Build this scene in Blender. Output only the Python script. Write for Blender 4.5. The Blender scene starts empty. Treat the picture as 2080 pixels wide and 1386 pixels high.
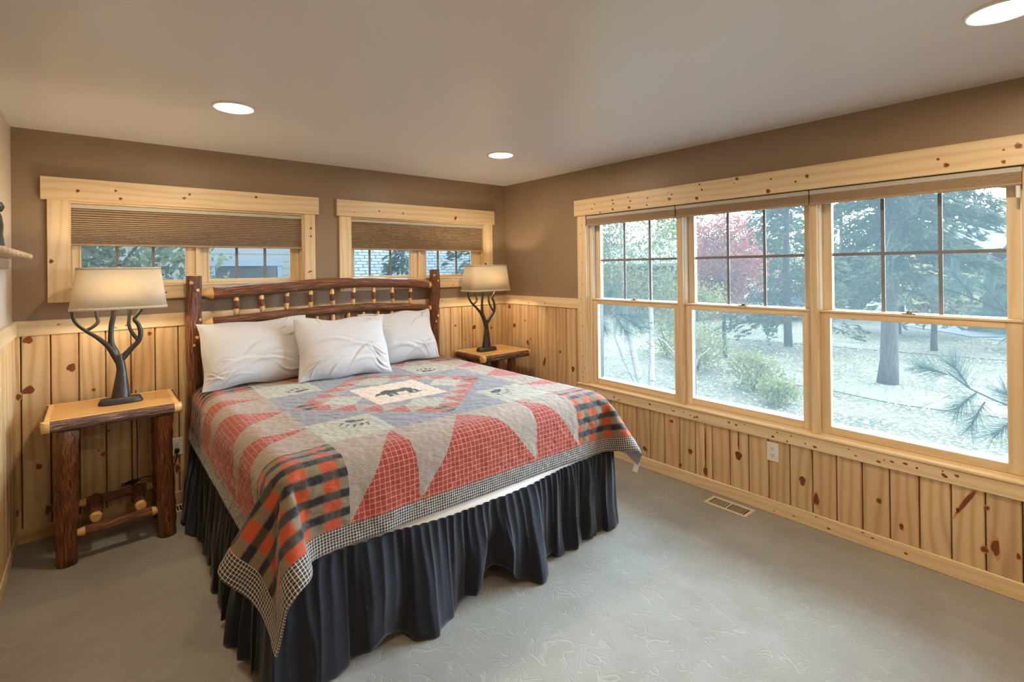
import bpy, bmesh, math, random
import numpy as np
from mathutils import Vector, Matrix, noise as mnoise
QUILT=(-1964,12,7,7,6,4,13,41,60,54,33,11,10,25,54,69,69,64,64,64,64,64,63,64,64,62,64,65,63,64,65,64,64,64,64,64,64,64,64,64,64,64,64,65,63,65,64,64,64,64,64,64,64,64,64,65,64,64,64,64,64,64,64,65,64,64,64,57,33,25,22,27,45,58,56,47,26,14,8,-5,8,2,-7,-1,3,-6,-9,-6,5,6,3,-2,5,4,0,-1,1,0,0,0,0,0,0,-1,2,-1,-1,1,0,-1,1,-1,1,0,-1,1,0,0,0,0,
0,0,-1,2,-1,0,0,0,0,0,0,0,0,0,-1,1,0,0,0,0,1,-1,-1,0,0,1,1,4,-1,-1,9,5,3,-5,-11,-7,0,3,3,-10,3,18,-9,-6,0,-8,-13,3,10,0,1,5,3,0,0,-1,0,0,0,0,0,0,2,-2,2,-1,0,0,0,-1,2,-2,0,2,-2,1,-1,1,0,0,0,0,-1,0,0,1,0,0,0,0,0,1,-1,1,-2,0,1,0,0,-2,2,0,0,0,-1,3,4,-2,5,3,8,-1,-11,-9,-1,-3,2,-10,10,9,
-6,10,-1,-9,-12,-7,-3,5,2,5,5,2,-1,1,0,0,0,0,0,0,0,-1,1,-1,1,0,0,0,0,-1,1,1,-2,1,0,1,-1,0,0,0,1,-1,0,0,0,-1,0,1,0,0,-1,1,-1,1,0,-1,1,0,0,0,0,0,0,0,1,3,5,-1,9,2,-9,-5,-8,-4,2,-1,-11,3,-5,12,8,7,0,-13,-13,-10,6,16,-6,3,3,0,-1,0,0,0,0,0,1,0,0,1,-1,0,0,0,0,0,0,0,-1,1,0,0,0,0,0,0,0,-1,
1,0,1,-2,1,1,-2,1,0,0,0,0,0,1,-1,-1,0,2,-1,-1,0,1,0,1,3,-3,10,7,-2,-6,-17,-5,-4,-7,-7,-22,6,2,1,12,4,6,-2,-14,-11,1,7,3,6,2,-1,0,0,0,0,0,-1,0,0,0,0,1,0,0,0,0,0,0,0,0,0,0,-1,1,0,0,0,0,0,0,0,-1,1,0,-1,1,-1,1,0,0,0,0,-1,1,0,0,-1,0,1,0,-1,0,1,3,2,8,6,-6,-21,-6,-12,-4,0,2,-30,8,14,-8,3,18,
2,6,-7,-21,-6,13,1,8,0,-1,-1,0,0,0,0,0,1,0,0,0,0,0,0,0,0,0,0,0,0,0,0,0,-1,0,0,1,0,0,0,0,0,0,0,0,0,1,-2,0,1,0,0,0,0,0,0,0,0,0,-1,1,-1,0,6,4,9,-3,-17,-17,-12,1,-3,-1,-6,-40,2,8,19,4,-2,15,5,0,-13,-18,9,5,8,-2,1,-1,0,0,0,0,1,-2,1,-1,0,1,-1,1,0,0,0,0,0,0,0,0,0,0,0,0,-1,1,0,0,0,0,
0,0,0,0,-1,1,1,-2,1,0,0,0,0,0,0,-1,0,1,-1,0,0,4,6,8,-11,-27,-7,-6,0,1,1,17,-48,3,0,4,7,10,13,17,10,-6,-23,-2,15,0,0,-1,1,-1,0,0,0,0,1,-1,1,0,-1,1,-1,0,1,-1,1,0,0,0,0,0,0,0,0,0,0,0,0,0,0,0,0,0,0,1,-1,0,0,0,-1,1,-1,1,0,0,0,0,0,-1,1,-1,1,14,-3,-30,-17,1,9,2,4,6,-4,-47,-1,1,1,1,4,7,14,19,
24,-18,-26,20,2,-1,0,-1,1,0,0,-1,1,0,-1,1,0,0,0,0,0,-1,2,-2,0,1,0,0,0,1,-1,0,1,-1,0,0,0,0,0,0,0,1,-2,2,-2,2,-1,1,-2,2,-2,1,0,1,0,-1,1,-2,-2,2,12,-19,-32,18,9,11,12,10,11,10,-44,-1,-1,0,0,0,2,2,14,-4,42,-17,9,-4,2,0,-1,0,0,0,1,-1,0,2,-2,1,0,0,0,0,0,-1,1,1,-2,1,0,0,-1,1,0,-1,1,0,0,0,0,0,0,0,
-1,2,-2,2,-1,0,-1,2,-1,1,-1,-1,1,0,1,-1,2,3,0,-1,-28,47,-2,3,5,9,9,3,4,-17,-4,-4,-5,-4,-3,-4,-1,-1,28,-14,26,1,2,-1,0,0,0,1,-1,1,0,0,-1,1,-1,0,1,0,0,0,0,0,-1,1,0,0,0,0,0,0,0,-1,0,0,1,0,0,0,0,0,-1,1,0,0,0,1,-1,0,0,0,1,-1,1,0,1,1,1,2,-4,27,0,0,15,7,4,-2,3,0,34,-7,-6,-5,-7,-7,-8,-7,-10,-11,22,9,
-2,3,1,0,0,1,-1,1,0,0,0,0,0,0,0,0,0,0,0,0,0,0,0,-1,0,1,0,0,0,0,0,0,0,-1,1,0,0,0,0,0,0,-1,1,0,0,0,0,1,-1,1,0,-1,1,0,0,0,-1,1,8,11,25,2,2,-1,5,-1,0,54,1,-1,-3,1,-1,-2,1,-3,-20,-26,2,-1,-1,-1,0,0,0,0,0,-1,1,0,0,0,1,0,-1,0,0,0,0,0,1,-1,1,-1,0,0,0,0,0,0,0,0,0,0,0,0,0,0,1,0,
-1,0,0,0,0,0,0,1,-1,0,1,-1,1,-1,0,0,1,6,-5,1,2,4,3,2,3,3,62,-1,-1,-1,-3,-3,-3,-14,-30,-7,7,-3,2,-4,0,-1,0,0,0,0,1,-1,0,0,0,-1,1,0,0,0,0,0,0,-1,1,0,1,-1,0,0,0,0,0,0,1,0,-1,0,0,0,0,-1,0,2,-1,0,0,0,0,-1,1,0,0,-1,1,-1,0,0,-1,-1,-2,-23,-13,4,3,0,2,1,1,58,-4,-4,-3,-5,-7,-15,-21,-2,4,3,-2,-1,2,-1,
-1,0,-1,1,0,-1,0,0,0,0,1,-1,0,0,0,0,0,0,0,0,0,0,0,0,0,0,0,0,0,0,0,0,0,0,0,0,0,0,-1,1,0,0,0,0,0,-1,0,1,0,-1,0,1,-1,0,-1,-5,13,-13,-31,-4,-1,-1,0,0,45,-4,-6,-5,-11,-15,-4,1,1,0,-1,1,-1,0,-1,1,0,0,-1,0,0,0,0,0,0,0,0,0,0,0,0,0,0,0,0,0,0,0,0,0,0,0,0,0,0,0,0,0,0,0,0,0,0,0,0,0,
0,0,0,0,0,0,0,0,0,0,-1,1,0,0,2,-5,1,-3,-21,-8,-2,-4,-2,28,-6,-4,-10,-7,4,-7,2,1,-2,3,-1,0,0,0,-1,-1,1,0,0,0,0,0,0,0,0,0,0,0,0,0,0,0,0,0,0,0,0,0,0,0,0,0,0,0,0,0,0,0,0,0,0,0,0,0,0,0,0,0,0,0,0,0,0,0,0,0,-1,1,0,-1,1,-3,5,-8,-11,-12,-3,-3,4,0,-4,0,3,-5,2,-7,7,1,-1,0,1,-1,0,0,1,-1,
0,0,0,0,0,0,0,0,0,0,0,0,0,0,0,0,0,0,0,0,0,0,0,0,0,0,0,0,0,0,0,0,0,0,0,0,0,0,0,0,0,0,0,0,-1,0,1,0,0,0,0,-1,0,1,4,-8,0,-2,-9,-3,-5,-4,3,1,-5,-1,-2,3,9,-7,3,-1,1,0,0,0,1,-1,0,0,0,0,0,0,0,0,0,0,0,0,0,0,0,0,0,0,0,0,0,0,0,0,0,0,0,0,0,0,0,0,0,0,0,0,0,0,0,0,0,0,
0,0,0,0,0,-1,1,0,0,0,1,-2,2,-3,2,4,-8,-2,-8,-3,2,-2,-4,5,-3,2,0,1,1,-2,0,1,-1,0,0,-1,1,0,0,0,0,0,0,0,0,0,0,0,0,0,0,0,0,0,0,0,0,0,0,0,0,0,0,0,0,0,0,0,0,0,0,0,0,0,0,0,0,0,0,0,0,0,0,0,0,0,0,0,0,0,1,-2,4,1,-5,1,-3,-8,-3,0,-3,5,-5,6,-6,4,-8,8,-1,0,-1,1,0,0,1,-2,1,0,0,0,
0,0,0,0,0,0,0,0,0,0,0,0,0,0,0,0,0,0,0,0,0,0,0,0,0,0,0,0,0,0,0,0,0,0,0,0,0,0,0,0,0,0,0,1,-2,1,0,0,0,-1,1,-2,0,3,1,-7,3,-6,0,1,0,-2,0,2,-8,10,-7,4,1,-1,0,0,0,-1,2,-1,0,0,0,0,0,0,0,0,0,0,0,0,0,0,0,0,0,0,0,0,0,0,0,0,0,0,0,0,0,0,0,0,0,0,0,0,0,0,0,0,0,0,0,0,
0,0,-1,2,-1,0,0,-1,1,1,0,-2,0,-3,2,-2,-3,0,2,-4,3,-3,2,5,-3,0,-2,0,0,-1,1,0,1,-1,0,0,0,0,0,0,0,0,0,0,0,0,0,0,0,0,0,0,0,0,0,0,0,0,0,0,0,0,0,0,0,0,0,0,0,0,0,0,0,0,0,0,0,0,0,0,0,1,-1,0,0,0,1,1,-2,-3,9,-10,2,5,-2,1,0,0,-1,5,-7,5,-4,3,1,-2,0,0,1,-1,0,0,0,0,0,0,0,0,0,0,
0,0,0,0,0,0,0,0,0,0,0,0,0,0,0,0,0,0,0,0,0,0,0,0,0,0,0,0,0,0,0,0,0,0,0,0,0,0,0,1,-2,1,0,0,0,0,-2,2,6,-11,11,-5,2,-3,-9,0,-3,4,0,-1,-2,3,-2,-2,3,-1,1,0,0,1,-2,1,0,0,0,0,0,0,0,0,0,0,0,0,0,0,0,0,0,0,0,0,0,0,0,0,0,0,0,0,0,0,0,0,0,0,0,0,0,0,0,0,0,0,0,0,0,0,-1,2,
-1,0,0,0,0,0,0,-3,7,-8,8,-10,1,6,0,-1,-1,-3,6,1,-1,-4,6,-4,1,1,-1,0,-1,2,-1,0,0,0,0,0,0,0,0,0,0,0,0,0,0,0,0,0,0,0,0,0,0,0,0,0,0,0,0,0,0,0,0,0,0,0,0,0,0,0,0,0,0,0,0,0,0,0,-1,1,0,0,0,0,2,-3,0,1,4,-5,-1,7,-10,0,2,3,-3,0,-1,-1,-2,0,3,-1,-1,1,0,0,-1,1,0,0,0,0,0,0,0,0,0,0,
0,0,0,0,0,0,0,0,0,0,0,0,0,0,0,0,0,0,0,0,0,0,0,0,0,0,0,0,0,0,0,0,0,0,0,0,0,0,-1,1,0,0,0,-2,4,-3,-1,1,-2,9,-12,4,1,-6,2,0,-4,1,-2,10,-2,0,0,0,0,0,0,1,-1,0,0,0,0,0,0,0,0,0,0,0,0,0,0,0,0,0,0,0,0,0,0,0,0,0,0,0,0,0,0,0,0,0,0,0,0,0,0,0,0,0,0,0,0,0,0,0,0,1,-1,0,
0,0,1,-3,3,0,-3,6,-9,5,3,-1,4,-11,6,2,4,-3,-2,2,-1,0,0,0,0,0,-1,1,0,0,0,0,0,0,0,0,0,0,0,0,0,0,0,0,0,0,0,0,0,0,0,0,0,0,0,0,0,0,0,0,0,0,0,0,0,0,0,0,0,0,0,0,0,0,0,0,-1,1,0,0,0,-1,1,0,-7,5,0,-1,0,1,-1,-3,8,-1,-3,-2,6,-1,-3,0,0,-1,1,0,0,0,-1,1,0,0,0,0,0,0,0,0,0,0,0,0,
0,0,0,0,0,0,0,0,0,0,0,0,0,0,0,0,0,0,0,0,0,0,0,0,0,0,0,0,0,0,0,0,0,0,0,1,-1,0,0,0,1,-1,0,5,-2,-10,6,0,-2,1,2,-1,-1,4,-5,-4,-3,8,-2,1,1,-1,0,0,1,0,-1,0,0,0,0,0,0,0,0,0,0,0,0,0,0,0,0,0,0,0,0,0,0,0,0,0,0,0,0,0,0,0,0,0,0,0,0,0,0,0,0,0,0,0,0,0,0,1,-2,1,0,0,0,0,
0,2,-6,-1,10,0,-8,6,-2,-1,4,-6,3,4,5,1,-11,4,-1,0,0,0,0,-1,1,0,0,0,0,0,0,0,0,0,0,0,0,0,0,0,0,0,0,0,0,0,0,0,0,0,0,0,0,0,0,0,0,0,0,0,0,0,0,0,0,0,0,0,0,0,0,0,-1,2,-1,0,0,0,-1,2,-4,5,5,-3,-8,6,-8,-1,4,-8,10,-3,-6,3,0,3,-2,0,0,0,0,0,0,0,0,0,0,0,0,0,0,0,0,0,0,0,0,0,0,0,
0,0,0,0,0,0,0,0,0,0,0,0,0,0,0,0,0,0,0,0,0,0,0,0,0,0,0,0,0,0,0,0,-1,1,0,0,0,1,-2,3,2,-5,-4,10,-5,4,4,-6,5,-6,2,6,-10,4,1,-1,1,-1,1,0,0,1,-1,0,0,0,0,0,0,0,0,0,0,0,0,0,0,0,0,0,0,0,0,0,0,0,0,0,0,0,0,0,0,0,0,0,0,0,0,0,0,0,0,0,0,0,0,0,0,0,0,1,-1,0,0,0,-1,1,-1,-2,
-2,8,-2,4,-7,-2,6,-2,-1,1,0,4,-11,3,2,0,1,-1,0,0,-1,1,0,0,0,0,0,0,0,0,0,0,0,0,0,0,0,0,0,0,0,0,0,0,0,0,0,0,0,0,0,0,0,0,0,0,0,0,0,0,0,0,0,0,0,0,0,0,0,0,0,0,0,0,-1,3,-3,3,-1,5,-8,0,-2,9,1,-2,2,-4,3,-4,4,3,1,-4,0,-1,1,0,0,0,0,0,0,0,0,0,0,0,0,0,0,0,0,0,0,0,0,0,0,0,
0,0,0,0,0,0,0,0,0,0,0,0,0,0,0,0,0,0,0,0,0,0,0,0,0,0,0,0,0,0,0,0,0,0,0,0,-1,1,-1,0,-1,7,-8,0,-2,-1,10,-12,4,-1,-1,-1,4,1,-1,0,0,0,0,0,0,0,0,0,0,0,0,0,0,0,0,0,0,0,0,0,0,0,0,0,0,0,0,0,0,0,0,0,0,0,0,0,0,0,0,0,0,0,0,0,0,0,0,0,0,0,0,0,0,0,0,0,1,-2,1,2,-5,3,3,-1,
-5,2,0,1,1,-3,3,1,-3,7,-4,-3,-1,2,-1,0,0,0,0,-1,1,0,0,0,0,0,0,0,0,0,0,0,0,0,0,0,0,0,0,0,0,0,0,0,0,0,0,0,0,0,0,0,0,0,0,0,0,0,0,0,0,0,0,0,0,0,0,-1,1,0,0,-1,2,-1,-3,5,-6,1,0,8,0,2,-3,3,-1,1,-1,-3,-1,-1,5,-1,0,0,0,0,1,-1,1,-1,0,0,0,0,0,0,0,0,0,0,0,0,0,0,0,0,0,0,0,0,
0,0,0,0,0,0,0,0,0,0,0,0,0,0,0,0,0,0,0,0,0,0,0,0,0,0,1,-1,0,0,0,-1,2,-1,3,-2,-2,6,-11,0,-2,9,-13,-1,9,-3,0,1,2,-2,0,1,-1,0,0,-1,1,0,0,0,0,0,0,0,0,0,0,0,0,0,0,0,0,0,0,0,0,0,0,0,0,0,0,0,0,0,0,0,0,0,0,0,0,0,0,0,0,0,0,0,0,0,0,0,0,-1,1,0,0,1,-1,0,0,-6,6,-1,1,-1,2,0,
-2,9,-3,-8,3,3,1,-2,-1,0,-1,1,0,0,1,-1,0,0,0,0,0,0,0,0,0,0,0,0,0,0,0,0,0,0,0,0,0,0,0,0,0,0,0,0,0,0,0,0,0,0,0,0,0,0,0,0,0,0,0,0,0,0,0,1,0,-1,0,0,0,0,0,0,2,0,2,-11,6,2,-4,5,-3,-1,5,1,2,-11,6,0,0,0,-1,0,1,-1,1,0,0,0,0,0,0,0,0,0,0,0,0,0,0,0,0,0,0,0,0,0,0,0,0,0,
0,0,0,0,0,0,0,0,0,0,0,0,0,0,0,0,0,0,0,0,0,1,-2,1,0,0,0,0,0,0,0,-1,-3,1,9,-5,-4,4,-10,7,0,1,-3,-3,6,-2,0,0,0,1,0,-1,0,0,0,0,0,0,0,0,0,0,0,0,0,0,0,0,0,0,0,0,0,0,0,0,0,0,0,0,0,0,0,0,0,0,0,0,0,0,0,0,0,0,0,0,0,0,0,0,-1,2,-1,0,0,0,0,-1,1,0,5,-2,0,-9,9,-4,0,5,-7,7,
-9,-1,7,-1,0,-1,0,0,0,0,0,1,-1,0,0,0,0,0,0,0,0,0,0,0,0,0,0,0,0,0,0,0,0,0,0,0,0,0,0,0,0,0,0,0,0,0,0,0,0,0,0,0,0,0,0,0,0,0,0,0,0,0,0,0,0,0,0,2,-3,-1,3,-1,6,-6,1,-2,-2,7,-4,5,-4,0,-2,2,-1,1,0,0,0,0,0,0,0,0,0,0,0,0,0,0,0,0,0,0,0,0,0,0,0,0,0,0,0,0,0,0,0,0,0,0,
0,0,0,0,0,0,0,0,0,0,0,0,0,0,0,0,0,0,0,-1,1,0,0,0,0,1,-2,1,-2,-5,0,-1,4,6,-2,2,-6,4,-3,6,-5,6,-3,2,-1,0,0,0,0,0,0,0,0,0,0,0,0,0,0,0,0,0,0,0,0,0,0,0,0,0,0,0,0,0,0,0,0,0,0,0,0,0,0,0,0,0,0,0,0,0,0,0,0,0,0,0,0,0,0,0,0,0,0,0,-1,0,2,4,-2,-1,5,-5,-7,4,-4,0,0,0,2,0,
-2,1,-1,0,0,0,0,0,0,0,0,0,0,0,0,0,0,0,0,0,0,0,0,0,0,0,0,0,0,0,0,0,0,0,0,0,0,0,0,0,0,0,0,0,0,0,0,0,0,0,0,0,0,0,0,0,0,1,-1,0,0,0,0,0,0,0,-6,10,-2,-6,0,4,-4,3,2,0,3,-6,1,1,-4,4,0,0,-1,1,1,-1,0,0,0,0,0,0,0,0,0,0,0,0,0,0,0,0,0,0,0,0,0,0,0,0,0,0,0,0,0,0,0,0,
0,0,0,0,0,0,0,0,0,0,0,0,0,0,0,0,-1,1,0,0,0,0,0,2,-4,8,-12,5,-1,7,-2,4,-2,-3,1,-6,7,1,-3,4,-3,1,-1,1,-1,-1,1,0,0,0,0,0,0,0,0,0,0,0,0,0,0,0,0,0,0,0,0,0,0,0,0,0,0,0,0,0,0,0,0,0,0,0,0,0,0,0,0,0,0,0,0,0,0,0,0,0,-1,1,0,0,0,0,-1,2,-1,5,-7,4,-8,2,0,1,2,-2,0,-2,1,4,-3,-2,
1,0,0,0,0,0,0,0,0,0,0,0,0,0,0,0,0,0,0,0,0,0,0,0,0,0,0,0,0,0,0,0,0,0,0,0,0,0,0,0,0,0,0,0,0,0,0,0,0,0,0,0,0,0,0,1,-1,0,0,0,2,-4,3,-7,6,5,-8,3,0,0,1,-6,2,10,-4,-8,1,4,1,-2,1,0,0,0,-1,1,0,0,0,0,0,0,0,0,0,0,0,0,0,0,0,0,0,0,0,0,0,0,0,0,0,0,0,0,0,0,0,0,0,0,
0,0,0,0,0,0,0,0,0,0,0,0,0,0,-1,1,0,0,0,-1,3,-4,5,-6,2,7,-8,2,0,2,1,0,-5,1,6,-7,2,-1,1,0,0,0,0,1,-1,0,0,0,0,0,0,0,0,0,0,0,0,0,0,0,0,0,0,0,0,0,0,0,0,0,0,0,0,0,0,0,0,0,0,0,0,0,0,0,0,0,0,0,0,0,0,0,0,1,-1,0,0,0,0,-2,5,-3,3,-3,-5,6,3,-3,-3,9,-5,5,-4,3,-1,-1,1,-1,0,0,
0,0,0,0,0,0,0,0,0,0,0,0,0,0,0,0,0,0,0,0,0,0,0,0,0,0,0,0,0,0,0,0,0,0,0,0,0,0,0,0,0,0,0,0,0,0,0,0,0,0,0,1,-1,0,0,0,0,0,0,0,-4,2,-2,8,-5,-1,4,2,-11,7,-8,7,-3,6,-7,2,1,0,-1,1,0,-1,1,0,0,0,0,0,0,0,0,0,0,0,0,0,0,0,0,0,0,0,0,0,0,0,0,0,0,0,0,0,0,0,0,0,0,0,0,0,
0,0,0,0,0,0,0,0,0,0,-1,1,0,0,0,0,-1,1,2,1,0,-4,-1,7,-8,-1,-6,10,-4,6,-8,4,-4,6,-2,0,-1,0,0,0,1,-2,1,0,0,0,0,0,0,0,0,0,0,0,0,0,0,0,0,0,0,0,0,0,0,0,0,0,0,0,0,0,0,0,0,0,0,0,0,0,0,0,0,0,0,0,0,0,0,0,0,0,0,0,0,0,0,-2,1,0,7,-7,1,4,-2,7,-2,-3,-3,9,-5,-3,3,-1,0,0,1,-1,0,-1,
2,-1,0,0,0,0,0,0,0,0,0,0,0,0,0,0,0,0,0,0,0,0,0,0,0,0,0,0,0,0,0,0,0,0,0,0,0,0,0,0,0,0,0,0,0,0,0,0,1,-1,0,0,0,0,1,0,-2,0,0,-4,10,-7,1,2,0,-3,2,-3,-2,-1,10,-7,1,1,0,0,0,0,1,-1,0,0,0,0,0,0,0,0,0,0,0,0,0,0,0,0,0,0,0,0,0,0,0,0,0,0,0,0,0,0,0,0,0,0,0,0,0,0,0,0,
0,0,0,0,0,0,0,-1,1,0,0,0,0,-1,1,0,4,-5,6,-6,-1,3,0,-3,1,1,4,1,0,-9,6,0,-1,0,0,0,0,-1,1,0,0,0,0,0,0,0,0,0,0,0,0,0,0,0,0,0,0,0,0,0,0,0,0,0,0,0,0,0,0,0,0,0,0,0,0,0,0,0,0,0,0,0,0,0,0,0,0,0,0,0,0,0,0,2,-3,-4,5,-2,-3,5,2,1,-3,4,-4,-2,-3,3,9,-8,3,0,0,0,0,0,1,-2,1,0,
0,0,0,0,0,0,0,0,0,0,0,0,0,0,0,0,0,0,0,0,0,0,0,0,0,0,0,0,0,0,0,0,0,0,0,0,0,0,0,0,0,0,0,0,0,0,0,0,0,0,0,1,-2,3,-3,3,-3,2,3,-8,-3,4,-4,5,2,1,1,-10,4,0,0,0,0,0,0,0,1,-2,1,0,0,0,0,0,0,0,0,0,0,0,0,0,0,0,0,0,0,0,0,0,0,0,0,0,0,0,0,0,0,0,0,0,0,0,0,0,0,0,0,0,
0,0,0,0,1,-1,0,0,0,0,-1,1,-2,9,-5,-4,3,-5,7,-3,4,3,-5,2,-6,-2,10,0,-3,0,0,0,0,0,-1,1,1,-1,0,0,0,0,0,0,0,0,0,0,0,0,0,0,0,0,0,0,0,0,0,0,0,0,0,0,0,0,0,0,0,0,0,0,0,0,0,0,0,0,0,0,0,1,-1,-1,1,0,0,0,0,1,-2,3,-6,3,3,-3,6,-9,5,-8,-3,9,-4,8,-5,1,-5,2,0,0,0,0,0,0,0,0,0,0,0,0,
0,0,0,0,0,0,0,0,0,0,0,0,0,0,0,0,0,0,0,0,0,0,0,0,0,0,0,0,0,0,0,0,0,0,0,0,0,0,0,0,-1,1,0,0,0,0,-1,1,-1,2,-2,3,-6,9,-5,1,4,0,6,-3,-7,5,-5,7,-8,7,-3,1,0,0,0,0,0,0,0,0,0,0,0,0,0,0,0,0,0,0,0,0,0,0,0,0,0,0,0,0,0,0,0,0,0,0,0,0,0,0,0,0,0,0,0,0,0,0,0,0,0,0,0,0,
0,0,0,0,0,1,-1,0,-1,0,-3,8,-7,7,-4,0,-4,-4,8,-1,3,2,-1,1,-4,1,-2,1,0,0,0,1,-1,0,0,0,0,0,0,0,0,0,0,0,0,0,0,0,0,0,0,0,0,0,0,0,0,0,0,0,0,0,0,0,0,0,0,0,0,0,0,0,0,0,0,0,0,0,0,0,1,-1,0,0,0,0,1,-1,1,3,-8,5,-3,-2,2,5,0,-7,9,-13,3,0,1,1,0,1,0,0,0,0,0,0,0,0,0,0,0,0,0,0,
0,0,0,0,0,0,0,0,0,0,0,0,0,0,0,0,0,0,0,0,0,0,0,0,0,0,0,0,0,0,0,0,0,0,0,0,0,0,0,-1,1,0,0,0,0,-1,2,-1,0,1,-4,5,-2,-3,-1,3,-2,0,0,-1,-3,4,1,0,-1,0,0,0,0,-1,1,0,0,0,0,0,0,0,0,0,0,0,0,0,0,0,0,0,0,0,0,0,0,0,0,0,0,0,0,0,0,0,0,0,0,0,0,0,0,0,0,0,0,0,0,0,0,1,0,-1,
0,0,0,-1,2,-2,1,0,3,-2,-6,4,2,-1,2,6,-10,5,-5,3,-2,-1,3,0,0,0,0,0,1,-1,0,0,0,0,0,0,0,0,0,0,0,0,0,0,0,0,0,0,0,0,0,0,0,0,0,0,0,0,0,0,0,0,0,0,0,0,0,0,0,0,0,0,0,0,0,0,-1,1,0,0,0,0,1,-1,0,1,2,-4,-1,1,3,3,1,-6,1,6,-1,7,-5,0,0,-5,3,-2,1,0,0,-1,1,0,0,0,0,0,0,0,0,0,0,0,
0,0,0,0,0,0,0,0,0,0,0,0,0,0,0,0,0,0,0,0,0,0,0,0,0,0,0,0,0,0,0,0,0,0,0,0,-1,1,0,0,0,0,-1,3,-3,-4,5,4,-2,-3,1,0,5,-5,-6,5,-6,5,3,-4,5,-3,2,-1,0,0,1,-1,0,0,0,0,0,0,0,0,0,0,0,0,0,0,0,0,0,0,0,0,0,0,0,0,0,0,0,0,0,0,0,0,0,0,0,0,0,0,0,0,0,0,0,0,0,0,0,0,0,0,0,0,
0,0,0,-2,4,-2,-4,7,1,-6,-1,-5,7,0,-3,8,-6,-3,4,-1,0,1,-1,0,0,0,0,0,0,0,0,0,0,0,0,0,0,0,0,0,0,0,0,0,0,0,0,0,0,0,0,0,0,0,0,0,0,0,0,0,0,0,0,0,0,0,0,0,0,0,0,0,0,0,0,-1,1,0,-1,0,1,-2,6,-4,0,-1,-1,-3,5,1,1,-7,8,2,-7,6,-3,1,-2,0,-1,1,0,1,-1,0,0,0,0,0,0,0,0,0,0,0,0,0,0,0,
0,0,0,0,0,0,0,0,0,0,0,0,0,0,0,0,0,0,0,0,0,0,0,0,0,0,0,0,0,0,0,0,0,0,0,-1,1,0,0,0,1,-4,4,-4,9,-7,6,-9,-2033,-23,-24,-23,-23,-23,-23,-14,11,45,62,69,68,65,45,6,7,-1,-4,5,0,-7,-9,-5,5,17,0,1,0,1,-4,3,-7,2,3,1,-5,4,0,-1,1,0,-1,1,0,0,-6,6,2,-4,3,0,2,2,-6,3,0,2,-3,1,0,-2,2,0,-2,4,-4,-29,-54,-59,-59,-57,
-46,-26,3,16,27,28,29,58,0,0,0,-1,0,-1,-5,-13,-11,-4,-1,0,-3,-6,6,-2,0,1,-12,1,2,4,-7,4,-5,7,2,-2,-6,6,-3,2,1,-9,7,2,-6,4,-4,2,2,0,2,-4,1,-1,-5,1,10,-5,3,-2,0,-1,1,1,-8,5,-4,4,0,0,3,2,-3,-1,3,2,1,0,4,6,13,9,7,2,0,-1,59,-2,1,-1,1,-1,0,-3,-13,-10,-8,-1,-1,-3,-6,-2,-6,-3,7,6,-12,7,-10,16,-12,-2,-1,5,-3,9,-7,1,-2,-1,
9,-7,7,2,-9,6,-8,1,5,-3,-1,3,9,-9,-2,1,0,-1,-2,3,6,-7,-6,13,-2,0,-7,8,-1,-3,3,2,-7,8,3,-2,2,2,14,10,10,4,-1,0,1,57,1,0,-1,-1,0,0,-2,-4,-19,-8,-1,-1,-3,-6,-5,0,4,-11,3,3,-3,3,-5,8,0,2,-9,8,-8,7,-3,5,-7,3,-6,1,-1,6,-4,8,-5,-8,8,2,-1,-4,9,0,-14,6,0,1,-7,7,-1,4,-6,-5,5,2,3,-3,4,-3,-1,5,2,3,3,-1,8,11,17,2,
1,0,1,0,55,1,-1,3,-1,-1,0,0,-4,-14,-12,-6,1,-4,-7,-8,-2,-1,7,0,6,-7,6,-6,-1,-3,2,4,-3,-3,3,-5,0,9,-11,13,-8,5,-1,3,-9,5,6,-15,10,-8,3,-2,1,5,-2,1,1,1,-8,6,-1,3,-2,1,5,-8,-2,6,0,-2,4,3,3,-1,5,9,18,5,5,0,0,-2,-3,51,3,0,-1,4,1,-1,0,-3,-9,-19,-5,-1,-5,-14,0,5,-4,-2,1,4,-3,3,1,2,1,-11,2,3,1,-8,7,-2,3,1,-4,1,
-6,6,2,-3,1,-3,8,-4,6,-1,-6,-2,5,4,-10,2,3,5,-10,3,-4,11,-9,2,-3,10,-9,-5,5,4,6,4,0,6,18,10,8,-1,-3,-1,0,1,44,6,6,-3,1,3,0,-2,1,-6,-16,-12,-1,-12,-6,0,-3,-1,9,-7,3,-2,4,5,-2,-11,7,-7,2,8,-2,-1,-2,2,2,-9,8,-3,0,-4,6,-6,9,-7,3,-6,4,1,5,-2,-5,6,-2,-7,-1,10,-8,7,-5,1,-7,7,-7,8,-5,0,5,3,8,2,9,18,12,-1,-4,1,-2,0,
-4,29,5,9,13,0,-1,1,0,0,-2,-14,-18,-2,-16,-5,3,-5,6,-8,9,-2,8,-8,3,0,3,-5,3,-4,0,3,-5,6,-5,3,3,-8,5,-2,-3,5,6,-11,7,-6,3,1,1,-6,4,-1,1,-1,4,-1,-5,9,-8,-1,6,-2,-5,11,-14,6,-4,2,4,9,3,20,16,1,-1,-4,0,1,0,6,4,11,1,11,11,10,6,3,-2,2,-7,-26,-4,-24,0,5,8,-2,3,-6,-5,6,6,-3,0,-2,-2,2,-5,-3,3,9,-4,-3,-2,6,1,1,-5,4,
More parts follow.
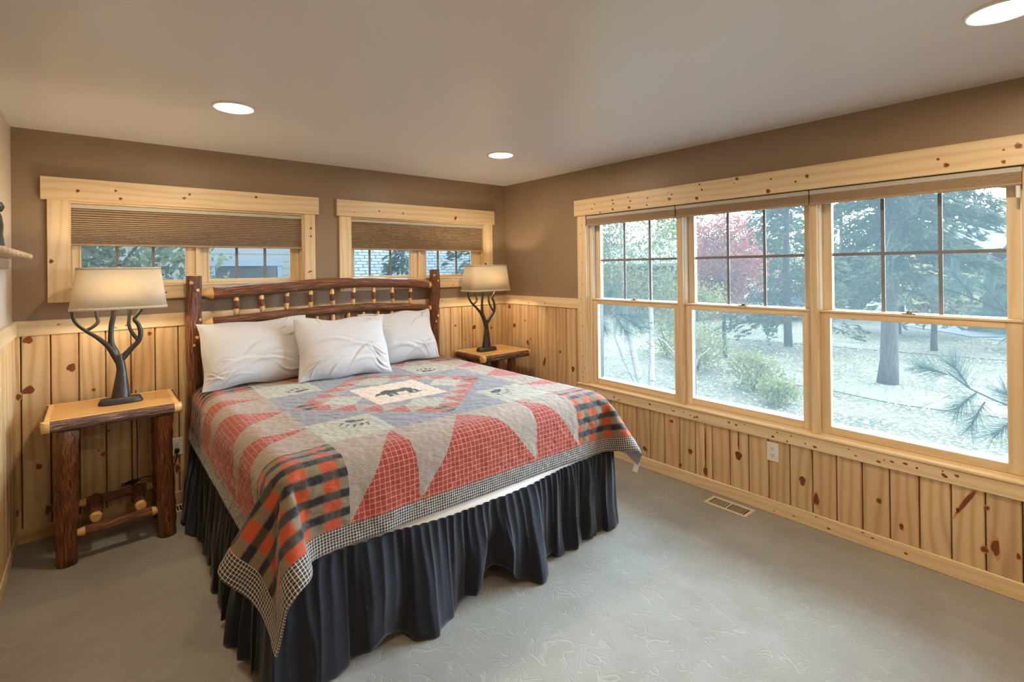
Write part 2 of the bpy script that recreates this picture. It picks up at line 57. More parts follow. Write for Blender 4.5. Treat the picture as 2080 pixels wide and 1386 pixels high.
-1,-4,3,0,0,1,-6,7,0,-5,1,-1,2,1,-1,2,0,-2,6,-6,8,-6,-5,1,8,-9,-10,11,3,15,26,8,-8,0,6,0,2,1,-1,7,-5,4,4,7,9,11,12,7,-4,3,-21,-18,-6,10,-3,-2,4,-5,4,2,-3,1,2,-6,3,2,-4,5,0,-2,-2,5,-1,1,-4,1,-1,2,1,-3,-1,2,-1,1,0,1,-2,1,1,-2,0,-1,2,-1,1,-4,6,-4,5,-5,7,-7,6,-8,3,9,-25,7,36,13,-13,9,3,0,-1,-4,-6,-8,23,-4,
-2,-6,-2,0,6,10,18,0,12,-2,-42,23,-2,1,3,-2,3,-4,1,2,0,-2,2,-1,-1,2,-1,1,1,-2,-1,0,0,1,-1,0,-1,0,3,1,-3,1,-1,1,0,0,1,-1,0,2,-1,-2,1,1,4,-6,-1,2,-1,-2,2,-2,3,8,-14,10,11,2,-4,2,2,-3,-2,-8,-10,-6,-7,60,-4,-3,-6,-6,-6,-8,-6,-3,33,-11,16,0,-8,1,1,-1,1,0,1,-1,0,0,1,0,-1,1,-1,-1,0,0,1,0,1,0,-2,1,0,1,0,-1,0,1,
-1,0,0,0,0,-1,0,1,-1,1,-1,1,-1,-2,3,1,-2,1,1,0,-1,0,-4,5,2,0,4,-10,-2,1,-14,-11,-10,4,-11,-3,61,3,1,0,1,-1,-1,-5,-7,-16,18,7,0,-2,0,-1,1,-1,0,1,0,0,0,0,0,1,-2,1,0,0,0,0,0,-1,1,1,-1,0,0,0,0,0,-1,1,0,0,0,0,0,0,0,0,0,1,-1,0,0,0,0,0,0,0,-1,1,0,0,1,0,1,-1,-2,-6,-21,-3,-4,2,-9,4,-1,43,-2,-1,3,-1,
0,0,-2,5,13,7,-2,2,-1,-2,0,-1,1,0,-1,0,0,0,0,0,0,2,-2,1,0,0,0,0,0,-1,0,1,0,-1,0,0,0,1,-1,0,0,0,0,0,0,0,0,0,1,-1,1,-1,0,1,-1,0,0,1,-1,0,0,0,2,0,-2,-1,2,-1,0,0,-2,0,-2,-1,29,0,0,2,2,4,5,13,9,0,-2,3,-2,1,0,-2,0,-1,1,0,0,0,0,0,0,0,-1,1,0,0,0,0,0,0,0,0,0,0,0,0,0,0,0,0,0,0,
0,0,0,0,0,0,0,-1,1,-1,1,0,-1,1,0,0,-1,1,0,0,1,-1,1,1,-3,-9,-9,5,2,2,0,1,1,36,6,3,2,5,5,6,2,0,-1,1,-1,0,-1,-1,0,-1,1,-1,0,0,0,0,0,0,0,0,0,0,0,0,0,0,0,0,0,0,0,0,0,0,0,0,0,0,0,0,0,0,0,0,0,0,0,0,0,0,0,0,0,0,0,1,-1,1,0,0,1,-1,0,0,0,-1,-14,-4,-2,0,1,-2,53,2,5,2,3,2,0,-1,
-1,0,-2,1,0,-1,-1,0,-1,0,1,0,0,0,0,0,0,0,0,0,0,0,0,0,0,0,0,0,0,0,0,0,0,0,0,0,0,0,0,0,0,0,0,0,0,0,0,0,0,0,0,0,0,0,-1,1,-1,1,0,0,0,-1,1,0,0,1,-7,-5,-3,-4,0,64,2,1,1,0,-1,-1,0,-1,-1,0,-1,0,0,0,-1,1,-1,-1,0,0,0,0,0,0,0,0,0,0,0,0,0,0,0,0,0,0,0,0,0,0,0,0,0,0,0,0,0,0,
0,0,0,0,0,0,0,0,0,0,0,0,0,1,-1,1,0,0,0,0,0,-1,0,2,-1,0,-2,-5,-2,-3,64,0,0,0,0,0,0,0,0,0,0,0,1,-1,0,0,-1,1,1,0,0,0,0,0,0,0,0,0,0,0,0,0,0,0,0,0,0,0,0,0,0,0,0,0,0,0,0,0,0,0,0,0,0,0,0,0,0,0,0,0,0,0,-1,1,-1,0,0,0,0,0,0,0,0,0,0,0,-1,-2,-1,64,0,0,-1,1,0,0,0,0,0,0,
0,0,1,0,-1,1,-1,0,0,0,0,0,0,0,0,0,0,0,0,0,0,0,0,0,0,0,0,0,0,0,0,0,0,0,0,0,0,0,0,0,0,0,0,0,0,0,0,0,0,0,0,0,0,1,-1,0,1,-1,0,0,0,0,0,0,0,0,-1,-2,64,0,0,1,-1,0,0,0,0,0,0,0,0,0,0,1,-1,0,0,0,0,0,0,0,0,0,0,0,0,0,0,0,0,0,0,0,0,0,0,0,0,0,0,0,0,0,0,0,0,0,0,0,
0,0,0,0,0,0,0,0,0,0,1,-1,0,1,0,-1,1,-1,0,0,0,0,0,0,0,0,-1,64,0,0,0,0,0,0,0,0,0,0,0,0,0,0,0,0,0,0,0,0,0,0,0,0,0,0,0,0,0,0,0,0,0,0,0,0,0,0,0,0,0,0,0,0,0,0,0,0,0,0,0,0,0,0,0,0,0,0,0,0,0,-1,1,0,0,0,0,0,0,0,0,0,0,0,0,0,0,0,64,0,0,0,1,-1,0,0,0,0,0,0,0,0,
0,0,0,1,-1,0,0,0,0,0,0,0,0,0,0,0,0,0,0,0,0,0,0,0,0,0,0,0,0,0,0,0,0,0,0,0,0,0,0,0,0,0,0,0,0,0,0,0,1,-1,0,0,0,0,0,1,-1,0,0,0,0,0,0,0,-1,64,0,0,0,-1,1,0,0,0,0,0,1,0,0,-1,0,1,-1,0,0,0,0,0,0,0,0,0,0,0,0,0,0,0,0,0,0,0,0,0,0,0,0,0,0,0,0,0,0,0,0,0,0,0,0,0,
0,0,0,0,0,0,0,0,1,-1,0,0,0,0,0,0,0,0,1,-1,0,0,0,1,65,-1,1,-1,0,0,0,0,0,0,0,0,0,0,1,-1,0,0,0,0,0,0,0,0,0,0,0,0,0,0,0,0,0,0,0,0,0,0,0,0,0,0,0,0,0,0,0,0,0,0,0,0,0,0,0,0,0,0,0,0,0,0,0,-1,1,0,0,1,0,-1,0,0,0,0,1,-1,0,0,0,64,1,-1,1,-1,0,0,0,0,0,0,0,0,0,0,1,-1,
0,0,0,0,0,0,0,0,0,0,0,0,0,0,0,0,0,0,0,0,0,0,0,0,0,0,0,0,0,0,0,0,0,0,0,0,0,0,0,0,0,0,0,0,0,0,1,-1,0,0,0,0,0,0,0,0,0,0,1,-1,0,0,64,0,0,0,1,-1,0,0,0,0,0,0,0,0,0,-1,1,0,0,0,0,0,0,0,0,0,0,0,0,0,0,0,0,0,0,0,0,0,0,0,0,0,0,0,0,0,0,0,0,0,0,0,0,0,0,0,0,0,
0,0,0,0,0,0,1,-1,1,-1,0,0,0,0,0,0,0,0,1,-1,0,64,0,0,0,0,1,-1,0,0,0,0,0,0,0,0,1,-1,0,0,0,0,0,0,0,0,0,0,0,0,0,0,0,0,0,0,0,0,0,0,0,0,0,0,0,0,0,0,0,0,0,0,0,0,0,0,0,0,0,0,0,0,0,0,0,0,1,-1,0,0,0,1,-1,0,0,0,0,0,1,-1,64,0,0,0,0,0,0,0,0,0,0,0,0,0,0,0,0,0,0,0,
0,0,0,0,0,0,0,0,0,0,0,0,0,0,0,0,0,0,0,0,0,0,0,0,0,0,0,0,0,0,0,0,0,0,0,0,0,0,0,0,0,0,0,0,0,0,0,0,0,0,-1,2,-1,0,0,0,-1,1,1,64,0,0,0,0,0,1,-1,0,0,0,0,0,0,1,-1,0,0,0,0,0,0,0,0,0,0,0,0,0,0,0,0,0,0,0,0,0,0,0,0,0,0,0,0,0,0,0,0,0,0,0,0,0,0,0,0,0,0,0,0,0,
0,0,0,0,0,0,0,0,0,0,-1,1,0,0,0,1,-1,0,64,0,0,0,0,0,0,0,0,0,0,0,1,-1,-1,1,1,-1,1,0,0,0,0,0,0,0,0,0,0,0,0,0,0,0,0,0,0,0,0,0,0,0,0,0,0,0,0,0,0,0,0,0,0,0,0,0,0,0,0,0,0,0,0,-1,0,0,0,0,0,1,0,0,-1,0,0,0,0,0,0,65,-1,0,0,0,0,0,1,-1,0,0,1,-1,1,0,-1,0,1,-1,0,0,0,0,
0,0,0,0,0,0,0,0,0,0,0,0,0,0,0,0,0,0,0,0,0,0,0,0,0,0,0,0,0,0,0,0,0,0,0,0,0,0,0,0,1,-1,0,0,0,1,-2,1,0,0,0,1,-1,0,0,0,64,1,-1,0,0,0,0,0,1,-1,0,-1,1,0,0,1,-1,0,0,0,0,0,0,0,0,0,0,0,0,0,0,0,0,0,0,0,0,0,0,0,0,0,0,0,0,0,0,0,0,0,0,0,0,0,0,0,0,0,0,0,0,0,0,0,
1,-1,0,1,-1,1,-1,0,1,0,-2,2,-1,0,0,64,-1,2,-1,0,0,0,0,0,0,0,1,-1,0,0,0,0,0,0,0,0,0,0,0,0,0,0,0,0,0,0,0,0,0,0,0,0,0,0,0,0,0,0,0,0,0,0,0,0,0,0,0,0,0,0,0,0,0,0,0,0,0,0,0,0,1,-1,0,0,0,0,0,0,-1,2,-2,1,0,0,64,1,-1,0,0,0,0,0,0,1,0,-1,0,0,0,0,0,0,0,0,0,0,0,0,0,0,
0,0,0,0,0,0,0,0,0,0,0,0,0,0,0,0,0,0,0,0,0,0,0,0,0,0,0,0,0,0,0,0,0,0,0,0,0,0,0,-1,2,-1,0,0,0,0,0,1,-1,0,0,0,0,64,0,-1,1,0,0,0,0,0,0,0,0,0,0,0,0,0,0,0,0,0,0,0,0,0,0,0,0,0,0,0,0,0,0,0,0,0,0,0,0,0,0,0,0,0,0,0,0,0,0,0,0,0,0,0,0,0,0,0,0,0,0,0,0,0,1,-1,
0,0,0,0,0,0,0,0,0,1,-1,0,64,0,1,-1,0,0,0,0,0,0,0,0,0,0,0,0,0,0,0,0,0,0,0,0,0,0,0,0,0,0,0,0,0,0,0,0,0,0,0,0,0,0,0,0,0,0,0,0,0,0,0,0,0,0,0,0,0,0,0,0,0,0,0,0,0,0,0,0,0,0,0,0,0,0,0,1,-1,0,0,64,0,0,1,-1,0,0,0,0,0,0,0,0,0,0,0,0,0,0,0,0,0,0,0,0,0,0,0,0,
0,0,0,0,0,0,0,0,0,0,0,0,0,0,0,0,0,0,0,0,0,0,0,0,0,0,0,0,0,0,0,0,0,0,0,0,0,0,0,0,0,0,0,0,0,-1,1,0,0,1,64,0,0,0,1,-1,1,-1,0,0,0,0,0,0,0,0,0,0,0,0,0,0,0,0,0,0,0,0,0,0,0,0,0,0,0,0,0,0,0,0,0,0,0,0,0,0,0,0,0,0,0,0,0,0,0,0,0,0,0,0,0,0,0,0,0,0,0,0,0,0,
0,0,0,0,1,-1,0,1,-1,64,0,0,0,-1,2,-2,2,-1,0,0,0,0,0,1,-1,0,0,0,0,0,0,0,0,0,0,0,0,0,0,0,0,0,0,0,0,0,0,0,0,0,0,0,0,0,0,0,0,0,0,0,0,0,0,0,0,0,0,0,0,0,0,0,0,0,0,0,0,0,1,-1,0,1,-1,0,0,0,0,0,64,0,0,0,1,-1,1,-2,2,-1,0,0,0,0,-1,2,-1,0,0,0,0,0,0,0,0,0,0,0,0,0,0,0,
0,0,0,0,0,0,0,0,0,0,0,0,0,0,0,0,0,0,0,0,0,0,0,0,0,0,0,0,0,0,0,0,0,0,0,0,0,-1,1,0,-1,1,0,0,0,0,0,64,0,0,0,0,0,-1,2,-2,1,0,0,0,0,1,-1,1,-1,0,0,0,0,0,0,0,0,0,0,0,0,0,0,0,0,0,0,0,0,0,0,0,0,0,0,0,0,0,0,0,0,0,0,0,0,0,0,0,0,0,0,0,0,0,0,0,0,0,1,0,-1,0,0,0,
1,-1,0,0,0,0,65,-1,0,0,0,-1,2,-2,2,-1,0,1,0,0,-1,0,0,1,0,0,0,0,0,0,0,0,0,0,0,0,0,0,0,0,0,0,0,0,0,0,0,0,0,0,0,0,0,0,0,0,0,0,0,0,0,0,0,0,0,0,0,0,0,-1,1,0,-1,0,0,1,0,-1,1,-2,1,1,-1,0,0,63,2,-1,0,0,1,-1,2,-3,1,0,0,0,0,0,0,0,0,0,0,0,0,0,0,0,0,0,0,0,0,0,0,0,0,0,
0,0,0,0,0,0,0,0,0,0,0,0,0,0,0,0,0,0,0,0,0,0,0,0,0,0,0,0,1,-2,0,1,-1,1,0,0,1,-2,1,1,-1,0,0,0,65,-2,1,0,0,0,0,-1,2,0,0,-1,0,0,0,0,0,0,0,0,0,0,0,0,0,0,0,0,0,0,0,0,0,0,0,0,0,0,0,0,0,0,0,0,0,0,0,0,0,0,0,0,0,0,0,0,0,0,0,0,0,0,0,0,1,0,0,0,-2,1,0,0,1,0,-1,0,
1,0,-1,64,1,0,-1,0,0,0,0,0,0,0,0,0,0,0,0,0,0,0,0,0,0,0,0,0,0,0,0,0,0,0,0,0,0,0,0,0,0,0,0,0,0,0,0,0,0,0,0,0,0,0,0,0,0,0,0,0,0,0,0,0,0,0,0,0,0,0,0,1,-1,0,0,-1,1,0,-1,0,0,1,64,-1,1,1,-1,0,0,0,0,0,0,0,0,0,0,0,0,0,0,0,0,0,0,0,0,0,0,0,0,0,0,0,0,0,0,0,0,0,
0,0,0,0,0,0,0,0,0,0,0,0,0,0,0,0,0,0,0,0,0,0,0,0,0,0,0,0,0,0,0,0,0,0,1,-1,0,1,-1,1,-1,64,1,-2,1,1,-1,0,0,0,0,0,0,0,0,0,0,0,0,0,0,0,0,0,0,0,0,0,0,0,0,0,0,0,0,0,0,0,0,0,0,0,0,0,0,0,0,0,0,0,0,0,0,0,0,0,0,0,0,0,0,0,0,0,0,0,0,0,0,0,0,0,0,0,0,0,0,1,-1,1,
64,0,1,-1,-1,2,-1,0,0,0,0,0,0,0,0,0,0,0,0,0,0,0,0,0,0,0,0,0,0,0,0,0,0,0,0,0,0,0,0,0,0,0,0,0,0,0,0,0,0,0,0,0,0,0,0,0,0,0,0,0,0,0,0,0,0,0,0,0,0,0,0,0,0,0,0,0,0,0,0,64,0,0,0,1,-1,1,-1,0,0,0,0,0,0,0,0,0,0,0,0,0,0,0,0,0,0,0,0,0,0,0,0,0,0,0,0,0,0,0,0,0,
0,0,0,0,0,0,0,0,0,0,0,0,0,0,0,0,0,0,0,0,0,0,0,0,0,0,0,0,0,0,0,0,0,0,0,0,0,0,64,0,0,0,-1,1,0,1,0,-1,0,0,0,0,0,0,0,0,0,0,0,0,0,0,0,0,0,0,0,0,0,0,0,0,0,0,0,0,0,0,0,0,0,0,0,0,0,0,0,0,0,0,0,0,0,0,0,0,0,0,0,0,0,0,0,0,0,0,1,-1,0,0,0,0,0,0,0,0,0,64,0,0,
0,1,-1,0,0,0,0,0,0,0,0,0,0,0,0,0,0,0,0,0,0,0,0,0,0,0,0,0,0,0,0,0,0,0,0,0,0,0,0,0,0,0,0,0,0,0,0,0,0,0,0,0,0,0,0,0,0,0,0,0,0,0,1,-1,0,-1,1,1,-1,0,0,0,0,1,-1,0,65,-1,0,0,0,0,0,0,-1,1,0,0,1,-1,1,-1,0,0,0,0,0,0,0,0,0,0,0,0,0,0,0,0,0,0,0,0,0,0,0,0,0,0,0,0,
0,0,0,0,0,0,0,0,0,0,0,0,0,0,0,0,0,0,0,0,0,-1,1,1,0,-1,0,1,0,-1,0,1,-2,1,0,63,1,0,0,0,0,0,0,1,-1,0,0,0,1,-1,0,1,-1,0,0,0,0,0,0,0,0,0,0,0,0,0,0,0,0,0,0,0,0,0,0,0,0,0,0,0,0,0,0,0,0,0,0,0,0,0,0,0,0,0,0,0,0,1,-1,0,1,-1,0,-1,2,-1,0,0,1,-1,0,0,0,0,65,-1,1,-1,0,0,
0,0,0,1,0,-1,0,-1,1,1,-2,2,0,0,0,0,0,0,0,0,0,0,0,0,0,0,0,0,0,0,0,0,0,0,0,0,0,0,0,0,0,0,0,0,0,0,0,0,0,0,0,0,0,0,0,0,-1,0,1,-1,1,-2,2,-1,0,0,0,0,1,-2,2,-1,0,64,1,-2,1,1,0,-1,0,0,0,0,0,0,1,-1,0,1,-1,0,0,0,0,0,0,0,0,0,0,0,0,0,0,0,0,0,0,0,0,0,0,0,0,0,0,0,0,0,
0,0,0,0,0,0,0,0,0,0,0,0,0,0,0,0,1,-1,0,0,1,-1,0,0,0,0,0,-1,2,-2,1,0,64,0,0,1,-2,0,2,-1,0,0,0,1,-1,0,0,0,0,0,0,0,0,0,0,0,0,0,0,0,0,0,0,0,0,0,0,0,0,0,0,0,0,0,0,0,0,0,0,0,0,0,0,0,0,0,0,0,0,0,0,0,0,0,0,0,0,0,0,0,0,0,0,0,0,0,1,-1,0,1,0,64,-1,2,-1,1,-1,0,0,0,
0,0,0,0,0,0,0,0,0,0,0,0,0,0,0,0,0,0,0,0,0,0,0,0,0,0,0,0,0,0,0,0,0,0,0,0,0,0,0,0,0,0,0,0,0,0,0,0,0,0,0,0,0,0,0,0,0,0,0,0,0,0,0,0,0,0,0,1,-1,0,64,1,-1,0,0,1,-1,0,0,0,0,0,0,0,0,0,0,0,0,0,0,0,0,0,0,0,0,0,0,0,0,0,0,0,0,0,0,0,0,0,0,0,0,0,0,0,0,0,0,0,
0,0,0,0,0,0,0,0,0,0,0,0,0,0,0,0,0,0,0,0,0,0,0,0,0,0,0,0,0,64,0,0,0,0,0,0,0,0,1,-1,0,0,0,0,0,0,0,0,0,0,0,0,0,0,0,0,0,0,0,0,0,0,0,0,0,0,0,0,0,0,0,0,0,0,0,0,0,0,0,0,0,0,0,0,0,0,0,0,0,0,0,0,0,0,0,0,0,0,0,0,0,0,1,-1,0,0,0,0,64,0,0,0,0,0,0,0,1,-2,1,0,
0,0,0,0,0,0,0,0,0,0,0,0,0,0,0,0,0,0,0,0,0,0,0,0,0,0,0,0,0,0,0,0,0,0,0,0,0,0,0,0,0,0,0,0,0,0,0,0,0,0,0,0,0,0,0,0,0,0,0,0,1,-2,2,-1,0,0,0,64,0,0,0,0,0,0,1,-1,0,0,1,0,0,0,0,-1,0,0,0,0,0,0,0,0,0,0,0,0,0,0,0,0,0,0,0,0,0,0,0,0,0,0,0,0,0,0,0,0,0,0,0,0,
0,0,0,0,0,0,0,0,0,0,0,0,0,0,0,0,0,0,0,-1,2,-2,1,0,0,0,64,0,0,0,0,0,0,0,0,1,-1,0,0,0,0,0,1,-1,0,0,0,0,0,0,0,0,0,0,0,0,0,0,0,0,0,0,0,0,0,0,0,0,0,0,0,0,0,0,0,0,0,0,0,0,0,0,0,0,0,0,0,0,0,0,0,0,0,0,1,0,0,0,0,-2,2,0,-1,0,0,65,-1,0,0,0,0,0,0,0,0,1,-2,1,0,0,
0,0,0,0,0,0,0,0,0,0,0,0,0,0,0,0,0,0,0,0,0,0,0,0,0,0,0,0,0,0,0,0,0,0,0,0,0,0,0,0,0,0,0,0,0,0,0,0,0,0,0,0,1,-1,0,0,0,0,1,-2,0,2,-1,0,64,1,-1,0,0,0,0,0,0,-1,1,1,-1,0,0,0,0,0,0,0,0,0,0,0,0,0,0,0,0,0,0,0,0,0,0,0,0,0,0,0,0,0,0,0,0,0,0,0,0,0,0,0,0,0,0,0,
0,0,0,0,0,0,0,0,0,1,0,-1,0,0,0,0,0,0,0,1,-2,2,-1,64,0,1,-1,0,0,0,0,0,2,-3,1,0,0,0,0,0,1,-1,0,0,0,0,0,0,0,0,0,0,0,0,0,0,0,0,0,0,0,0,0,0,0,0,0,0,0,0,0,0,0,0,0,0,0,0,0,0,0,0,0,0,0,1,-1,1,-2,1,0,0,0,0,0,0,0,1,-1,1,-1,1,64,0,0,1,-1,1,-1,0,0,-1,3,-2,0,0,0,0,-1,1,
1,0,0,0,0,0,0,0,0,0,0,0,0,0,0,0,0,0,0,0,0,0,0,0,0,0,0,0,0,0,0,0,0,0,0,0,0,0,0,0,0,0,0,0,-1,0,0,1,-1,0,0,0,0,0,0,0,0,0,0,0,0,64,0,0,-1,2,-2,2,0,0,-1,0,0,0,0,0,0,1,-1,0,0,0,0,0,0,0,0,0,0,0,0,0,0,0,0,0,0,0,0,0,0,0,0,0,0,0,0,0,0,0,0,0,0,0,0,0,0,0,0,0,
0,0,0,0,1,-1,0,0,0,0,0,0,0,0,0,0,0,0,0,0,64,0,0,1,-1,1,-2,1,-1,2,-2,1,0,0,0,0,0,0,0,0,0,0,0,0,0,0,0,0,0,0,0,0,0,0,0,0,0,0,0,0,0,0,0,0,0,0,0,0,0,0,0,0,0,0,0,0,0,0,0,0,0,0,0,0,0,0,0,0,0,0,0,0,0,0,0,0,0,0,0,64,0,0,0,0,0,1,-2,2,-1,1,-1,0,0,0,0,0,0,0,0,0,
0,0,0,0,0,0,0,0,0,0,0,0,0,0,0,0,0,0,0,0,0,0,0,0,0,0,0,0,0,0,0,0,0,0,0,0,0,0,0,0,0,0,0,0,0,0,0,0,0,0,0,0,0,0,0,0,0,0,64,0,0,0,0,0,0,1,-1,0,0,0,0,0,0,0,0,0,0,0,0,0,0,0,0,0,0,0,0,0,0,0,0,0,0,0,0,0,0,0,0,0,0,0,0,0,0,0,0,0,0,0,0,0,0,0,0,0,0,0,0,0,
0,0,1,-1,0,1,-1,1,0,0,-1,1,-1,0,1,-1,0,64,0,0,0,0,0,0,0,0,0,0,1,0,0,0,-1,0,0,0,0,0,0,0,0,0,0,0,0,0,0,0,0,0,0,0,0,0,0,0,0,0,0,0,0,0,0,0,0,0,0,0,0,0,0,0,0,0,0,0,0,0,0,0,0,0,1,0,-1,1,-1,0,0,1,-1,1,-1,-1,1,0,-507,66,66,67,66,67,65,56,36,6,-6,-12,-13,-9,0,7,4,1,1,-1,0,1,2,1,
-1,-1,0,-1,1,0,0,-1,1,0,0,-1,1,-1,0,0,0,0,1,-1,1,-1,1,0,-1,1,0,0,-1,0,1,0,0,-1,1,0,0,0,1,-1,0,-2,0,2,9,11,11,11,5,-6,-31,-40,-52,-56,-57,41,-3,-1,0,-1,-1,1,3,9,9,2,1,-1,1,1,-2,0,0,0,2,0,0,-1,1,0,0,-1,1,-1,1,-1,1,0,-1,1,0,-1,2,-1,0,0,0,-1,1,-1,1,0,0,1,-2,0,0,1,0,0,-1,0,2,-1,0,0,0,-1,1,-1,
1,-1,1,-1,0,1,-3,-4,-9,-6,-8,-2,0,1,38,2,-1,-4,1,0,-1,2,9,8,6,-1,0,1,1,0,1,0,-1,-1,2,-1,1,-2,1,1,0,-1,1,-2,2,0,-1,1,-1,0,1,-2,2,-1,1,0,-1,0,1,0,-1,0,0,0,1,-1,1,-1,-1,1,1,-1,-1,1,1,0,-1,0,0,0,2,-3,0,0,-1,0,-9,-8,-8,-4,-1,0,0,42,-3,-2,0,-1,-2,0,3,3,13,6,-1,2,0,1,1,-1,0,1,0,-1,1,-1,0,0,0,0,
1,-1,1,-1,0,0,0,0,1,-1,1,-1,1,-1,0,2,-2,0,0,0,0,0,2,-2,1,-1,1,-1,1,-1,0,2,-2,0,-1,2,-1,0,0,0,0,-1,0,0,-5,-7,-14,-3,-2,-1,1,-1,42,-2,0,-2,-3,0,-1,0,4,10,8,5,-2,2,1,-1,1,0,-1,0,0,0,0,1,0,-1,0,0,0,1,-1,1,0,0,0,-1,0,0,0,0,0,0,-1,3,-2,1,-1,1,-1,-1,2,-1,0,0,1,-1,1,-1,0,1,-1,0,0,0,1,0,-1,0,
-1,0,-2,-5,-13,-5,-6,-2,-1,-3,-1,43,-1,-1,-2,-2,-2,-1,0,1,8,13,3,0,2,1,0,-1,0,1,0,-1,1,-1,0,0,0,2,-2,1,-1,1,-1,0,0,0,1,0,0,-1,0,1,0,0,-1,1,-1,1,-1,1,0,-1,1,0,0,0,0,-1,1,-1,1,-1,2,-2,1,-1,1,-1,1,-1,0,-3,-12,-7,-11,-2,-3,-2,1,0,47,-4,-4,2,-2,-5,0,-1,0,7,11,8,0,3,0,0,0,0,-1,1,0,-1,0,0,0,1,-1,1,-1,0,
1,0,0,-1,1,-1,0,0,1,0,0,-1,0,1,-1,1,-1,1,0,-1,0,0,0,1,-1,1,0,0,0,-1,1,-1,1,-1,1,0,0,0,-2,-1,-5,-12,-13,-5,-3,0,0,-1,-1,49,-1,-3,-6,-2,1,-4,-2,0,2,13,12,1,2,0,0,0,-1,1,-1,1,-1,1,-1,0,0,0,1,0,0,-1,0,0,1,-1,1,0,0,0,0,-1,1,0,-1,1,-1,1,-1,1,0,0,0,0,-1,1,-1,0,0,0,1,0,0,-1,1,-1,0,1,-1,0,-2,-11,
-14,-11,-1,-2,0,1,-1,5,52,-1,-1,-2,-3,-4,-4,-4,-1,-1,7,20,1,4,0,-1,-1,1,-1,1,-1,1,-1,1,-1,1,0,-1,1,0,0,-1,1,0,0,-1,0,0,0,0,0,1,-1,0,0,0,1,-1,0,1,0,0,0,-1,0,1,-1,1,0,-1,0,0,1,0,-1,2,-2,1,-1,-4,-19,-16,-2,0,2,1,1,2,-2,52,-1,-1,-1,-1,-2,-3,-4,-5,-5,2,19,13,-1,-2,0,0,-1,1,-1,0,0,0,-1,2,-1,0,1,-2,0,1,1,-2,
0,0,1,0,1,-1,0,0,0,1,-1,0,1,-2,2,-1,0,0,0,0,1,0,-1,1,-2,1,0,0,-1,1,-1,2,-1,-3,6,0,-19,-18,-5,3,2,2,1,1,1,0,49,0,0,0,0,-1,-1,-2,-6,0,-9,5,27,-8,-2,0,-2,1,-1,2,0,-1,-1,2,-1,0,-1,0,1,0,-1,1,1,-1,1,-1,1,-1,2,-1,-1,-1,1,1,0,-2,2,-1,-1,1,0,-1,0,1,-1,0,-2,4,0,-2,2,2,-1,-1,-1,-6,11,-8,-12,-3,-12,7,2,0,
0,1,-1,0,0,33,2,2,3,1,2,2,1,0,-11,5,-8,-3,13,-1,-4,1,-1,0,-2,0,1,1,-2,0,0,2,0,0,1,-1,-2,0,1,-1,1,-1,1,-2,1,1,0,0,0,0,1,-1,0,1,0,-1,2,1,-2,0,0,3,-4,-1,3,-2,-2,0,3,0,4,-6,1,-2,-10,6,0,-1,1,0,-1,1,-1,-1,0,4,4,2,4,4,4,4,7,9,-11,-11,5,-4,-1,1,-1,0,0,0,0,-2,0,1,-1,1,0,-1,0,0,1,1,1,0,-1,0,
0,-2,1,1,0,0,-2,2,-1,0,-1,1,0,-1,2,-1,-2,1,-1,2,0,-2,2,-2,2,-1,3,-3,1,-2,0,2,2,-4,5,6,2,-1,0,1,-1,0,0,-12,-1,-1,1,0,0,0,-2,1,8,15,-1,-2,1,1,1,-3,1,-1,0,1,-3,3,-2,4,-1,-6,3,1,1,-1,-1,-1,0,2,0,-3,4,0,0,-4,0,4,-3,2,-2,4,-3,0,0,1,-4,5,-3,6,-8,2,6,-4,1,-1,-1,-1,1,-1,2,-1,-1,0,2,8,-3,0,2,2,0,2,
2,1,-19,0,0,1,1,1,2,8,7,1,-3,1,-2,1,-2,-2,6,-1,4,0,-1,5,-3,-3,2,-5,6,0,-4,-2,5,-3,2,-1,3,-6,6,-4,-1,0,5,-2,2,-3,1,-1,1,-1,-1,3,-3,6,-9,6,-5,7,-1,-4,3,2,-6,6,-7,0,0,0,1,0,0,1,-3,-11,-6,4,2,2,1,-1,2,-17,2,4,0,2,4,4,3,-1,0,-3,4,-1,-2,1,1,-4,6,-1,2,-1,-4,6,1,-1,2,2,-5,-2,0,4,1,-1,2,-8,9,-4,-4,5,
2,-4,4,-10,6,-1,3,-1,0,2,-4,2,-2,3,-4,6,-5,1,-3,5,-8,6,-3,2,-2,-2,1,2,-3,1,0,-4,5,-3,-13,-3,-2,0,1,-1,-9,1,1,3,3,2,1,-1,1,-1,1,-2,0,-1,1,-1,2,-3,2,2,-5,6,-5,4,-6,6,-8,4,4,0,-6,5,-5,1,3,2,-3,7,-8,2,-4,-1,9,-3,-1,1,-5,5,-3,3,0,-4,6,2,-4,-3,-1,2,-6,9,1,-5,0,0,3,-1,-2,3,0,-1,2,-3,0,0,-7,-4,-2,-3,-1,-4,
2,1,1,1,0,0,0,0,0,-1,0,1,0,-1,0,-1,4,-4,2,4,-4,2,-6,2,-3,8,0,-1,1,-3,-1,-1,4,-2,-6,2,2,1,-4,8,-3,-4,0,2,3,-3,-2,1,2,0,-1,2,-8,0,7,3,-3,5,-7,-2,4,3,-3,0,0,0,0,-1,1,-1,1,0,0,-1,-3,-6,-1,-2,-1,0,1,0,0,0,0,0,-1,1,0,1,-4,3,1,0,-1,-4,8,-5,-1,-2,-3,9,0,-1,-1,-5,3,-1,4,1,-1,-7,5,5,3,-12,6,0,2,0,
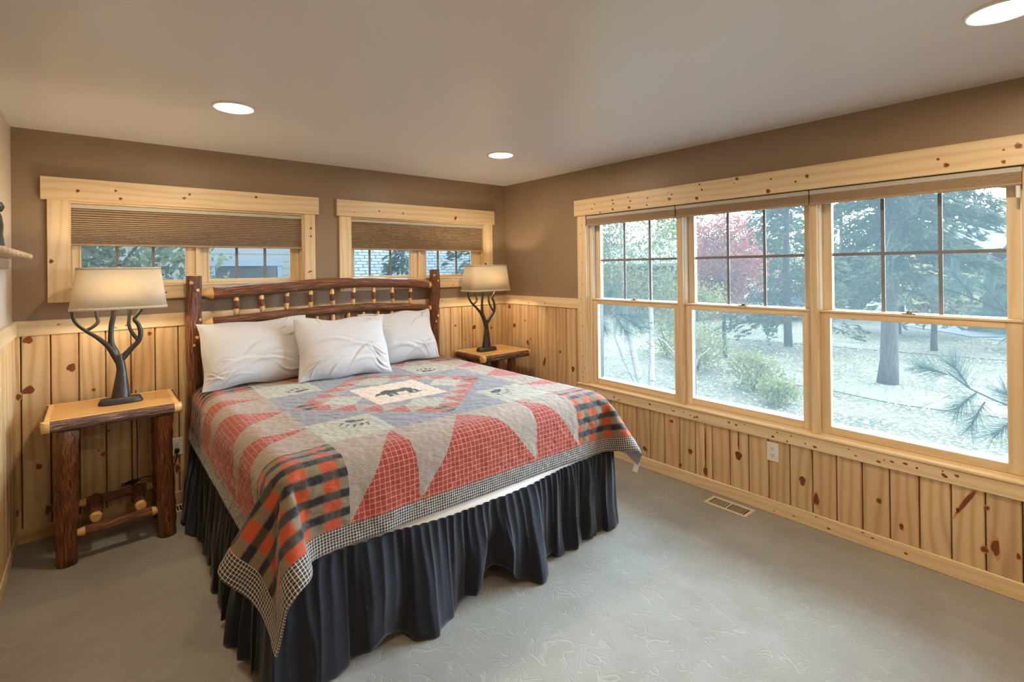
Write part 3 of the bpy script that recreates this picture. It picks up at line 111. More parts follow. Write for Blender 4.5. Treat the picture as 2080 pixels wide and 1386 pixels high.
-2,6,-4,-3,4,2,-2,-3,-3,6,-3,7,-2,-2,-6,4,-5,9,-3,2,-6,0,0,1,2,-2,0,0,0,0,-1,0,0,0,-2,-1,-3,1,-1,-1,2,-1,0,0,0,1,-1,1,-2,3,-2,-1,0,1,5,-7,3,-4,2,1,-2,5,-6,1,7,-6,0,-3,-4,11,0,-4,-2,-1,10,-7,-1,2,0,3,-8,4,-3,3,1,-1,-1,4,-3,-4,-3,8,-1,4,-3,4,-6,-1,3,-3,6,-3,1,-3,2,0,1,-2,0,2,-1,0,-1,1,-4,0,-1,1,1,-2,
2,-1,0,0,0,0,-1,1,1,-2,1,1,-2,-4,1,3,2,3,-5,1,-4,11,-9,-4,11,0,-3,2,-2,-2,2,-3,-1,-2,5,-2,-2,4,0,-3,0,6,-1,-8,2,6,-7,5,3,-2,-7,6,-7,7,-3,-1,7,-5,3,-3,1,-1,1,0,1,-2,1,0,-1,1,0,0,-1,0,-2,0,0,0,0,-1,2,-1,1,-1,0,1,-1,0,3,-3,-1,3,-3,2,-6,8,-3,3,-5,0,-1,4,-1,0,-3,2,5,-7,0,3,-1,6,-1,-6,2,1,-3,-3,8,-5,
-1,0,7,0,-6,0,1,-1,5,-2,2,2,-3,1,2,-10,7,-2,0,0,0,3,-3,-1,1,0,0,0,0,0,0,-1,1,0,0,0,-1,2,-1,0,0,0,0,0,0,1,-2,0,3,-1,-3,-1,3,1,-2,-3,2,6,-4,-5,8,-3,-1,-3,8,-8,3,2,2,-2,-4,0,3,1,-4,5,3,-3,-1,-2,4,-6,3,-5,11,-6,-3,2,0,-4,2,0,-2,-2,13,-9,0,2,1,0,-3,3,0,0,0,0,0,0,0,0,1,-1,-1,0,0,0,-1,1,-1,1,
-1,1,0,-1,1,2,-3,2,-3,6,1,-5,-1,0,6,0,-3,-2,5,-5,1,-1,2,-4,2,1,4,-11,5,5,-2,4,-6,1,-2,0,-1,1,2,-3,5,-7,7,-2,1,1,-6,5,-2,1,0,-3,7,-8,1,5,-4,1,1,-1,1,-1,-1,1,0,0,0,-1,1,0,0,0,-1,1,0,0,0,0,0,1,-1,0,0,0,-2,3,-1,1,-5,2,5,1,-4,-4,3,1,1,-1,-5,11,-4,-4,2,3,-3,-6,11,-3,-7,0,0,10,-4,-2,0,0,6,-3,-8,4,
1,2,-1,1,-4,9,-9,6,-1,-6,5,-3,6,-5,-2,6,-4,1,2,-2,0,1,-1,0,0,0,1,-1,0,0,-1,0,0,0,0,1,-1,0,-1,1,0,1,-2,0,0,-2,4,3,-3,-2,1,5,-5,-1,1,1,-4,3,-2,-1,4,-5,-1,5,3,-7,2,4,4,-5,-4,5,-3,2,-4,-1,3,2,-6,10,-5,-2,2,1,-1,6,-4,-6,5,3,-6,-6,13,-2,-5,3,-1,-2,1,1,0,0,0,0,0,0,0,-1,0,1,0,0,1,-1,-1,2,-1,0,0,0,
0,0,0,2,0,-4,1,4,-1,-6,0,4,0,-6,5,0,5,-7,5,4,-6,4,-2,-4,7,-7,0,2,3,1,-6,5,-1,5,-6,-2,6,-1,-8,7,-5,-4,6,-7,7,-7,5,9,-11,7,0,-6,4,-1,0,-1,1,0,0,0,0,0,0,0,0,0,1,0,-1,0,0,-1,1,0,-1,1,1,-1,0,0,0,1,-3,0,5,-4,-2,3,0,3,-2,0,3,-6,7,-6,4,-6,2,1,-4,3,0,-3,10,-8,-1,3,-6,4,0,1,-2,7,-4,-5,8,-1,-8,8,
1,-6,5,-8,8,1,-3,-2,-1,0,3,-3,3,0,0,1,-1,0,0,0,0,0,0,0,-1,0,0,1,0,1,-1,0,1,0,0,-1,0,0,0,0,-1,0,2,-3,0,0,3,0,-4,6,-4,-3,8,-9,8,-1,2,-6,4,1,-2,0,1,-5,5,-4,2,1,1,-2,0,2,-3,4,3,-12,10,2,-9,1,8,-1,-5,3,1,-8,6,-2,2,2,-1,-4,2,1,-3,2,-1,-1,1,0,0,0,0,1,-1,0,0,0,-1,2,0,-1,0,0,0,0,0,-1,2,-1,
2,-3,3,0,4,-7,-1,1,1,1,0,-4,8,-11,2,2,0,-1,6,-2,3,-3,2,-2,5,-4,1,-1,-6,-2,4,2,-7,7,6,-13,6,5,-4,-1,-5,8,-1,-5,4,1,2,-1,-6,3,1,0,-2,2,-1,1,1,-1,0,0,0,-1,0,1,0,0,1,0,-1,-1,1,0,0,0,0,0,1,-1,0,2,-2,-2,0,-4,1,7,1,-4,-2,9,-1,-6,2,-2,-4,9,1,-7,0,0,0,-1,1,-4,3,2,2,2,4,-10,1,6,-6,2,4,-5,2,5,-10,10,
-6,-1,4,-6,0,5,-2,4,-8,5,-2,1,2,-2,0,0,0,0,0,0,0,0,0,0,0,-1,1,0,0,-1,1,0,0,0,0,0,-1,1,-1,5,-4,2,1,-1,2,-8,5,3,-5,-5,6,0,3,-4,-2,5,-8,3,4,-3,7,-5,3,-5,2,-6,8,-6,4,-2,-2,3,-4,5,0,-2,-4,10,-6,3,-7,0,7,4,-10,7,-2,6,-8,2,1,1,-2,0,-1,1,0,0,-1,2,-1,0,0,0,1,-2,1,1,0,-2,0,1,0,0,0,0,0,-1,-3,4,
-1,-2,4,-8,9,-5,2,0,8,-5,1,-4,9,-7,-4,6,-2,-5,8,-7,9,-8,1,-2,5,-6,5,1,-3,4,-3,-2,3,1,-2,4,-9,0,7,4,-5,-1,-3,6,-7,4,-1,2,-1,0,-4,4,0,2,-3,1,0,1,-2,2,-1,0,0,0,0,0,0,-1,2,0,-1,0,0,0,1,-2,0,1,0,1,2,-5,8,-8,3,-2,0,0,2,-3,4,-4,3,-2,-2,3,7,-11,7,-4,5,1,-3,2,0,-3,-3,2,3,-6,6,-8,5,2,0,6,-4,-7,-1,7,
-2,3,-7,8,-8,-1,4,0,0,3,-4,2,-3,3,-1,0,-1,2,-2,1,0,0,-1,2,-1,0,1,-2,1,0,0,0,0,0,0,0,4,-4,0,-1,8,-10,7,-6,2,-4,2,0,4,-5,3,0,-3,8,-2,-6,5,-2,-4,4,-3,3,-4,0,3,5,1,-3,5,-6,1,-8,5,-2,1,6,-5,0,-2,1,3,-1,-4,4,-1,3,0,-3,-2,4,-2,1,-1,0,1,1,-2,1,0,0,0,1,-2,1,0,-1,1,-1,1,0,0,0,0,0,0,-4,4,-2,6,-8,
6,-6,5,-4,6,-1,-1,-1,3,-5,3,4,-6,-4,4,-1,1,4,-3,-1,-1,-1,3,-3,1,-4,-1,-1,8,3,2,-4,-6,3,-2,6,-2,0,5,-7,2,1,2,2,-7,0,6,0,-4,0,0,1,-1,0,-1,1,0,0,0,0,-1,1,-1,1,0,1,0,-1,-1,2,-2,2,-1,-1,3,0,-2,-4,1,-1,9,-1,-3,2,-6,1,4,-2,-4,4,-5,3,2,3,-4,1,-5,0,8,-2,2,0,2,-5,6,-2,0,-1,-1,-3,-5,13,-9,6,-4,6,-2,-4,2,0,
-3,1,-4,9,-5,-3,-1,4,0,0,0,1,-2,1,0,0,0,0,0,0,1,0,-2,2,-1,0,0,1,-2,1,0,0,3,-5,1,3,-1,3,-3,0,-5,9,-8,6,-4,-2,3,6,-6,4,0,-1,-2,0,-4,3,0,-6,6,-2,2,-7,11,-10,3,0,1,-1,5,-3,-3,6,-6,3,2,0,0,-7,3,5,-8,11,-11,7,-2,3,-1,-1,1,-1,-1,2,-1,0,0,0,0,0,0,0,0,0,-1,1,-1,1,0,0,1,-2,2,-1,3,-4,-2,5,-6,10,-8,5,
-8,1,4,1,0,-5,4,-1,2,-2,3,-7,3,4,-3,2,6,-3,-2,-2,1,-7,12,-2,2,-5,-3,-4,10,-1,-3,-3,8,-6,0,1,0,1,-2,6,-9,5,-2,3,-4,1,1,0,0,0,-1,1,0,0,0,0,0,0,0,0,0,1,-2,2,-1,0,0,0,-1,2,-3,-1,6,0,-9,5,-4,0,8,2,-3,-2,1,-4,4,0,-5,2,3,-3,2,3,-1,-1,2,-4,-2,1,1,1,-1,-2,4,-7,6,6,-3,0,-4,-2,6,-4,-2,1,-4,10,1,-2,-5,1,
1,0,-2,2,0,1,-2,1,0,1,-1,0,0,0,0,0,0,-1,1,1,-2,2,-1,0,0,0,0,0,0,0,0,-3,1,6,0,0,-5,-2,-1,3,-5,2,8,-1,-5,8,-4,-4,5,0,-6,2,3,-2,-1,2,2,-4,0,5,-3,-3,4,-3,-1,0,-3,3,5,-2,-1,-4,7,1,-2,-1,-7,10,-1,-3,0,0,3,-3,-1,2,-1,1,-1,0,0,0,0,0,0,1,-1,-1,0,2,-2,1,0,0,0,0,1,-1,2,-3,2,0,-2,3,-7,12,-11,6,2,-1,
-2,-6,2,1,-4,1,4,-1,-1,10,-10,6,-3,-2,3,-3,2,3,-2,-4,-1,7,-4,-3,9,0,-7,2,1,-2,2,-4,2,-6,6,2,-6,3,2,0,1,-4,3,1,-1,0,0,-1,2,-1,0,0,0,0,0,0,1,0,-2,2,-2,1,0,0,0,-1,2,-4,8,-5,3,-2,0,-3,-1,2,4,-2,0,2,1,-3,-1,0,5,-6,-3,3,-5,8,-1,-3,0,-1,1,5,-4,4,-2,6,-10,1,3,-3,-2,3,-2,-1,0,10,-4,-1,3,-10,8,-1,2,-4,1,-1,
1,0,-1,1,0,-1,2,-2,1,0,0,0,0,-1,1,-1,1,0,-1,2,-2,1,0,0,1,-3,6,-7,1,3,1,-7,7,-3,9,-10,-3,7,-1,-4,1,0,6,-8,9,-3,0,0,-2,1,-1,6,-1,3,-12,9,-8,2,-5,6,-2,4,-5,3,1,3,-2,1,-8,4,2,-2,4,-3,-3,1,4,-2,0,0,0,1,-1,-1,2,-2,1,0,0,0,0,0,0,0,1,-2,2,-1,0,1,-2,1,0,0,1,-5,6,-1,-5,1,4,2,-6,-4,6,3,-3,-1,4,0,
3,-9,9,-5,3,-4,4,-6,-3,6,-6,-2,0,10,-5,2,1,3,1,-2,-3,7,-7,4,-8,5,2,3,-6,2,4,-3,-4,5,-4,0,2,1,-2,1,-2,1,0,0,1,0,-1,0,0,0,0,1,0,-2,2,-2,2,-2,1,1,-1,0,0,-1,3,-5,3,-1,-1,3,-2,2,-1,2,2,-4,-1,-1,-1,-2,9,-5,-3,4,3,-3,-2,3,3,0,0,1,-3,1,0,-3,-2,0,2,-2,2,1,-3,2,-1,-6,4,5,-4,-1,0,1,2,2,1,-4,-1,2,0,1,
-2,2,-1,-1,0,1,0,0,0,0,0,0,1,-2,2,-1,1,-1,0,0,0,-1,2,-2,2,-1,1,2,-4,-2,3,1,-5,-1,-1,9,-1,-2,1,0,0,1,-7,6,0,0,2,-4,-2,4,-1,0,-5,2,7,-3,-4,6,-2,-5,7,0,3,-3,0,0,0,-8,3,3,4,-2,-4,-1,5,-3,0,0,-1,2,-1,-1,2,0,-1,0,0,0,0,-1,0,1,0,-1,1,0,0,0,0,0,0,0,1,-2,1,-1,1,1,3,-4,3,-5,4,4,-12,8,-1,1,0,-2,
-3,3,0,0,6,-9,-3,4,2,1,-1,3,-3,1,3,1,-5,0,4,-2,-1,-4,4,1,-4,-4,11,-2,-5,1,2,5,-6,-3,3,0,0,0,0,-1,1,-1,0,1,0,0,0,0,1,0,-1,0,1,-1,0,0,0,0,0,1,-1,-1,5,-3,1,-4,5,-4,5,-5,4,-2,-2,5,-3,2,-4,-5,4,0,4,-8,-1,3,2,9,-3,-6,2,-4,6,1,-3,0,-4,0,3,-6,6,3,-2,-3,0,2,5,-9,3,4,0,-4,-5,7,0,0,1,-2,1,0,1,0,
-1,0,0,0,0,0,0,0,-1,1,1,-1,0,0,0,0,1,-1,0,-1,1,-4,3,3,2,-8,2,4,-3,0,3,-4,1,0,-2,1,0,1,7,-6,6,-1,-2,-4,-1,5,-5,-3,12,-7,-5,7,-9,4,5,3,1,-8,1,-1,4,3,-9,1,7,-8,5,-2,2,2,-3,2,-2,0,0,2,-2,-1,1,0,0,0,0,0,0,0,-1,1,0,-1,1,0,0,0,0,-1,1,1,-1,0,2,0,-6,0,8,-4,-4,4,4,-10,10,-2,-4,0,6,3,-8,-3,2,-2,
7,-6,6,-1,-9,12,0,-12,1,4,-5,12,3,-5,-5,1,2,-1,1,-4,0,3,-2,1,4,-7,4,-3,-1,3,-1,6,-2,-2,-2,2,1,-2,2,-1,0,0,0,0,0,1,-1,0,1,-2,0,1,0,0,1,-1,-1,3,-1,-1,-2,2,2,-5,4,4,-8,2,4,-2,-1,-3,9,-7,-4,6,3,-3,-1,-8,4,6,-3,9,-11,4,4,-6,7,-3,-8,5,-5,7,-7,4,1,1,-2,1,3,-1,-4,3,0,-1,-1,6,-1,-5,-3,1,4,-1,0,0,1,-1,0,0,
0,0,-1,1,-1,1,0,0,0,0,0,0,0,0,0,1,-2,0,-1,4,-2,2,-1,-2,-4,11,-7,-3,-3,4,9,-5,1,1,-4,0,2,3,0,3,-6,-1,-6,3,3,-2,6,-6,-1,7,-9,10,-8,6,0,-9,4,4,-5,8,-2,-1,1,-1,-2,1,-6,1,5,0,-1,-1,1,0,0,0,0,0,0,0,0,1,-2,1,0,-1,0,0,1,-2,1,0,0,0,0,0,3,-1,-4,5,-6,3,0,1,0,1,5,-6,1,-5,-3,7,0,0,1,3,-9,1,-1,5,
-7,6,1,-3,-1,6,0,2,-6,6,-6,2,-4,-1,9,-3,-4,5,-4,1,2,-7,7,-1,-5,8,0,-4,-1,2,-1,0,0,0,-1,1,1,-1,0,0,0,1,-1,0,1,-1,2,-1,1,-1,0,-1,1,-1,2,-5,2,2,-3,0,0,9,-3,-8,4,-2,7,-1,1,1,-9,3,4,-8,-1,10,-3,1,-3,5,-2,4,-7,3,-8,5,-3,3,0,-1,5,-3,-1,-3,6,3,-8,2,-3,1,2,1,-2,5,-8,1,4,0,4,-4,1,-1,-1,1,0,-1,2,-1,0,0,
0,0,1,-1,1,-2,0,1,0,0,0,0,0,0,0,1,0,2,-2,-3,-4,2,3,3,-5,0,3,-6,5,-2,-1,5,5,-4,-5,2,-1,1,1,-1,0,5,-1,-2,-6,9,-1,-4,-1,-3,10,-4,1,-5,-3,7,-4,5,3,0,-5,1,1,4,-5,1,-2,-5,6,-2,1,0,0,0,0,-1,1,0,0,0,1,-2,1,-1,2,-1,-1,1,0,0,-1,2,-2,1,-1,0,-2,7,4,-10,3,3,-11,12,-3,-7,7,-8,13,-6,-8,1,4,2,2,-3,-1,6,1,-10,
3,1,6,0,-7,2,-3,10,-3,-5,-1,4,0,2,1,-3,-2,0,-2,3,-6,3,-2,3,-2,3,1,-2,1,0,1,0,-1,0,0,0,0,0,0,-1,1,-1,2,-1,1,0,-1,0,0,0,-1,1,0,1,-1,0,2,-7,7,-5,1,9,-11,3,5,-1,-1,-1,-1,5,-6,5,-5,2,0,1,-3,-2,2,1,-4,0,-1,8,-6,3,-4,-1,6,2,-5,0,3,-7,6,3,-8,3,1,7,-2,-3,0,4,-5,-1,3,-2,0,-1,0,1,1,-1,0,0,0,0,0,0,
1,-1,0,-1,1,0,0,0,0,0,0,3,-4,2,-1,-3,1,1,6,-4,-5,9,-2,-6,0,5,-4,1,-2,3,-1,5,-5,1,-2,1,-2,9,-10,7,0,-4,-3,8,-2,2,-3,-3,4,2,-4,-5,5,-5,-1,7,1,-3,-3,4,3,-2,-4,3,1,-3,2,0,1,0,-2,0,1,0,0,0,0,0,1,-1,0,0,1,-1,0,0,0,0,1,-1,0,0,-1,3,-4,5,0,-4,-2,4,-2,-6,7,-2,3,-6,10,-3,5,-9,-4,8,3,-1,-8,6,-5,1,1,2,
4,-1,-11,6,-1,0,5,-2,-5,5,0,3,-1,0,1,-7,2,3,-5,0,2,-1,3,-2,1,0,0,0,0,1,0,-1,0,0,0,0,1,-1,0,0,0,0,-1,1,0,0,0,-1,1,0,2,-3,0,6,-8,0,-2,4,3,-4,6,-5,1,0,4,-4,0,-5,3,2,3,-10,5,0,6,-5,3,2,-5,3,-3,7,-3,-4,1,-1,-5,9,-2,-2,-2,4,-5,1,5,-3,-2,5,-2,0,3,-4,2,-1,0,0,-1,1,0,-1,2,-1,0,0,0,1,-1,-1,1,-1,
1,1,-1,0,0,1,-1,1,-3,-1,8,-6,-2,9,0,-2,3,-12,1,5,0,3,-6,-1,1,6,-7,8,-3,-6,7,0,3,-11,3,2,0,-1,-1,3,0,-7,7,-1,-6,5,-5,8,-3,3,1,-1,1,-1,-1,0,-7,11,-2,-6,3,-1,1,1,-1,1,-1,0,1,-2,2,-1,0,0,-1,1,1,-2,2,-2,1,0,0,0,0,0,0,2,0,-7,9,-5,1,-6,3,3,-2,7,-8,4,-4,6,1,-3,-5,10,-8,1,1,-3,-2,5,4,-1,2,-8,1,-1,1,-3,
8,-3,7,0,-7,6,-9,5,-2,-6,11,-6,3,-2,3,1,-7,-1,5,-1,1,0,-2,1,0,0,0,0,1,-1,0,0,0,-1,0,1,1,-1,1,-2,1,0,0,0,0,-1,-2,2,2,-4,6,-7,8,1,-6,9,-7,4,-2,0,-1,-7,1,0,6,-3,2,0,0,-4,1,-1,5,-4,-1,1,7,-4,1,0,-4,-6,6,9,-8,1,-2,6,-3,-7,5,0,3,-1,2,-1,1,-3,0,2,-4,2,0,0,0,0,0,0,-1,2,-1,0,1,0,-1,0,-1,0,1,0,
0,1,-1,1,-2,3,-2,1,-1,-6,7,-2,1,-3,-4,5,-4,1,7,-7,8,3,0,-13,5,2,-5,8,0,-3,-4,1,1,3,-1,0,-1,3,-1,2,-3,0,-1,-4,4,7,-11,7,0,-4,-1,0,3,-5,-3,5,5,-2,-3,4,-1,-1,1,0,0,0,-1,1,-1,1,0,-1,0,1,-1,2,0,0,-1,0,-1,2,-2,2,-2,1,-1,2,1,2,-7,3,-1,7,-3,2,-6,-6,9,1,-3,-3,6,4,-3,-3,1,-3,5,-3,1,2,-3,4,-8,4,-4,2,-6,14,
-4,-3,2,0,-1,-1,-2,0,2,4,-2,-4,0,5,-4,-1,2,2,-2,0,1,-1,0,0,0,1,-1,0,0,0,1,-1,0,0,0,0,0,0,0,0,-2,2,-1,4,0,-3,1,4,-10,9,-8,3,-1,2,-3,4,4,-3,-5,2,-1,-1,0,-2,6,-7,8,-6,7,-7,1,3,-1,-1,-1,1,-2,10,-13,2,-1,10,0,-9,8,-1,0,-4,3,-1,4,-2,-4,8,-2,-4,1,0,-1,0,0,0,0,0,-1,1,0,0,0,0,0,-1,2,-2,1,0,0,0,0,0,
0,0,-3,0,8,-6,-4,8,0,0,2,-9,-1,9,-7,5,-6,5,1,4,1,-5,1,-3,5,-8,5,1,3,-9,2,2,1,3,0,-1,-5,2,-2,7,-8,1,7,-4,0,-1,1,-8,3,2,2,0,-6,1,7,-6,3,0,0,0,0,0,0,1,-1,0,0,0,0,1,0,-2,2,-2,1,0,0,0,1,0,-1,1,1,-8,9,2,-4,-6,6,1,-2,5,-5,1,-4,5,0,-6,0,-2,5,2,1,-7,5,-5,2,-1,3,6,-3,1,-9,6,-2,2,2,4,-8,5,
-10,6,0,-5,3,6,1,1,-6,1,0,0,2,-5,6,-3,0,0,0,0,0,0,0,1,-1,0,0,-1,0,1,1,-1,1,-2,1,0,0,0,-1,2,-2,-1,6,-9,1,3,6,-6,-5,9,-6,-1,9,-9,4,-2,-1,5,-4,-2,-2,3,4,2,-2,-5,5,2,-8,1,1,8,-6,0,-2,3,-4,6,-7,10,-9,-2,11,-3,-5,5,-2,-5,9,0,-1,-4,1,0,-1,1,0,0,0,0,0,0,-1,1,0,0,1,0,-1,0,0,-1,2,-1,0,0,0,-1,1,1,
-1,-3,3,0,1,-8,7,1,0,1,3,-4,4,-3,0,0,-6,11,-7,1,1,-1,-1,2,1,-2,-3,7,-2,-5,1,3,1,-4,4,1,-7,1,4,-2,4,-5,5,-4,-5,6,4,-8,1,-1,2,1,-1,1,0,0,-1,1,0,0,-1,1,0,0,0,-1,1,0,-1,0,1,-1,1,0,0,0,1,0,-2,2,-1,0,2,-7,7,-4,4,-5,0,1,0,4,-4,-4,10,3,-12,10,1,-1,-2,-7,1,6,-2,-2,0,-1,1,1,-6,6,2,-4,-2,0,6,-5,2,1,
-3,3,3,-5,-1,4,-3,-2,6,-2,0,-2,1,1,0,1,-1,0,0,0,0,0,0,0)

K_B=[(-3.626,1.19,0.022,0.021,20),(-3.435,1.002,0.021,0.025,0),(-3.625,0.895,0.027,0.023,25),(-3.667,0.862,0.012,0.017,0),(-3.584,0.436,0.013,0.017,20),(-3.678,0.188,0.006,0.02,0),(-3.543,0.166,0.015,0.026,0),(-3.331,0.85,0.009,0.009,20),(-3.261,0.576,0.007,0.01,0),(-3.287,0.436,0.012,0.012,10),(-2.895,0.243,0.014,0.027,0),(-3.043,1.175,0.011,0.013,0),(-3.31,0.466,0.004,0.007,0),(-0.639,1.03,0.011,0.009,0),(-0.419,0.997,0.024,0.019,30),(-0.204,0.974,0.013,0.01,0),(-0.526,0.885,0.008,0.007,0)]
K_R=[(-0.076,1.182,0.02,0.021,0),(-0.152,0.994,0.02,0.021,0),(-0.315,1.057,0.011,0.007,0),(-0.355,0.84,0.015,0.024,-20),(-0.4,0.878,0.011,0.008,0),(-0.594,0.681,0.014,0.043,20),(-0.808,0.801,0.013,0.014,0),(-0.968,0.666,0.018,0.026,0),(-1.969,0.423,0.017,0.011,0),(-2.12,0.24,0.016,0.018,0),(-2.237,0.13,0.015,0.028,0),(-2.476,0.308,0.023,0.029,0),(-2.039,0.117,0.012,0.011,0),(-2.871,0.265,0.017,0.03,0),(-2.946,0.177,0.016,0.033,0),(-3.261,0.278,0.012,0.014,0),(-3.359,0.175,0.009,0.016,0),(-3.62,0.398,0.009,0.078,28),(-3.587,0.349,0.005,0.008,0),(-3.697,0.396,0.009,0.01,0),(-3.725,0.216,0.015,0.037,0),(-3.686,0.19,0.014,0.014,0),(-3.803,0.207,0.007,0.014,0),(-1.729,0.153,0.023,0.016,30),(-2.239,0.297,0.006,0.139,0),(-2.477,0.41,0.005,0.07,0)]
K_RH=[(-1.261,2.116,0.006,0.004,0),(-1.23,2.079,0.007,0.004,0),(-1.349,2.117,0.005,0.003,0),(-1.453,2.13,0.008,0.005,0),(-1.462,2.1,0.008,0.005,0),(-1.455,2.055,0.01,0.007,0),(-1.613,2.135,0.006,0.004,0),(-1.633,2.103,0.007,0.005,0),(-1.62,2.054,0.012,0.008,0),(-1.795,2.109,0.007,0.005,0),(-1.789,2.056,0.007,0.005,0),(-1.988,2.08,0.012,0.009,0),(-2.007,2.111,0.007,0.005,0),(-1.98,2.129,0.004,0.004,0),(-2.23,2.155,0.007,0.005,0),(-2.247,2.116,0.007,0.006,0),(-2.207,2.06,0.012,0.009,0),(-2.499,2.156,0.01,0.008,0),(-2.478,2.13,0.005,0.004,0),(-2.717,2.123,0.006,0.005,0),(-2.699,2.049,0.012,0.011,0),(-2.862,2.087,0.006,0.005,0),(-2.926,2.111,0.009,0.009,0),(-1.321,2.042,0.008,0.005,0),(-3.535,2.106,0.006,0.005,0),(-3.567,2.071,0.01,0.009,0),(-3.774,2.109,0.005,0.005,0),(-3.773,2.053,0.007,0.007,0),(-3.823,2.118,0.012,0.01,20)]
K_BH=[(-3.397,2.087,0.008,0.008,0),(-3.213,2.104,0.006,0.006,0),(-3.189,2.055,0.008,0.007,0),(-2.812,2.115,0.007,0.007,0),(-2.844,2.086,0.009,0.007,0),(-2.393,2.129,0.009,0.007,0),(-1.639,2.061,0.004,0.005,0),(-1.419,2.088,0.007,0.006,0),(-0.633,2.075,0.011,0.01,0),(-0.639,2.061,0.011,0.009,0),(-1.193,2.08,0.007,0.007,0),(-3.521,1.654,0.009,0.01,0),(-1.995,1.915,0.008,0.008,0),(-1.996,1.852,0.008,0.006,0),(-2.006,1.571,0.019,0.006,20)]

RND=random.Random(7)
COL=bpy.context.scene.collection
PI=math.pi

# ---------------------------------------------------------------- materials
class NT:
    def __init__(s,name):
        s.m=bpy.data.materials.new(name); s.m.use_nodes=True; s.t=s.m.node_tree; s.t.nodes.clear()
        s.out=s.t.nodes.new('ShaderNodeOutputMaterial')
    def n(s,typ,**k):
        nd=s.t.nodes.new(typ)
        for a,b in k.items():
            if a.startswith('_'): setattr(nd,a[1:],b)
            else:
                key=a.replace('__',' ')
                s.put(nd.inputs[key] if not key.isdigit() else nd.inputs[int(key)],b)
        return nd
    def put(s,sock,v):
        if hasattr(v,'is_output') or isinstance(v,bpy.types.NodeSocket): s.t.links.new(v,sock)
        elif isinstance(v,(tuple,list)) and len(v)==3 and sock.type=='RGBA': sock.default_value=(*v,1)
        else: sock.default_value=v
    def math(s,op,a,b=0.0,c=None):
        nd=s.t.nodes.new('ShaderNodeMath'); nd.operation=op
        s.put(nd.inputs[0],a); s.put(nd.inputs[1],b)
        if c is not None: s.put(nd.inputs[2],c)
        return nd.outputs[0]
    def mix(s,f,a,b,blend='MIX'):
        nd=s.t.nodes.new('ShaderNodeMix'); nd.data_type='RGBA'; nd.blend_type=blend; nd.clamp_factor=True
        s.put(nd.inputs[0],f); s.put(nd.inputs[6],a); s.put(nd.inputs[7],b); return nd.outputs[2]
    def ramp(s,f,stops,interp='LINEAR'):
        nd=s.t.nodes.new('ShaderNodeValToRGB'); nd.color_ramp.interpolation=interp; e=nd.color_ramp.elements
        while len(e)<len(stops): e.new(.5)
        for i,(p,c) in enumerate(stops):
            e[i].position=p; e[i].color=(*c,1) if isinstance(c,(tuple,list)) else (c,c,c,1)
        s.put(nd.inputs[0],f); return nd.outputs[0]
    def noise(s,vec,scale,detail=3,rough=.5,dist=0.0):
        nd=s.t.nodes.new('ShaderNodeTexNoise'); s.put(nd.inputs['Vector'],vec); nd.inputs['Scale'].default_value=scale
        nd.inputs['Detail'].default_value=detail; nd.inputs['Roughness'].default_value=rough; nd.inputs['Distortion'].default_value=dist
        return nd.outputs[0]
    def mapping(s,vec,scale=(1,1,1),loc=(0,0,0)):
        nd=s.t.nodes.new('ShaderNodeMapping'); s.put(nd.inputs[0],vec); nd.inputs['Scale'].default_value=scale; nd.inputs['Location'].default_value=loc
        return nd.outputs[0]
    def coord(s,k='Object'): return s.t.nodes.new('ShaderNodeTexCoord').outputs[k]
    def uv(s,name='grain'):
        nd=s.t.nodes.new('ShaderNodeUVMap'); nd.uv_map=name; return nd.outputs[0]
    def attr(s,name):
        nd=s.t.nodes.new('ShaderNodeAttribute'); nd.attribute_name=name; return nd
    def sep(s,v):
        nd=s.t.nodes.new('ShaderNodeSeparateXYZ'); s.put(nd.inputs[0],v); return nd.outputs
    def bump(s,h,strength=.3,dist=.01,normal=None):
        nd=s.t.nodes.new('ShaderNodeBump'); nd.inputs['Strength'].default_value=strength; nd.inputs['Distance'].default_value=dist
        s.put(nd.inputs['Height'],h)
        if normal is not None: s.put(nd.inputs['Normal'],normal)
        return nd.outputs[0]
    def bsdf(s,color,rough=.5,spec=.5,normal=None,metal=0,**k):
        nd=s.t.nodes.new('ShaderNodeBsdfPrincipled'); s.put(nd.inputs['Base Color'],color); s.put(nd.inputs['Roughness'],rough)
        s.put(nd.inputs['Specular IOR Level'],spec); nd.inputs['Metallic'].default_value=metal
        if normal is not None: s.put(nd.inputs['Normal'],normal)
        for a,b in k.items(): s.put(nd.inputs[a.replace('__',' ')],b)
        s.t.links.new(nd.outputs[0],s.out.inputs[0]); return nd
MATS={}
def simple(name,col,rough=.5,spec=.4,metal=0,nscale=0,namt=.15,bump=0,bscale=200):
    t=NT(name); c=t.coord(); col_=col; nrm=None
    if nscale:
        f=t.noise(c,nscale,4); lo=tuple(x*(1-namt) for x in col); hi=tuple(min(1,x*(1+namt)) for x in col)
        col_=t.mix(f,lo,hi)
    if bump: nrm=t.bump(t.noise(c,bscale,3),bump,.002)
    t.bsdf(col_,rough,spec,nrm,metal); MATS[name]=t.m; return t.m

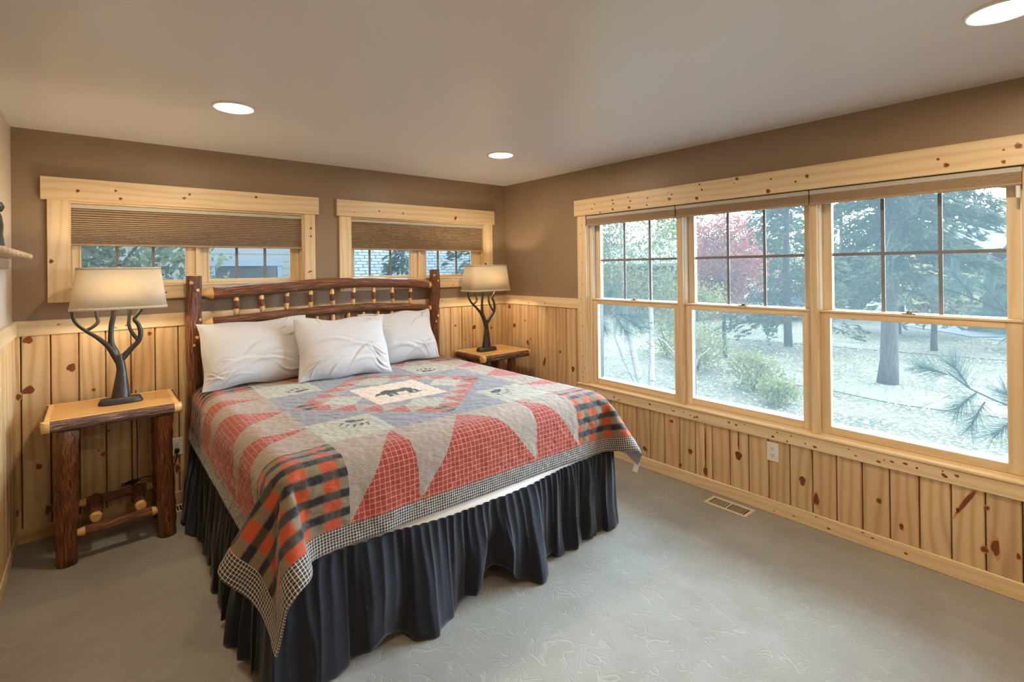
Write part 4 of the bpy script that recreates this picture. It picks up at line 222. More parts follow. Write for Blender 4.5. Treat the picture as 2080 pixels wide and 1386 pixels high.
def pine(name,light,dark,red=.25,rough=.38):
    t=NT(name); uv=t.uv(); a=t.attr('tone'); tone=t.sep(a.outputs['Color'])
    d=t.noise(t.mapping(uv,(.9,4,1)),1.0,2,.5)
    s=t.sep(uv)
    # cathedral growth rings: across coordinate warped by slow noise
    ph=t.math('ADD',t.math('MULTIPLY',s[1],120.0),t.math('MULTIPLY',d,20.0))
    ring=t.math('MULTIPLY_ADD',t.math('SINE',ph),.5,.5)
    ring=t.math('POWER',ring,2.2)
    fine=t.noise(t.mapping(uv,(6,260,1)),1.0,3,.6)
    f=t.math('ADD',t.math('MULTIPLY',ring,.55),t.math('MULTIPLY',fine,.35))
    c=t.ramp(f,[(0.05,light),(.85,dark)])
    c=t.mix(t.math('MULTIPLY',tone[0],red),c,(.50,.22,.10),'MIX')
    c=t.mix(tone[1],c,t.mix(1.0,c,(.72,.70,.66),'MULTIPLY'))
    # small pin streaks
    st=t.noise(t.mapping(uv,(3.5,60,1),(3,7,0)),1.0,2,.6)
    stf=t.ramp(st,[(.70,0.0),(.78,1.0)])
    c=t.mix(t.math('MULTIPLY',stf,.35),c,(.38,.19,.07))
    t.bsdf(c,rough,.45,t.bump(f,.08,.002)); MATS[name]=t.m; return t.m

PINE=pine('pine_boards',(.71,.525,.30),(.50,.33,.165),.34)
TRIM=pine('pine_trim',(.82,.655,.41),(.70,.51,.29),.10)
TABLE=pine('varnished_table_wood',(.70,.44,.17),(.56,.31,.10),.15,.2)
PEEL=pine('peeled_wood',(.72,.46,.20),(.58,.33,.12),.1,.35)
def knotmat():
    t=NT('knot'); c=t.coord(); n=t.noise(c,90,3); n2=t.noise(c,25,2)
    col=t.mix(n,(.075,.018,.008),(.30,.085,.03)); t.bsdf(col,.4,.4); return t.m
KNOT=knotmat()
def pale_knot():
    t=NT('knot_halo'); c=t.coord(); n=t.noise(c,40,3); t.bsdf(t.mix(n,(.42,.20,.07),(.60,.36,.15)),.4,.4); return t.m
HALO=pale_knot()
def bark(name,a,b,c3,rough=.33):
    t=NT(name); uv=t.uv()
    f=t.noise(t.mapping(uv,(9,120,1)),1.0,5,.65,.3)
    g=t.noise(t.mapping(uv,(2.2,9,1)),1.0,3,.6)
    col=t.ramp(f,[(.36,a),(.52,b),(.70,c3)])
    col=t.mix(t.ramp(g,[(.52,0.0),(.72,.75)]),col,t.mix(1.0,col,(1.9,1.35,1.0),'MULTIPLY'))
    fl=t.noise(t.mapping(uv,(40,90,1),(5,2,0)),1.0,2,.5)
    col=t.mix(t.ramp(fl,[(.70,0.0),(.76,.6)]),col,(.50,.27,.14))
    t.bsdf(col,rough,.55,t.bump(t.math('ADD',f,t.math('MULTIPLY',fl,.4)),1.0,.010)); MATS[name]=t.m; return t.m
BARK=bark('hickory_bark',(.040,.013,.006),(.170,.060,.022),(.38,.18,.090))
BARKD=bark('rough_edge_bark',(.035,.018,.012),(.13,.065,.040),(.42,.28,.20),.5)
BARKM=bark('rail_bark',(.055,.022,.010),(.19,.078,.034),(.38,.20,.10))

WALLP=simple('taupe_wall_paint',(.285,.203,.130),.42,.35,nscale=3,namt=.03,bump=.12,bscale=160)
CREAMP=simple('cream_wall_paint',(.62,.53,.43),.5,.3,nscale=3,namt=.02,bump=.1,bscale=160)
def ceilmat():
    t=NT('satin_ceiling_paint'); c=t.coord(); n=t.noise(c,150,3)
    t.bsdf((.74,.735,.745),.32,.6,t.bump(n,.10,.002)); return t.m
CEIL=ceilmat()
def carpet():
    t=NT('scroll_carpet'); c=t.coord(); 
    # carved scroll lines = thin iso-lines of warped noise
    w=t.t.nodes.new('ShaderNodeVectorMath'); w.operation='MULTIPLY_ADD'
    nz=t.t.nodes.new('ShaderNodeTexNoise'); t.put(nz.inputs['Vector'],c); nz.inputs['Scale'].default_value=7.0; nz.inputs['Detail'].default_value=1.0
    t.put(w.inputs[0],nz.outputs['Color']); w.inputs[1].default_value=(.22,.22,.0); t.put(w.inputs[2],c)
    vo=t.t.nodes.new('ShaderNodeTexVoronoi'); t.put(vo.inputs['Vector'],w.outputs[0]); vo.inputs['Scale'].default_value=9.0; vo.feature='SMOOTH_F1'; vo.inputs['Smoothness'].default_value=.35
    r=t.math('FRACT',t.math('MULTIPLY',vo.outputs['Distance'],3.1))
    l1=t.math('ABSOLUTE',t.math('SUBTRACT',r,.5))
    gate=t.ramp(t.noise(c,6.5,2),[(.47,0.0),(.53,1.0)])
    l1=t.math('MULTIPLY',t.ramp(l1,[(0.0,1.0),(.075,0.0)]),gate)
    n2=t.noise(w.outputs[0],6.5,1,.4,.9)
    l2=t.ramp(t.math('ABSOLUTE',t.math('SUBTRACT',n2,.5)),[(0.0,1.0),(.010,0.0)])
    n3=t.noise(w.outputs[0],9.5,1,.4,1.5)
    l3=t.math('MULTIPLY',t.ramp(t.math('ABSOLUTE',t.math('SUBTRACT',n3,.45)),[(0.0,1.0),(.013,0.0)]),.8)
    line=t.math('MAXIMUM',t.math('MAXIMUM',l1,l2),l3)
    fuzz=t.noise(c,420,3,.7); fuzz2=t.noise(c,60,3,.6); big=t.noise(c,3.2,4,.6)
    col=t.mix(fuzz,(.205,.195,.17),(.30,.285,.255))
    col=t.mix(t.math('MULTIPLY',fuzz2,.4),col,(.20,.19,.165))
    col=t.mix(t.ramp(big,[(.40,0.0),(.60,.55)]),col,(.30,.295,.265))
    col=t.mix(t.math('MULTIPLY',line,.32),col,(.37,.36,.325))
    h=t.math('ADD',t.math('MULTIPLY',line,-1.0),t.math('MULTIPLY',fuzz,.5))
    t.bsdf(col,.95,.1,t.bump(h,.40,.006),Sheen__Weight=.15); return t.m
CARPET=carpet()
def fabric(name,col,rough=.85,scale=500,amt=.12,bump=.15,big=0,sheen=.2):
    t=NT(name); c=t.coord(); f=t.noise(c,scale,2,.6)
    co=t.mix(f,tuple(x*(1-amt) for x in col),tuple(min(1,x*(1+amt)) for x in col)); h=f
    if big: h=t.math('ADD',t.math('MULTIPLY',f,.15),t.noise(c,big,3,.55,.6))
    t.bsdf(co,rough,.2,t.bump(h,bump,.01 if big else .002),Sheen__Weight=sheen); MATS[name]=t.m; return t.m
WHITE=fabric('white_cotton',(.475,.47,.475),.85,600,.03,.30,16)
SKIRT=fabric('navy_skirt_cotton',(.0095,.0115,.018),.85,450,.35,.15,0,.16)
BOXW=fabric('box_spring_cloth',(.72,.66,.60),.9)
QBACK=fabric('quilt_backing',(.42,.41,.42),.9)
SHADEF=fabric('taupe_cell_shade',(.40,.29,.195),.8,700,.08,.1,0,0.1)
PLASTIC=simple('white_plastic',(.72,.71,.66),.35,.5)
HEADR=simple('pale_headrail',(.48,.45,.40),.35,.5)
DARKPL=simple('black_plastic',(.012,.010,.010),.4,.5)
DARKHOLE=simple('dark_slot',(.01,.008,.006),.8,.1)
ALMOND=simple('almond_metal',(.56,.47,.34),.4,.4)
BRONZE=simple('dark_bronze',(.040,.034,.030),.42,.6,.35,nscale=60,namt=.3,bump=.25,bscale=60)
BRASS=simple('aged_metal_lock',(.22,.18,.13),.4,.5,.7)
WHITEP=simple('white_trim_enamel',(.80,.79,.76),.35,.4)
GRILLE=simple('grey_muntin',(.20,.205,.215),.5,.4)
STONE=simple('dark_carved_wood',(.055,.058,.05),.5,.4,nscale=25,namt=.5,bump=.4,bscale=40)
SHELFW=pine('shelf_wood',(.60,.46,.30),(.45,.32,.2),.1)
def emis(name,col,s):
    t=NT(name); e=t.n('ShaderNodeEmission',Color=(*col,1),Strength=s); t.t.links.new(e.outputs[0],t.out.inputs[0]); return t.m
FRSHADE=simple('shade_toned_outer_frame',(.022,.027,.032),.5)  # near-black tone puts the shade on the outer window frames into their colour
BULB=emis('glowing_bulb',(1,.93,.80),9)
def lampshade():
    t=NT('linen_lampshade'); c=t.coord(); f=t.noise(t.mapping(c,(40,40,260)),1.0,3,.7)
    col=t.mix(f,(.58,.52,.41),(.68,.62,.50))
    d=t.n('ShaderNodeBsdfDiffuse',Color=col); tr=t.n('ShaderNodeBsdfTranslucent',Color=t.mix(f,(.62,.52,.36),(.74,.64,.47)))
    mx=t.t.nodes.new('ShaderNodeMixShader'); mx.inputs[0].default_value=.25
    t.t.links.new(d.outputs[0],mx.inputs[1]); t.t.links.new(tr.outputs[0],mx.inputs[2]); t.t.links.new(mx.outputs[0],t.out.inputs[0]); return t.m
LSHADE=lampshade()
LBAND=fabric('shade_trim_band',(.50,.40,.30),.8)
def glass():
    t=NT('window_glass'); 
    tr=t.n('ShaderNodeBsdfTransparent',Color=(.93,.965,.975,1)); g=t.n('ShaderNodeBsdfGlossy',Roughness=.03,Color=(.9,.95,1,1))
    fr=t.n('ShaderNodeFresnel',IOR=1.35)
    m1=t.t.nodes.new('ShaderNodeMixShader'); t.t.links.new(fr.outputs[0],m1.inputs[0]); t.t.links.new(tr.outputs[0],m1.inputs[1]); t.t.links.new(g.outputs[0],m1.inputs[2])
    t.t.links.new(m1.outputs[0],t.out.inputs[0]); return t.m
GLASS=glass()
def screen():
    # fine insect mesh: mostly open, plus a translucent share painting pale haze over the view
    t=NT('hazy_insect_screen'); tr=t.n('ShaderNodeBsdfTransparent',Color=(1,1,1,1)); d=t.n('ShaderNodeBsdfTranslucent',Color=(.62,.80,.84,1)); d2=t.n('ShaderNodeBsdfDiffuse',Color=(.10,.11,.12,1))
    a=t.n('ShaderNodeAddShader'); t.t.links.new(d.outputs[0],a.inputs[0]); t.t.links.new(d2.outputs[0],a.inputs[1])
    m=t.t.nodes.new('ShaderNodeMixShader'); m.inputs[0].default_value=SCREEN_F
    t.t.links.new(tr.outputs[0],m.inputs[1]); t.t.links.new(a.outputs[0],m.inputs[2]); t.t.links.new(m.outputs[0],t.out.inputs[0]); return t.m
SCREEN_F=.015
SCREENM=screen()

# ---------------------------------------------------------------- mesh helper
def adopt(o,parent):
    if parent is not None:
        o.parent=parent
        if parent.type=='EMPTY': o.matrix_parent_inverse=Matrix.Translation(-parent.location)
class MB:
    def __init__(s): s.v=[];s.f=[];s.uv=[];s.tone=[];s.mi=[];s.sm=[]
    def face(s,idx,uvs,tone=(0,0,0),mi=0,sm=False):
        s.f.append(tuple(idx)); s.uv.append(uvs); s.tone.append(tone); s.mi.append(mi); s.sm.append(sm)
    def box(s,x0,x1,y0,y1,z0,z1,axis=None,tone=None,bev=0.0,mi=0):
        """axis = grain direction 0/1/2"""
        x0,x1=sorted((x0,x1));y0,y1=sorted((y0,y1));z0,z1=sorted((z0,z1))
        dims=(x1-x0,y1-y0,z1-z0)
        if axis is None: axis=dims.index(max(dims))
        if tone is None: tone=(RND.random()**3,RND.random()*.5,0)
        b=min(bev,min(dims)*.45); lo=(x0,y0,z0);hi=(x1,y1,z1)
        ou,ov=RND.uniform(0,50),RND.uniform(0,50)
        oth=[a for a in range(3) if a!=axis]
        def uvof(p): return (p[axis]+ou, p[oth[0]]+p[oth[1]]+ov)
        bm=bmesh.new()
        vs=[bm.verts.new((hi[0] if i&1 else lo[0],hi[1] if i&2 else lo[1],hi[2] if i&4 else lo[2])) for i in range(8)]
        for q in ((0,2,3,1),(4,5,7,6),(0,1,5,4),(2,6,7,3),(0,4,6,2),(1,3,7,5)): bm.faces.new([vs[i] for i in q])
        if b>0: bmesh.ops.bevel(bm,geom=bm.edges[:],offset=b,segments=1 if b<.006 else 3,affect='EDGES')
        base=len(s.v); bm.verts.index_update()
        for v in bm.verts: s.v.append(tuple(v.co))
        for f in bm.faces:
            s.face([base+v.index for v in f.verts],[uvof(v.co) for v in f.verts],tone,mi)
        bm.free(); return s
    def poly(s,pts,tone=(0,0,0),mi=0,uvs=None):
        b=len(s.v); s.v+= [tuple(p) for p in pts]
        s.face(range(b,b+len(pts)),uvs or [(p[0]+p[2],p[1]+p[2]) for p in pts],tone,mi)
    def tube(s,pts,rad,n=12,lump=0.0,seed=0,cap=True,mi=0,flat=None,mifn=None,endmi=None,tone=(0,0,0)):
        """pts list of Vector, rad list; flat=(axisvec,scale) squashes section"""
        pts=[Vector(p) for p in pts]; N=len(pts); base=len(s.v)
        if not isinstance(rad,(list,tuple)): rad=[rad]*N
        T0=(pts[1]-pts[0]).normalized(); ref=Vector((0,1,0)) if abs(T0.y)<.8 else Vector((1,0,0))
        L=0; ls=[]; o=seed*3.7
        for i,p in enumerate(pts):
            T=(pts[min(i+1,N-1)]-pts[max(i-1,0)]).normalized()
            A=T.cross(ref).normalized(); B=T.cross(A).normalized()
            if i: L+=(p-pts[i-1]).length
            ls.append(L)
            for k in range(n):
                th=2*PI*k/n; r=rad[i]
                if lump: r*=1+lump*mnoise.noise(Vector((math.cos(th)*1.2+o,math.sin(th)*1.2,L*7+o)))+lump*.6*mnoise.noise(Vector((math.cos(th)*3+o,math.sin(th)*3,L*20)))
                d=A*math.cos(th)*r+B*math.sin(th)*r
                if flat: 
                    ax=Vector(flat[0]); d=d-ax*(d.dot(ax))*(1-flat[1])
                s.v.append(tuple(p+d))
        for i in range(N-1):
            m_=mi if mifn is None else mifn((ls[i]+ls[i+1])/2/L)
            for k in range(n):
                k2=(k+1)%n; a=base+i*n+k;b=base+i*n+k2;c=base+(i+1)*n+k2;d=base+(i+1)*n+k
                r=max(rad[i],.004); u0,u1=ls[i],ls[i+1]; w0,w1=2*PI*k/n*r,2*PI*(k+1)/n*r
                s.face((a,d,c,b),[(u0+o,w0),(u1+o,w0),(u1+o,w1),(u0+o,w1)],tone,m_,True)
        if cap:
            em=mi if endmi is None else endmi
            s.face([base+k for k in range(n)],[(s.v[base+k][0],s.v[base+k][1]) for k in range(n)],tone,em)
            e=base+(N-1)*n
            s.face([e+k for k in range(n)][::-1],[(s.v[e+k][0],s.v[e+k][1]) for k in range(n)][::-1],tone,em)
        return s
    def lathe(s,prof,n=24,c=(0,0,0),mi=0,sx=1,sy=1,pw=2.0,close=False,smooth=True,tone=(0,0,0)):
        """prof [(r,z)], superellipse exponent pw"""
        base=len(s.v)
        for r,z in prof:
            for k in range(n):
                t=2*PI*k/n; ct,st=math.cos(t),math.sin(t)
                q=(abs(ct)**pw+abs(st)**pw)**(-1/pw)
                s.v.append((c[0]+r*sx*ct*q,c[1]+r*sy*st*q,c[2]+z))
        m=len(prof); R_=range(m if close else m-1)
        for i in R_:
            j=(i+1)%m
            for k in range(n):
                k2=(k+1)%n
                s.face((base+i*n+k,base+i*n+k2,base+j*n+k2,base+j*n+k),[(prof[i][1],k/n),(prof[i][1],(k+1)/n),(prof[j][1],(k+1)/n),(prof[j][1],k/n)],tone,mi,smooth)
        return s
    def disc(s,prof_r,z,n=24,c=(0,0,0),mi=0,sx=1,sy=1,pw=2.0,up=True):
        base=len(s.v)
        for k in range(n):
            t=2*PI*k/n; ct,st=math.cos(t),math.sin(t); q=(abs(ct)**pw+abs(st)**pw)**(-1/pw)
            s.v.append((c[0]+prof_r*sx*ct*q,c[1]+prof_r*sy*st*q,c[2]+z))
        ix=[base+k for k in range(n)]
        if not up: ix=ix[::-1]
        s.face(ix,[(s.v[i][0],s.v[i][1]) for i in ix],(0,0,0),mi)
        return s
    def knots(s,ks,plane,mi,halo):
        """ks (h,z,rx,rz,tilt); plane ('x',val) or ('y',val); thin inlaid ellipses 0.4 mm proud"""
        ax,val=plane; sg=-1
        for (h,z,rx,rz,tl) in ks:
            for (sc,off,m_) in ((1.28,.0003,halo),(1.0,.0007,mi)):
                if (rx<.006 or rx>.016) and m_==halo: continue
                pts=[];n=14;ta=math.radians(tl); ph=RND.uniform(0,6)
                for k in range(n):
                    t=2*PI*k/n; w=1+.12*math.sin(3*t+ph)+.08*math.sin(5*t+ph*2)
                    if m_==halo: w*=1+.1*math.sin(2*t)
                    a=rx*sc*w*math.cos(t);b=rz*sc*w*math.sin(t)*(1.15 if m_==halo else 1)
                    a,b=a*math.cos(ta)-b*math.sin(ta),a*math.sin(ta)+b*math.cos(ta)
                    pts.append((val-off,h+a,z+b) if ax=='x' else (h+a,val-off,z+b))
                if ax=='x': pts=pts[::-1]
                s.poly(pts,(0,0,0),m_,[(p[1]+p[0],p[2]) for p in pts])
    def build(s,name,mats,parent=None,loc=None):
        me=bpy.data.meshes.new(name); me.from_pydata(s.v,[],s.f)
        ul=me.uv_layers.new(name='grain'); fl=[c for f in s.uv for uv in f for c in uv]; ul.data.foreach_set('uv',fl)
        ca=me.color_attributes.new('tone','FLOAT_COLOR','CORNER'); tl=[]
        for f,t in zip(s.f,s.tone): tl+= [*t,1.0]*len(f)
        ca.data.foreach_set('color',tl)
        if not isinstance(mats,(list,tuple)): mats=[mats]
        for m in mats: me.materials.append(m)
        me.polygons.foreach_set('material_index',s.mi); me.polygons.foreach_set('use_smooth',s.sm); me.update()
        o=bpy.data.objects.new(name,me); COL.objects.link(o)
        adopt(o,parent)
        return o
def raw(name,v,f,mat,parent=None,smooth=False):
    me=bpy.data.meshes.new(name); me.from_pydata(v,[],f); me.materials.append(mat)
    if smooth: me.polygons.foreach_set('use_smooth',[True]*len(f))
    me.update(); o=bpy.data.objects.new(name,me); COL.objects.link(o)
    adopt(o,parent); return o
def tag(o,label,cat,group=None,kind=None):
    if label: o['label']=label
    if cat: o['category']=cat
    if group: o['group']=group
    if kind: o['kind']=kind
    return o
def thing(name,label,cat,loc,group=None):
    o=bpy.data.objects.new(name,None); o.location=loc; o.empty_display_size=.1; COL.objects.link(o)
    return tag(o,label,cat,group)
def struct(o,label=None): 
    o['kind']='structure'
    return o
def snode(name,loc=(0,0,0)):
    o=bpy.data.objects.new(name,None); o.location=loc; COL.objects.link(o); o['kind']='structure'; return o
# ================================================================ ROOM
H=2.44; XL=-3.693; YB=-6.2; WT=.16
WOP=[(-3.443,-2.046),(-1.669,-.270)]      # back wall window openings (x), z 1.50..2.025
ZB0,ZB1=1.50,2.025
RO=(-3.84,-1.145); ZR0,ZR1=.555,2.03       # window wall opening (y)
fl=MB(); fl.box(XL-.2,.2,YB-.2,.2,-.12,0); o=fl.build('floor',CARPET); struct(o)
ce=MB(); ce.box(XL-.2,.2,YB-.2,.2,H,H+.12); o=ce.build('ceiling',CEIL); struct(o)
w=MB()
w.box(XL-.2,WT,0,WT,0,ZB0); w.box(XL-.2,WT,0,WT,ZB1,H)
w.box(XL-.2,WOP[0][0],0,WT,ZB0,ZB1); w.box(WOP[0][1],WOP[1][0],0,WT,ZB0,ZB1); w.box(WOP[1][1],WT,0,WT,ZB0,ZB1)
wall_back=struct(w.build('wall_back',WALLP))
w=MB()
w.box(0,WT,YB-.2,0,0,ZR0); w.box(0,WT,YB-.2,0,ZR1,H); w.box(0,WT,YB-.2,RO[0],ZR0,ZR1); w.box(0,WT,RO[1],0,ZR0,ZR1)
wall_right=struct(w.build('wall_right',WALLP))
w=MB(); w.box(XL-WT,XL,YB-.2,0,0,H); wall_left=struct(w.build('wall_left',CREAMP))
w=MB(); w.box(XL-WT,WT,YB-WT,YB,0,H); wall_front=struct(w.build('wall_front',CREAMP))

def planks(lo,hi,first,step,z0f,z1f,axis,val,sgn,name,parent,knots=None):
    """vertical boards on a wall plane; axis='x': boards run along x on plane y=val"""
    m=MB(); edges=[lo]; p=first
    while p<=lo+.01: p+=step
    while p<hi-.01: edges.append(p); p+=step
    edges.append(hi); g=.0045
    for a,b in zip(edges,edges[1:]):
        z0=z0f; z1=z1f((a+b)/2) if callable(z1f) else z1f
        tn=(RND.random()**2.5,RND.random()*.55,0); ou,ov=RND.uniform(0,80),RND.uniform(0,80)
        prof=[(a,0),(a+g*.3,0),(a+g,.0085),(a+g*1.6,.012),(b-g*1.6,.012),(b-g,.0085),(b-g*.3,0),(b,0)]
        for (p0,d0),(p1,d1) in zip(prof,prof[1:]):
            if axis=='x': pts=[(p0,val-d0,z0),(p1,val-d1,z0),(p1,val-d1,z1),(p0,val-d0,z1)]
            elif sgn<0: pts=[(val-d0,p0,z0),(val-d0,p0,z1),(val-d1,p1,z1),(val-d1,p1,z0)]
            else: pts=[(val+d0,p0,z0),(val+d1,p1,z0),(val+d1,p1,z1),(val+d0,p0,z1)]
            m.poly(pts,tn,0,[((q[2])+ou,(q[0] if axis=='x' else q[1])+ov) for q in pts])
    if knots: m.knots(knots[1],knots[0],1,2)
    return m.build(name,[PINE,KNOT,HALO],parent)
planks(XL,0,-3.658,.129,.08,1.25,'x',0,-1,'pine_wainscot',wall_back,(('y',-.0121),K_B))
def zr(y): return 1.25 if y>-1.06 else .50
planks(-1.06,0,-1.0125-.255,.1275,.08,1.25,'y',0,-1,'pine_wainscot',wall_right,(('x',-.0121),[k for k in K_R if k[0]>-1.0]))
planks(YB,-1.06,-6.1125,.1275,.08,.50,'y',0,-1,'pine_wainscot',wall_right,(('x',-.0121),[k for k in K_R if k[0]<-1.1]))
planks(YB,0,-6.0,.129,.08,1.25,'y',XL,1,'pine_wainscot',wall_left)
RT0,RT1=1.213,1.302
rkn=lambda lo,hi,z0,z1,n,s=.005:[(RND.uniform(lo,hi),RND.uniform(z0+.01,z1-.01),RND.uniform(.4,1.3)*s*1.3,RND.uniform(.4,1.1)*s,0) for _ in range(n)]
m=MB(); m.box(XL,0,-.021,0,RT0,RT1,0,bev=.003); m.knots(rkn(-3.6,-.2,RT0,RT1,9),('y',-.0212),1,2); struct(m.build('trim_1',[TRIM,KNOT,HALO]))
m=MB(); m.box(-.021,0,-1.047,-.021,RT0,RT1,1,bev=.003); m.knots(rkn(-1,-.1,RT0,RT1,3),('x',-.0212),1,2); struct(m.build('trim_2',[TRIM,KNOT,HALO]))
m=MB(); m.box(XL,XL+.021,YB,-.021,RT0,RT1,1,bev=.003); struct(m.build('trim_3',[TRIM,KNOT,HALO]))
BBH=.087
m=MB(); m.box(XL,0,-.016,0,0,BBH,0,bev=.003); struct(m.build('baseboard_back',[PINE,KNOT,HALO]))
m=MB(); m.box(-.016,0,YB,-.016,0,BBH,1,bev=.003); m.knots(rkn(-4,-1,.01,BBH,14),('x',-.0163),1,2); struct(m.build('baseboard_right',[TRIM,KNOT,HALO]))
m=MB(); m.box(XL,XL+.016,YB,-.016,0,BBH,1,bev=.003); struct(m.build('baseboard_left',[TRIM,KNOT,HALO]))

# ---- back wall windows
def back_window(nm,hx,cas,op,glasses,munt,kn):
    root=snode(nm,((op[0]+op[1])/2,0,ZB0))
    m=MB(); m.box(hx[0],hx[1],-.030,0,2.026,2.163,0,bev=.002); m.knots([k for k in kn if k[1]>2.03 and hx[0]<k[0]<hx[1]],('y',-.0302),1,2); m.build('head_casing',[TRIM,KNOT,HALO],root)
    for a,b in ((cas[0],op[0]),(op[1],cas[1])):
        m=MB(); m.box(a,b,-.022,0,1.404,2.026,2,bev=.002); m.knots([k for k in kn if k[1]<2.03 and a<k[0]<b],('y',-.0222),1,2); m.build('side_casing',[TRIM,KNOT,HALO],root)
    m=MB(); m.box(op[0],op[1],-.021,0,1.404,1.497,0,bev=.002); m.knots(rkn(op[0]+.1,op[1]-.1,1.41,1.49,4),('y',-.0212),1,2); m.build('apron',[TRIM,KNOT,HALO],root)
    m=MB(); m.box(op[0],op[1],-.026,.10,1.487,1.502,0,bev=.002)
    for a,b in ((op[0],op[0]+.012),(op[1]-.012,op[1])): m.box(a,b,-.005,.10,1.502,2.025,2)
    m.box(op[0]+.012,op[1]-.012,-.005,.10,2.013,2.025,0); m.build('jamb_lining',[TRIM],root)
    m=MB(); m.box(op[0],op[1],.1,.16,1.487,1.515); m.box(op[0],op[0]+.03,.12,.16,1.515,2.025); m.box(op[1]-.03,op[1],.12,.16,1.515,2.025); m.build('shaded_outer_frame',[FRSHADE],root)  # outer frame strips, shade painted in as a dark colour
    zb,zt=1.528,1.985
    m=MB()
    (a0,a1),(b0,b1)=glasses
    # sash frames: stiles and rails around each glass
    for (g0,g1),(l,r),y0 in (((a0,a1),(op[0]+.012,(a1+b0)/2-.012),.055),((b0,b1),((a1+b0)/2+.012,op[1]-.012),.075)):
        m2=MB(); y1=y0+.045
        m2.box(l,g0,y0,y1,1.502,2.013,2,bev=.003); m2.box(g1,r,y0,y1,1.502,2.013,2,bev=.003)
        m2.box(g0,g1,y0,y1,1.502,zb,0,bev=.003); m2.box(g0,g1,y0,y1,zt,2.013,0,bev=.003)
        for x in (g0+.004,g1-.004): m2.box(x-.004,x+.004,y0-.006,y0,1.51,2.0,2)
        sash=m2.build('sash',[TRIM],root)
        p=MB(); p.box(g0,g1,y0+.034,y0+.037,zb,zt); p.build('pane',[GLASS],sash)
        gm=MB()
        for x in munt:
            if g0<x<g1: gm.box(x-.009,x+.009,y0+.024,y0+.032,zb,zt)
        gm.box(g0,g1,y0+.024,y0+.032,1.80,1.818)
        gm.build('muntin_grille',[GRILLE],sash)
    cpost=MB(); cx_=(a1+b0)/2; cpost.box(cx_-.012,cx_+.012,.04,.125,1.502,2.013,2); cpost.build('mullion',[TRIM],root)
    sc=MB(); sc.box(op[0]+.012,op[1]-.012,.1235,.1245,1.505,2.01); sc.build('hazy_insect_screen',[SCREENM],root)
    return root
back_window('window_1',(-3.567,-1.933),(-3.539,-1.961),WOP[0],[(-3.392,-2.825),(-2.69,-2.118)],[-3.206,-3.012,-2.50,-2.305],K_BH)
back_window('window_2',(-1.787,-.159),(-1.765,-.181),WOP[1],[(-1.622,-1.072),(-.913,-.365)],[-1.462,-1.266,-.757,-.545],K_BH)

def cell_shade(x0,x1,zbot,label):
    root=thing('cellular_shade',label,'window shade',((x0+x1)/2,.03,2.01),'cellular shades half lowered over the small windows')
    m=MB(); m.box(x0,x1,.006,.050,1.985,2.012,0,bev=.004); m.build('headrail',[HEADR],root)
    m=MB(); m.box(x0,x1,.012,.046,zbot,zbot+.013,0,bev=.003); m.build('bottom_rail',[SHADEF],root)
    N=19; z=1.985; zs=[z]; tot=1.985-(zbot+.013); ws=[1.0-.62*(i/N)**1.3 for i in range(N)]; sm_=sum(ws)
    for q in ws: z-=tot*q/sm_; zs.append(z)
    v=[];f=[];nx=2
    def ring(yf,zz): 
        b=len(v); v.extend([(x0+.002,yf,zz),(x1-.002,yf,zz)]); return b
    prev=None
    for side in (0,1):
        prev=None
        for i in range(N):
            za,zb_=zs[i],zs[i+1]; zm=(za+zb_)/2
            for (yy,zz) in (((.028,.0135)[0],za),(.0135,zm+.001),(.0135,zm-.001)) if side==0 else ((.030,za),(.0445,zm+.001),(.0445,zm-.001)):
                b=ring(yy,zz)
                if prev is not None: f.append((prev,b,b+1,prev+1) if side==0 else (prev,prev+1,b+1,b))
                prev=b
        b=ring(.028 if side==0 else .030,zs[-1]); f.append((prev,b,b+1,prev+1))
    raw('pleated_fabric',v,f,SHADEF,root)
    return root
cell_shade(-3.438,-2.052,1.752,'taupe pleated shade half lowered over the left small window, behind the table lamp')
cell_shade(-1.664,-.276,1.752,'taupe pleated shade half lowered over the small window nearest the room corner')

# ---- big window wall
m=MB(); m.box(-.032,0,-3.97,-1.018,2.031,2.171,1,bev=.002); m.knots(K_RH,('x',-.0322),1,2); struct(m.build('trim_4',[TRIM,KNOT,HALO]))
for i,(a,b) in enumerate(((-1.145,-1.047),(-3.94,-3.84))):
    m=MB(); m.box(-.024,0,a,b,.553,2.031,2,bev=.002)
    if i==0: m.knots([(RND.uniform(-1.12,-1.07),z,.004,.006,0) for z in (1.95,1.87,1.62,1.43,1.18,1.06,.93,.8,.7,.62,.66,1.3)],('x',-.0242),1,2)
    struct(m.build('trim_%d'%(5+i),[TRIM,KNOT,HALO]))
m=MB(); m.box(-.024,0,-3.97,-1.03,.472,.545,1,bev=.002); m.knots(rkn(-3.8,-1.2,.475,.54,34,.006),('x',-.0242),1,2); struct(m.build('trim_7',[TRIM,KNOT,HALO]))
m=MB(); m.box(-.030,.07,-3.97,-1.03,.547,.562,1,bev=.003,tone=(0,0,0)); struct(m.build('trim_8',[TRIM]))
UN=[(-1.975,-1.225),(-2.866,-2.120),(-3.768,-3.017)]
ED=[(-2.027,-1.172),(-2.918,-2.066),(-3.826,-2.965)]
MUL=[-2.0465,-2.9415]
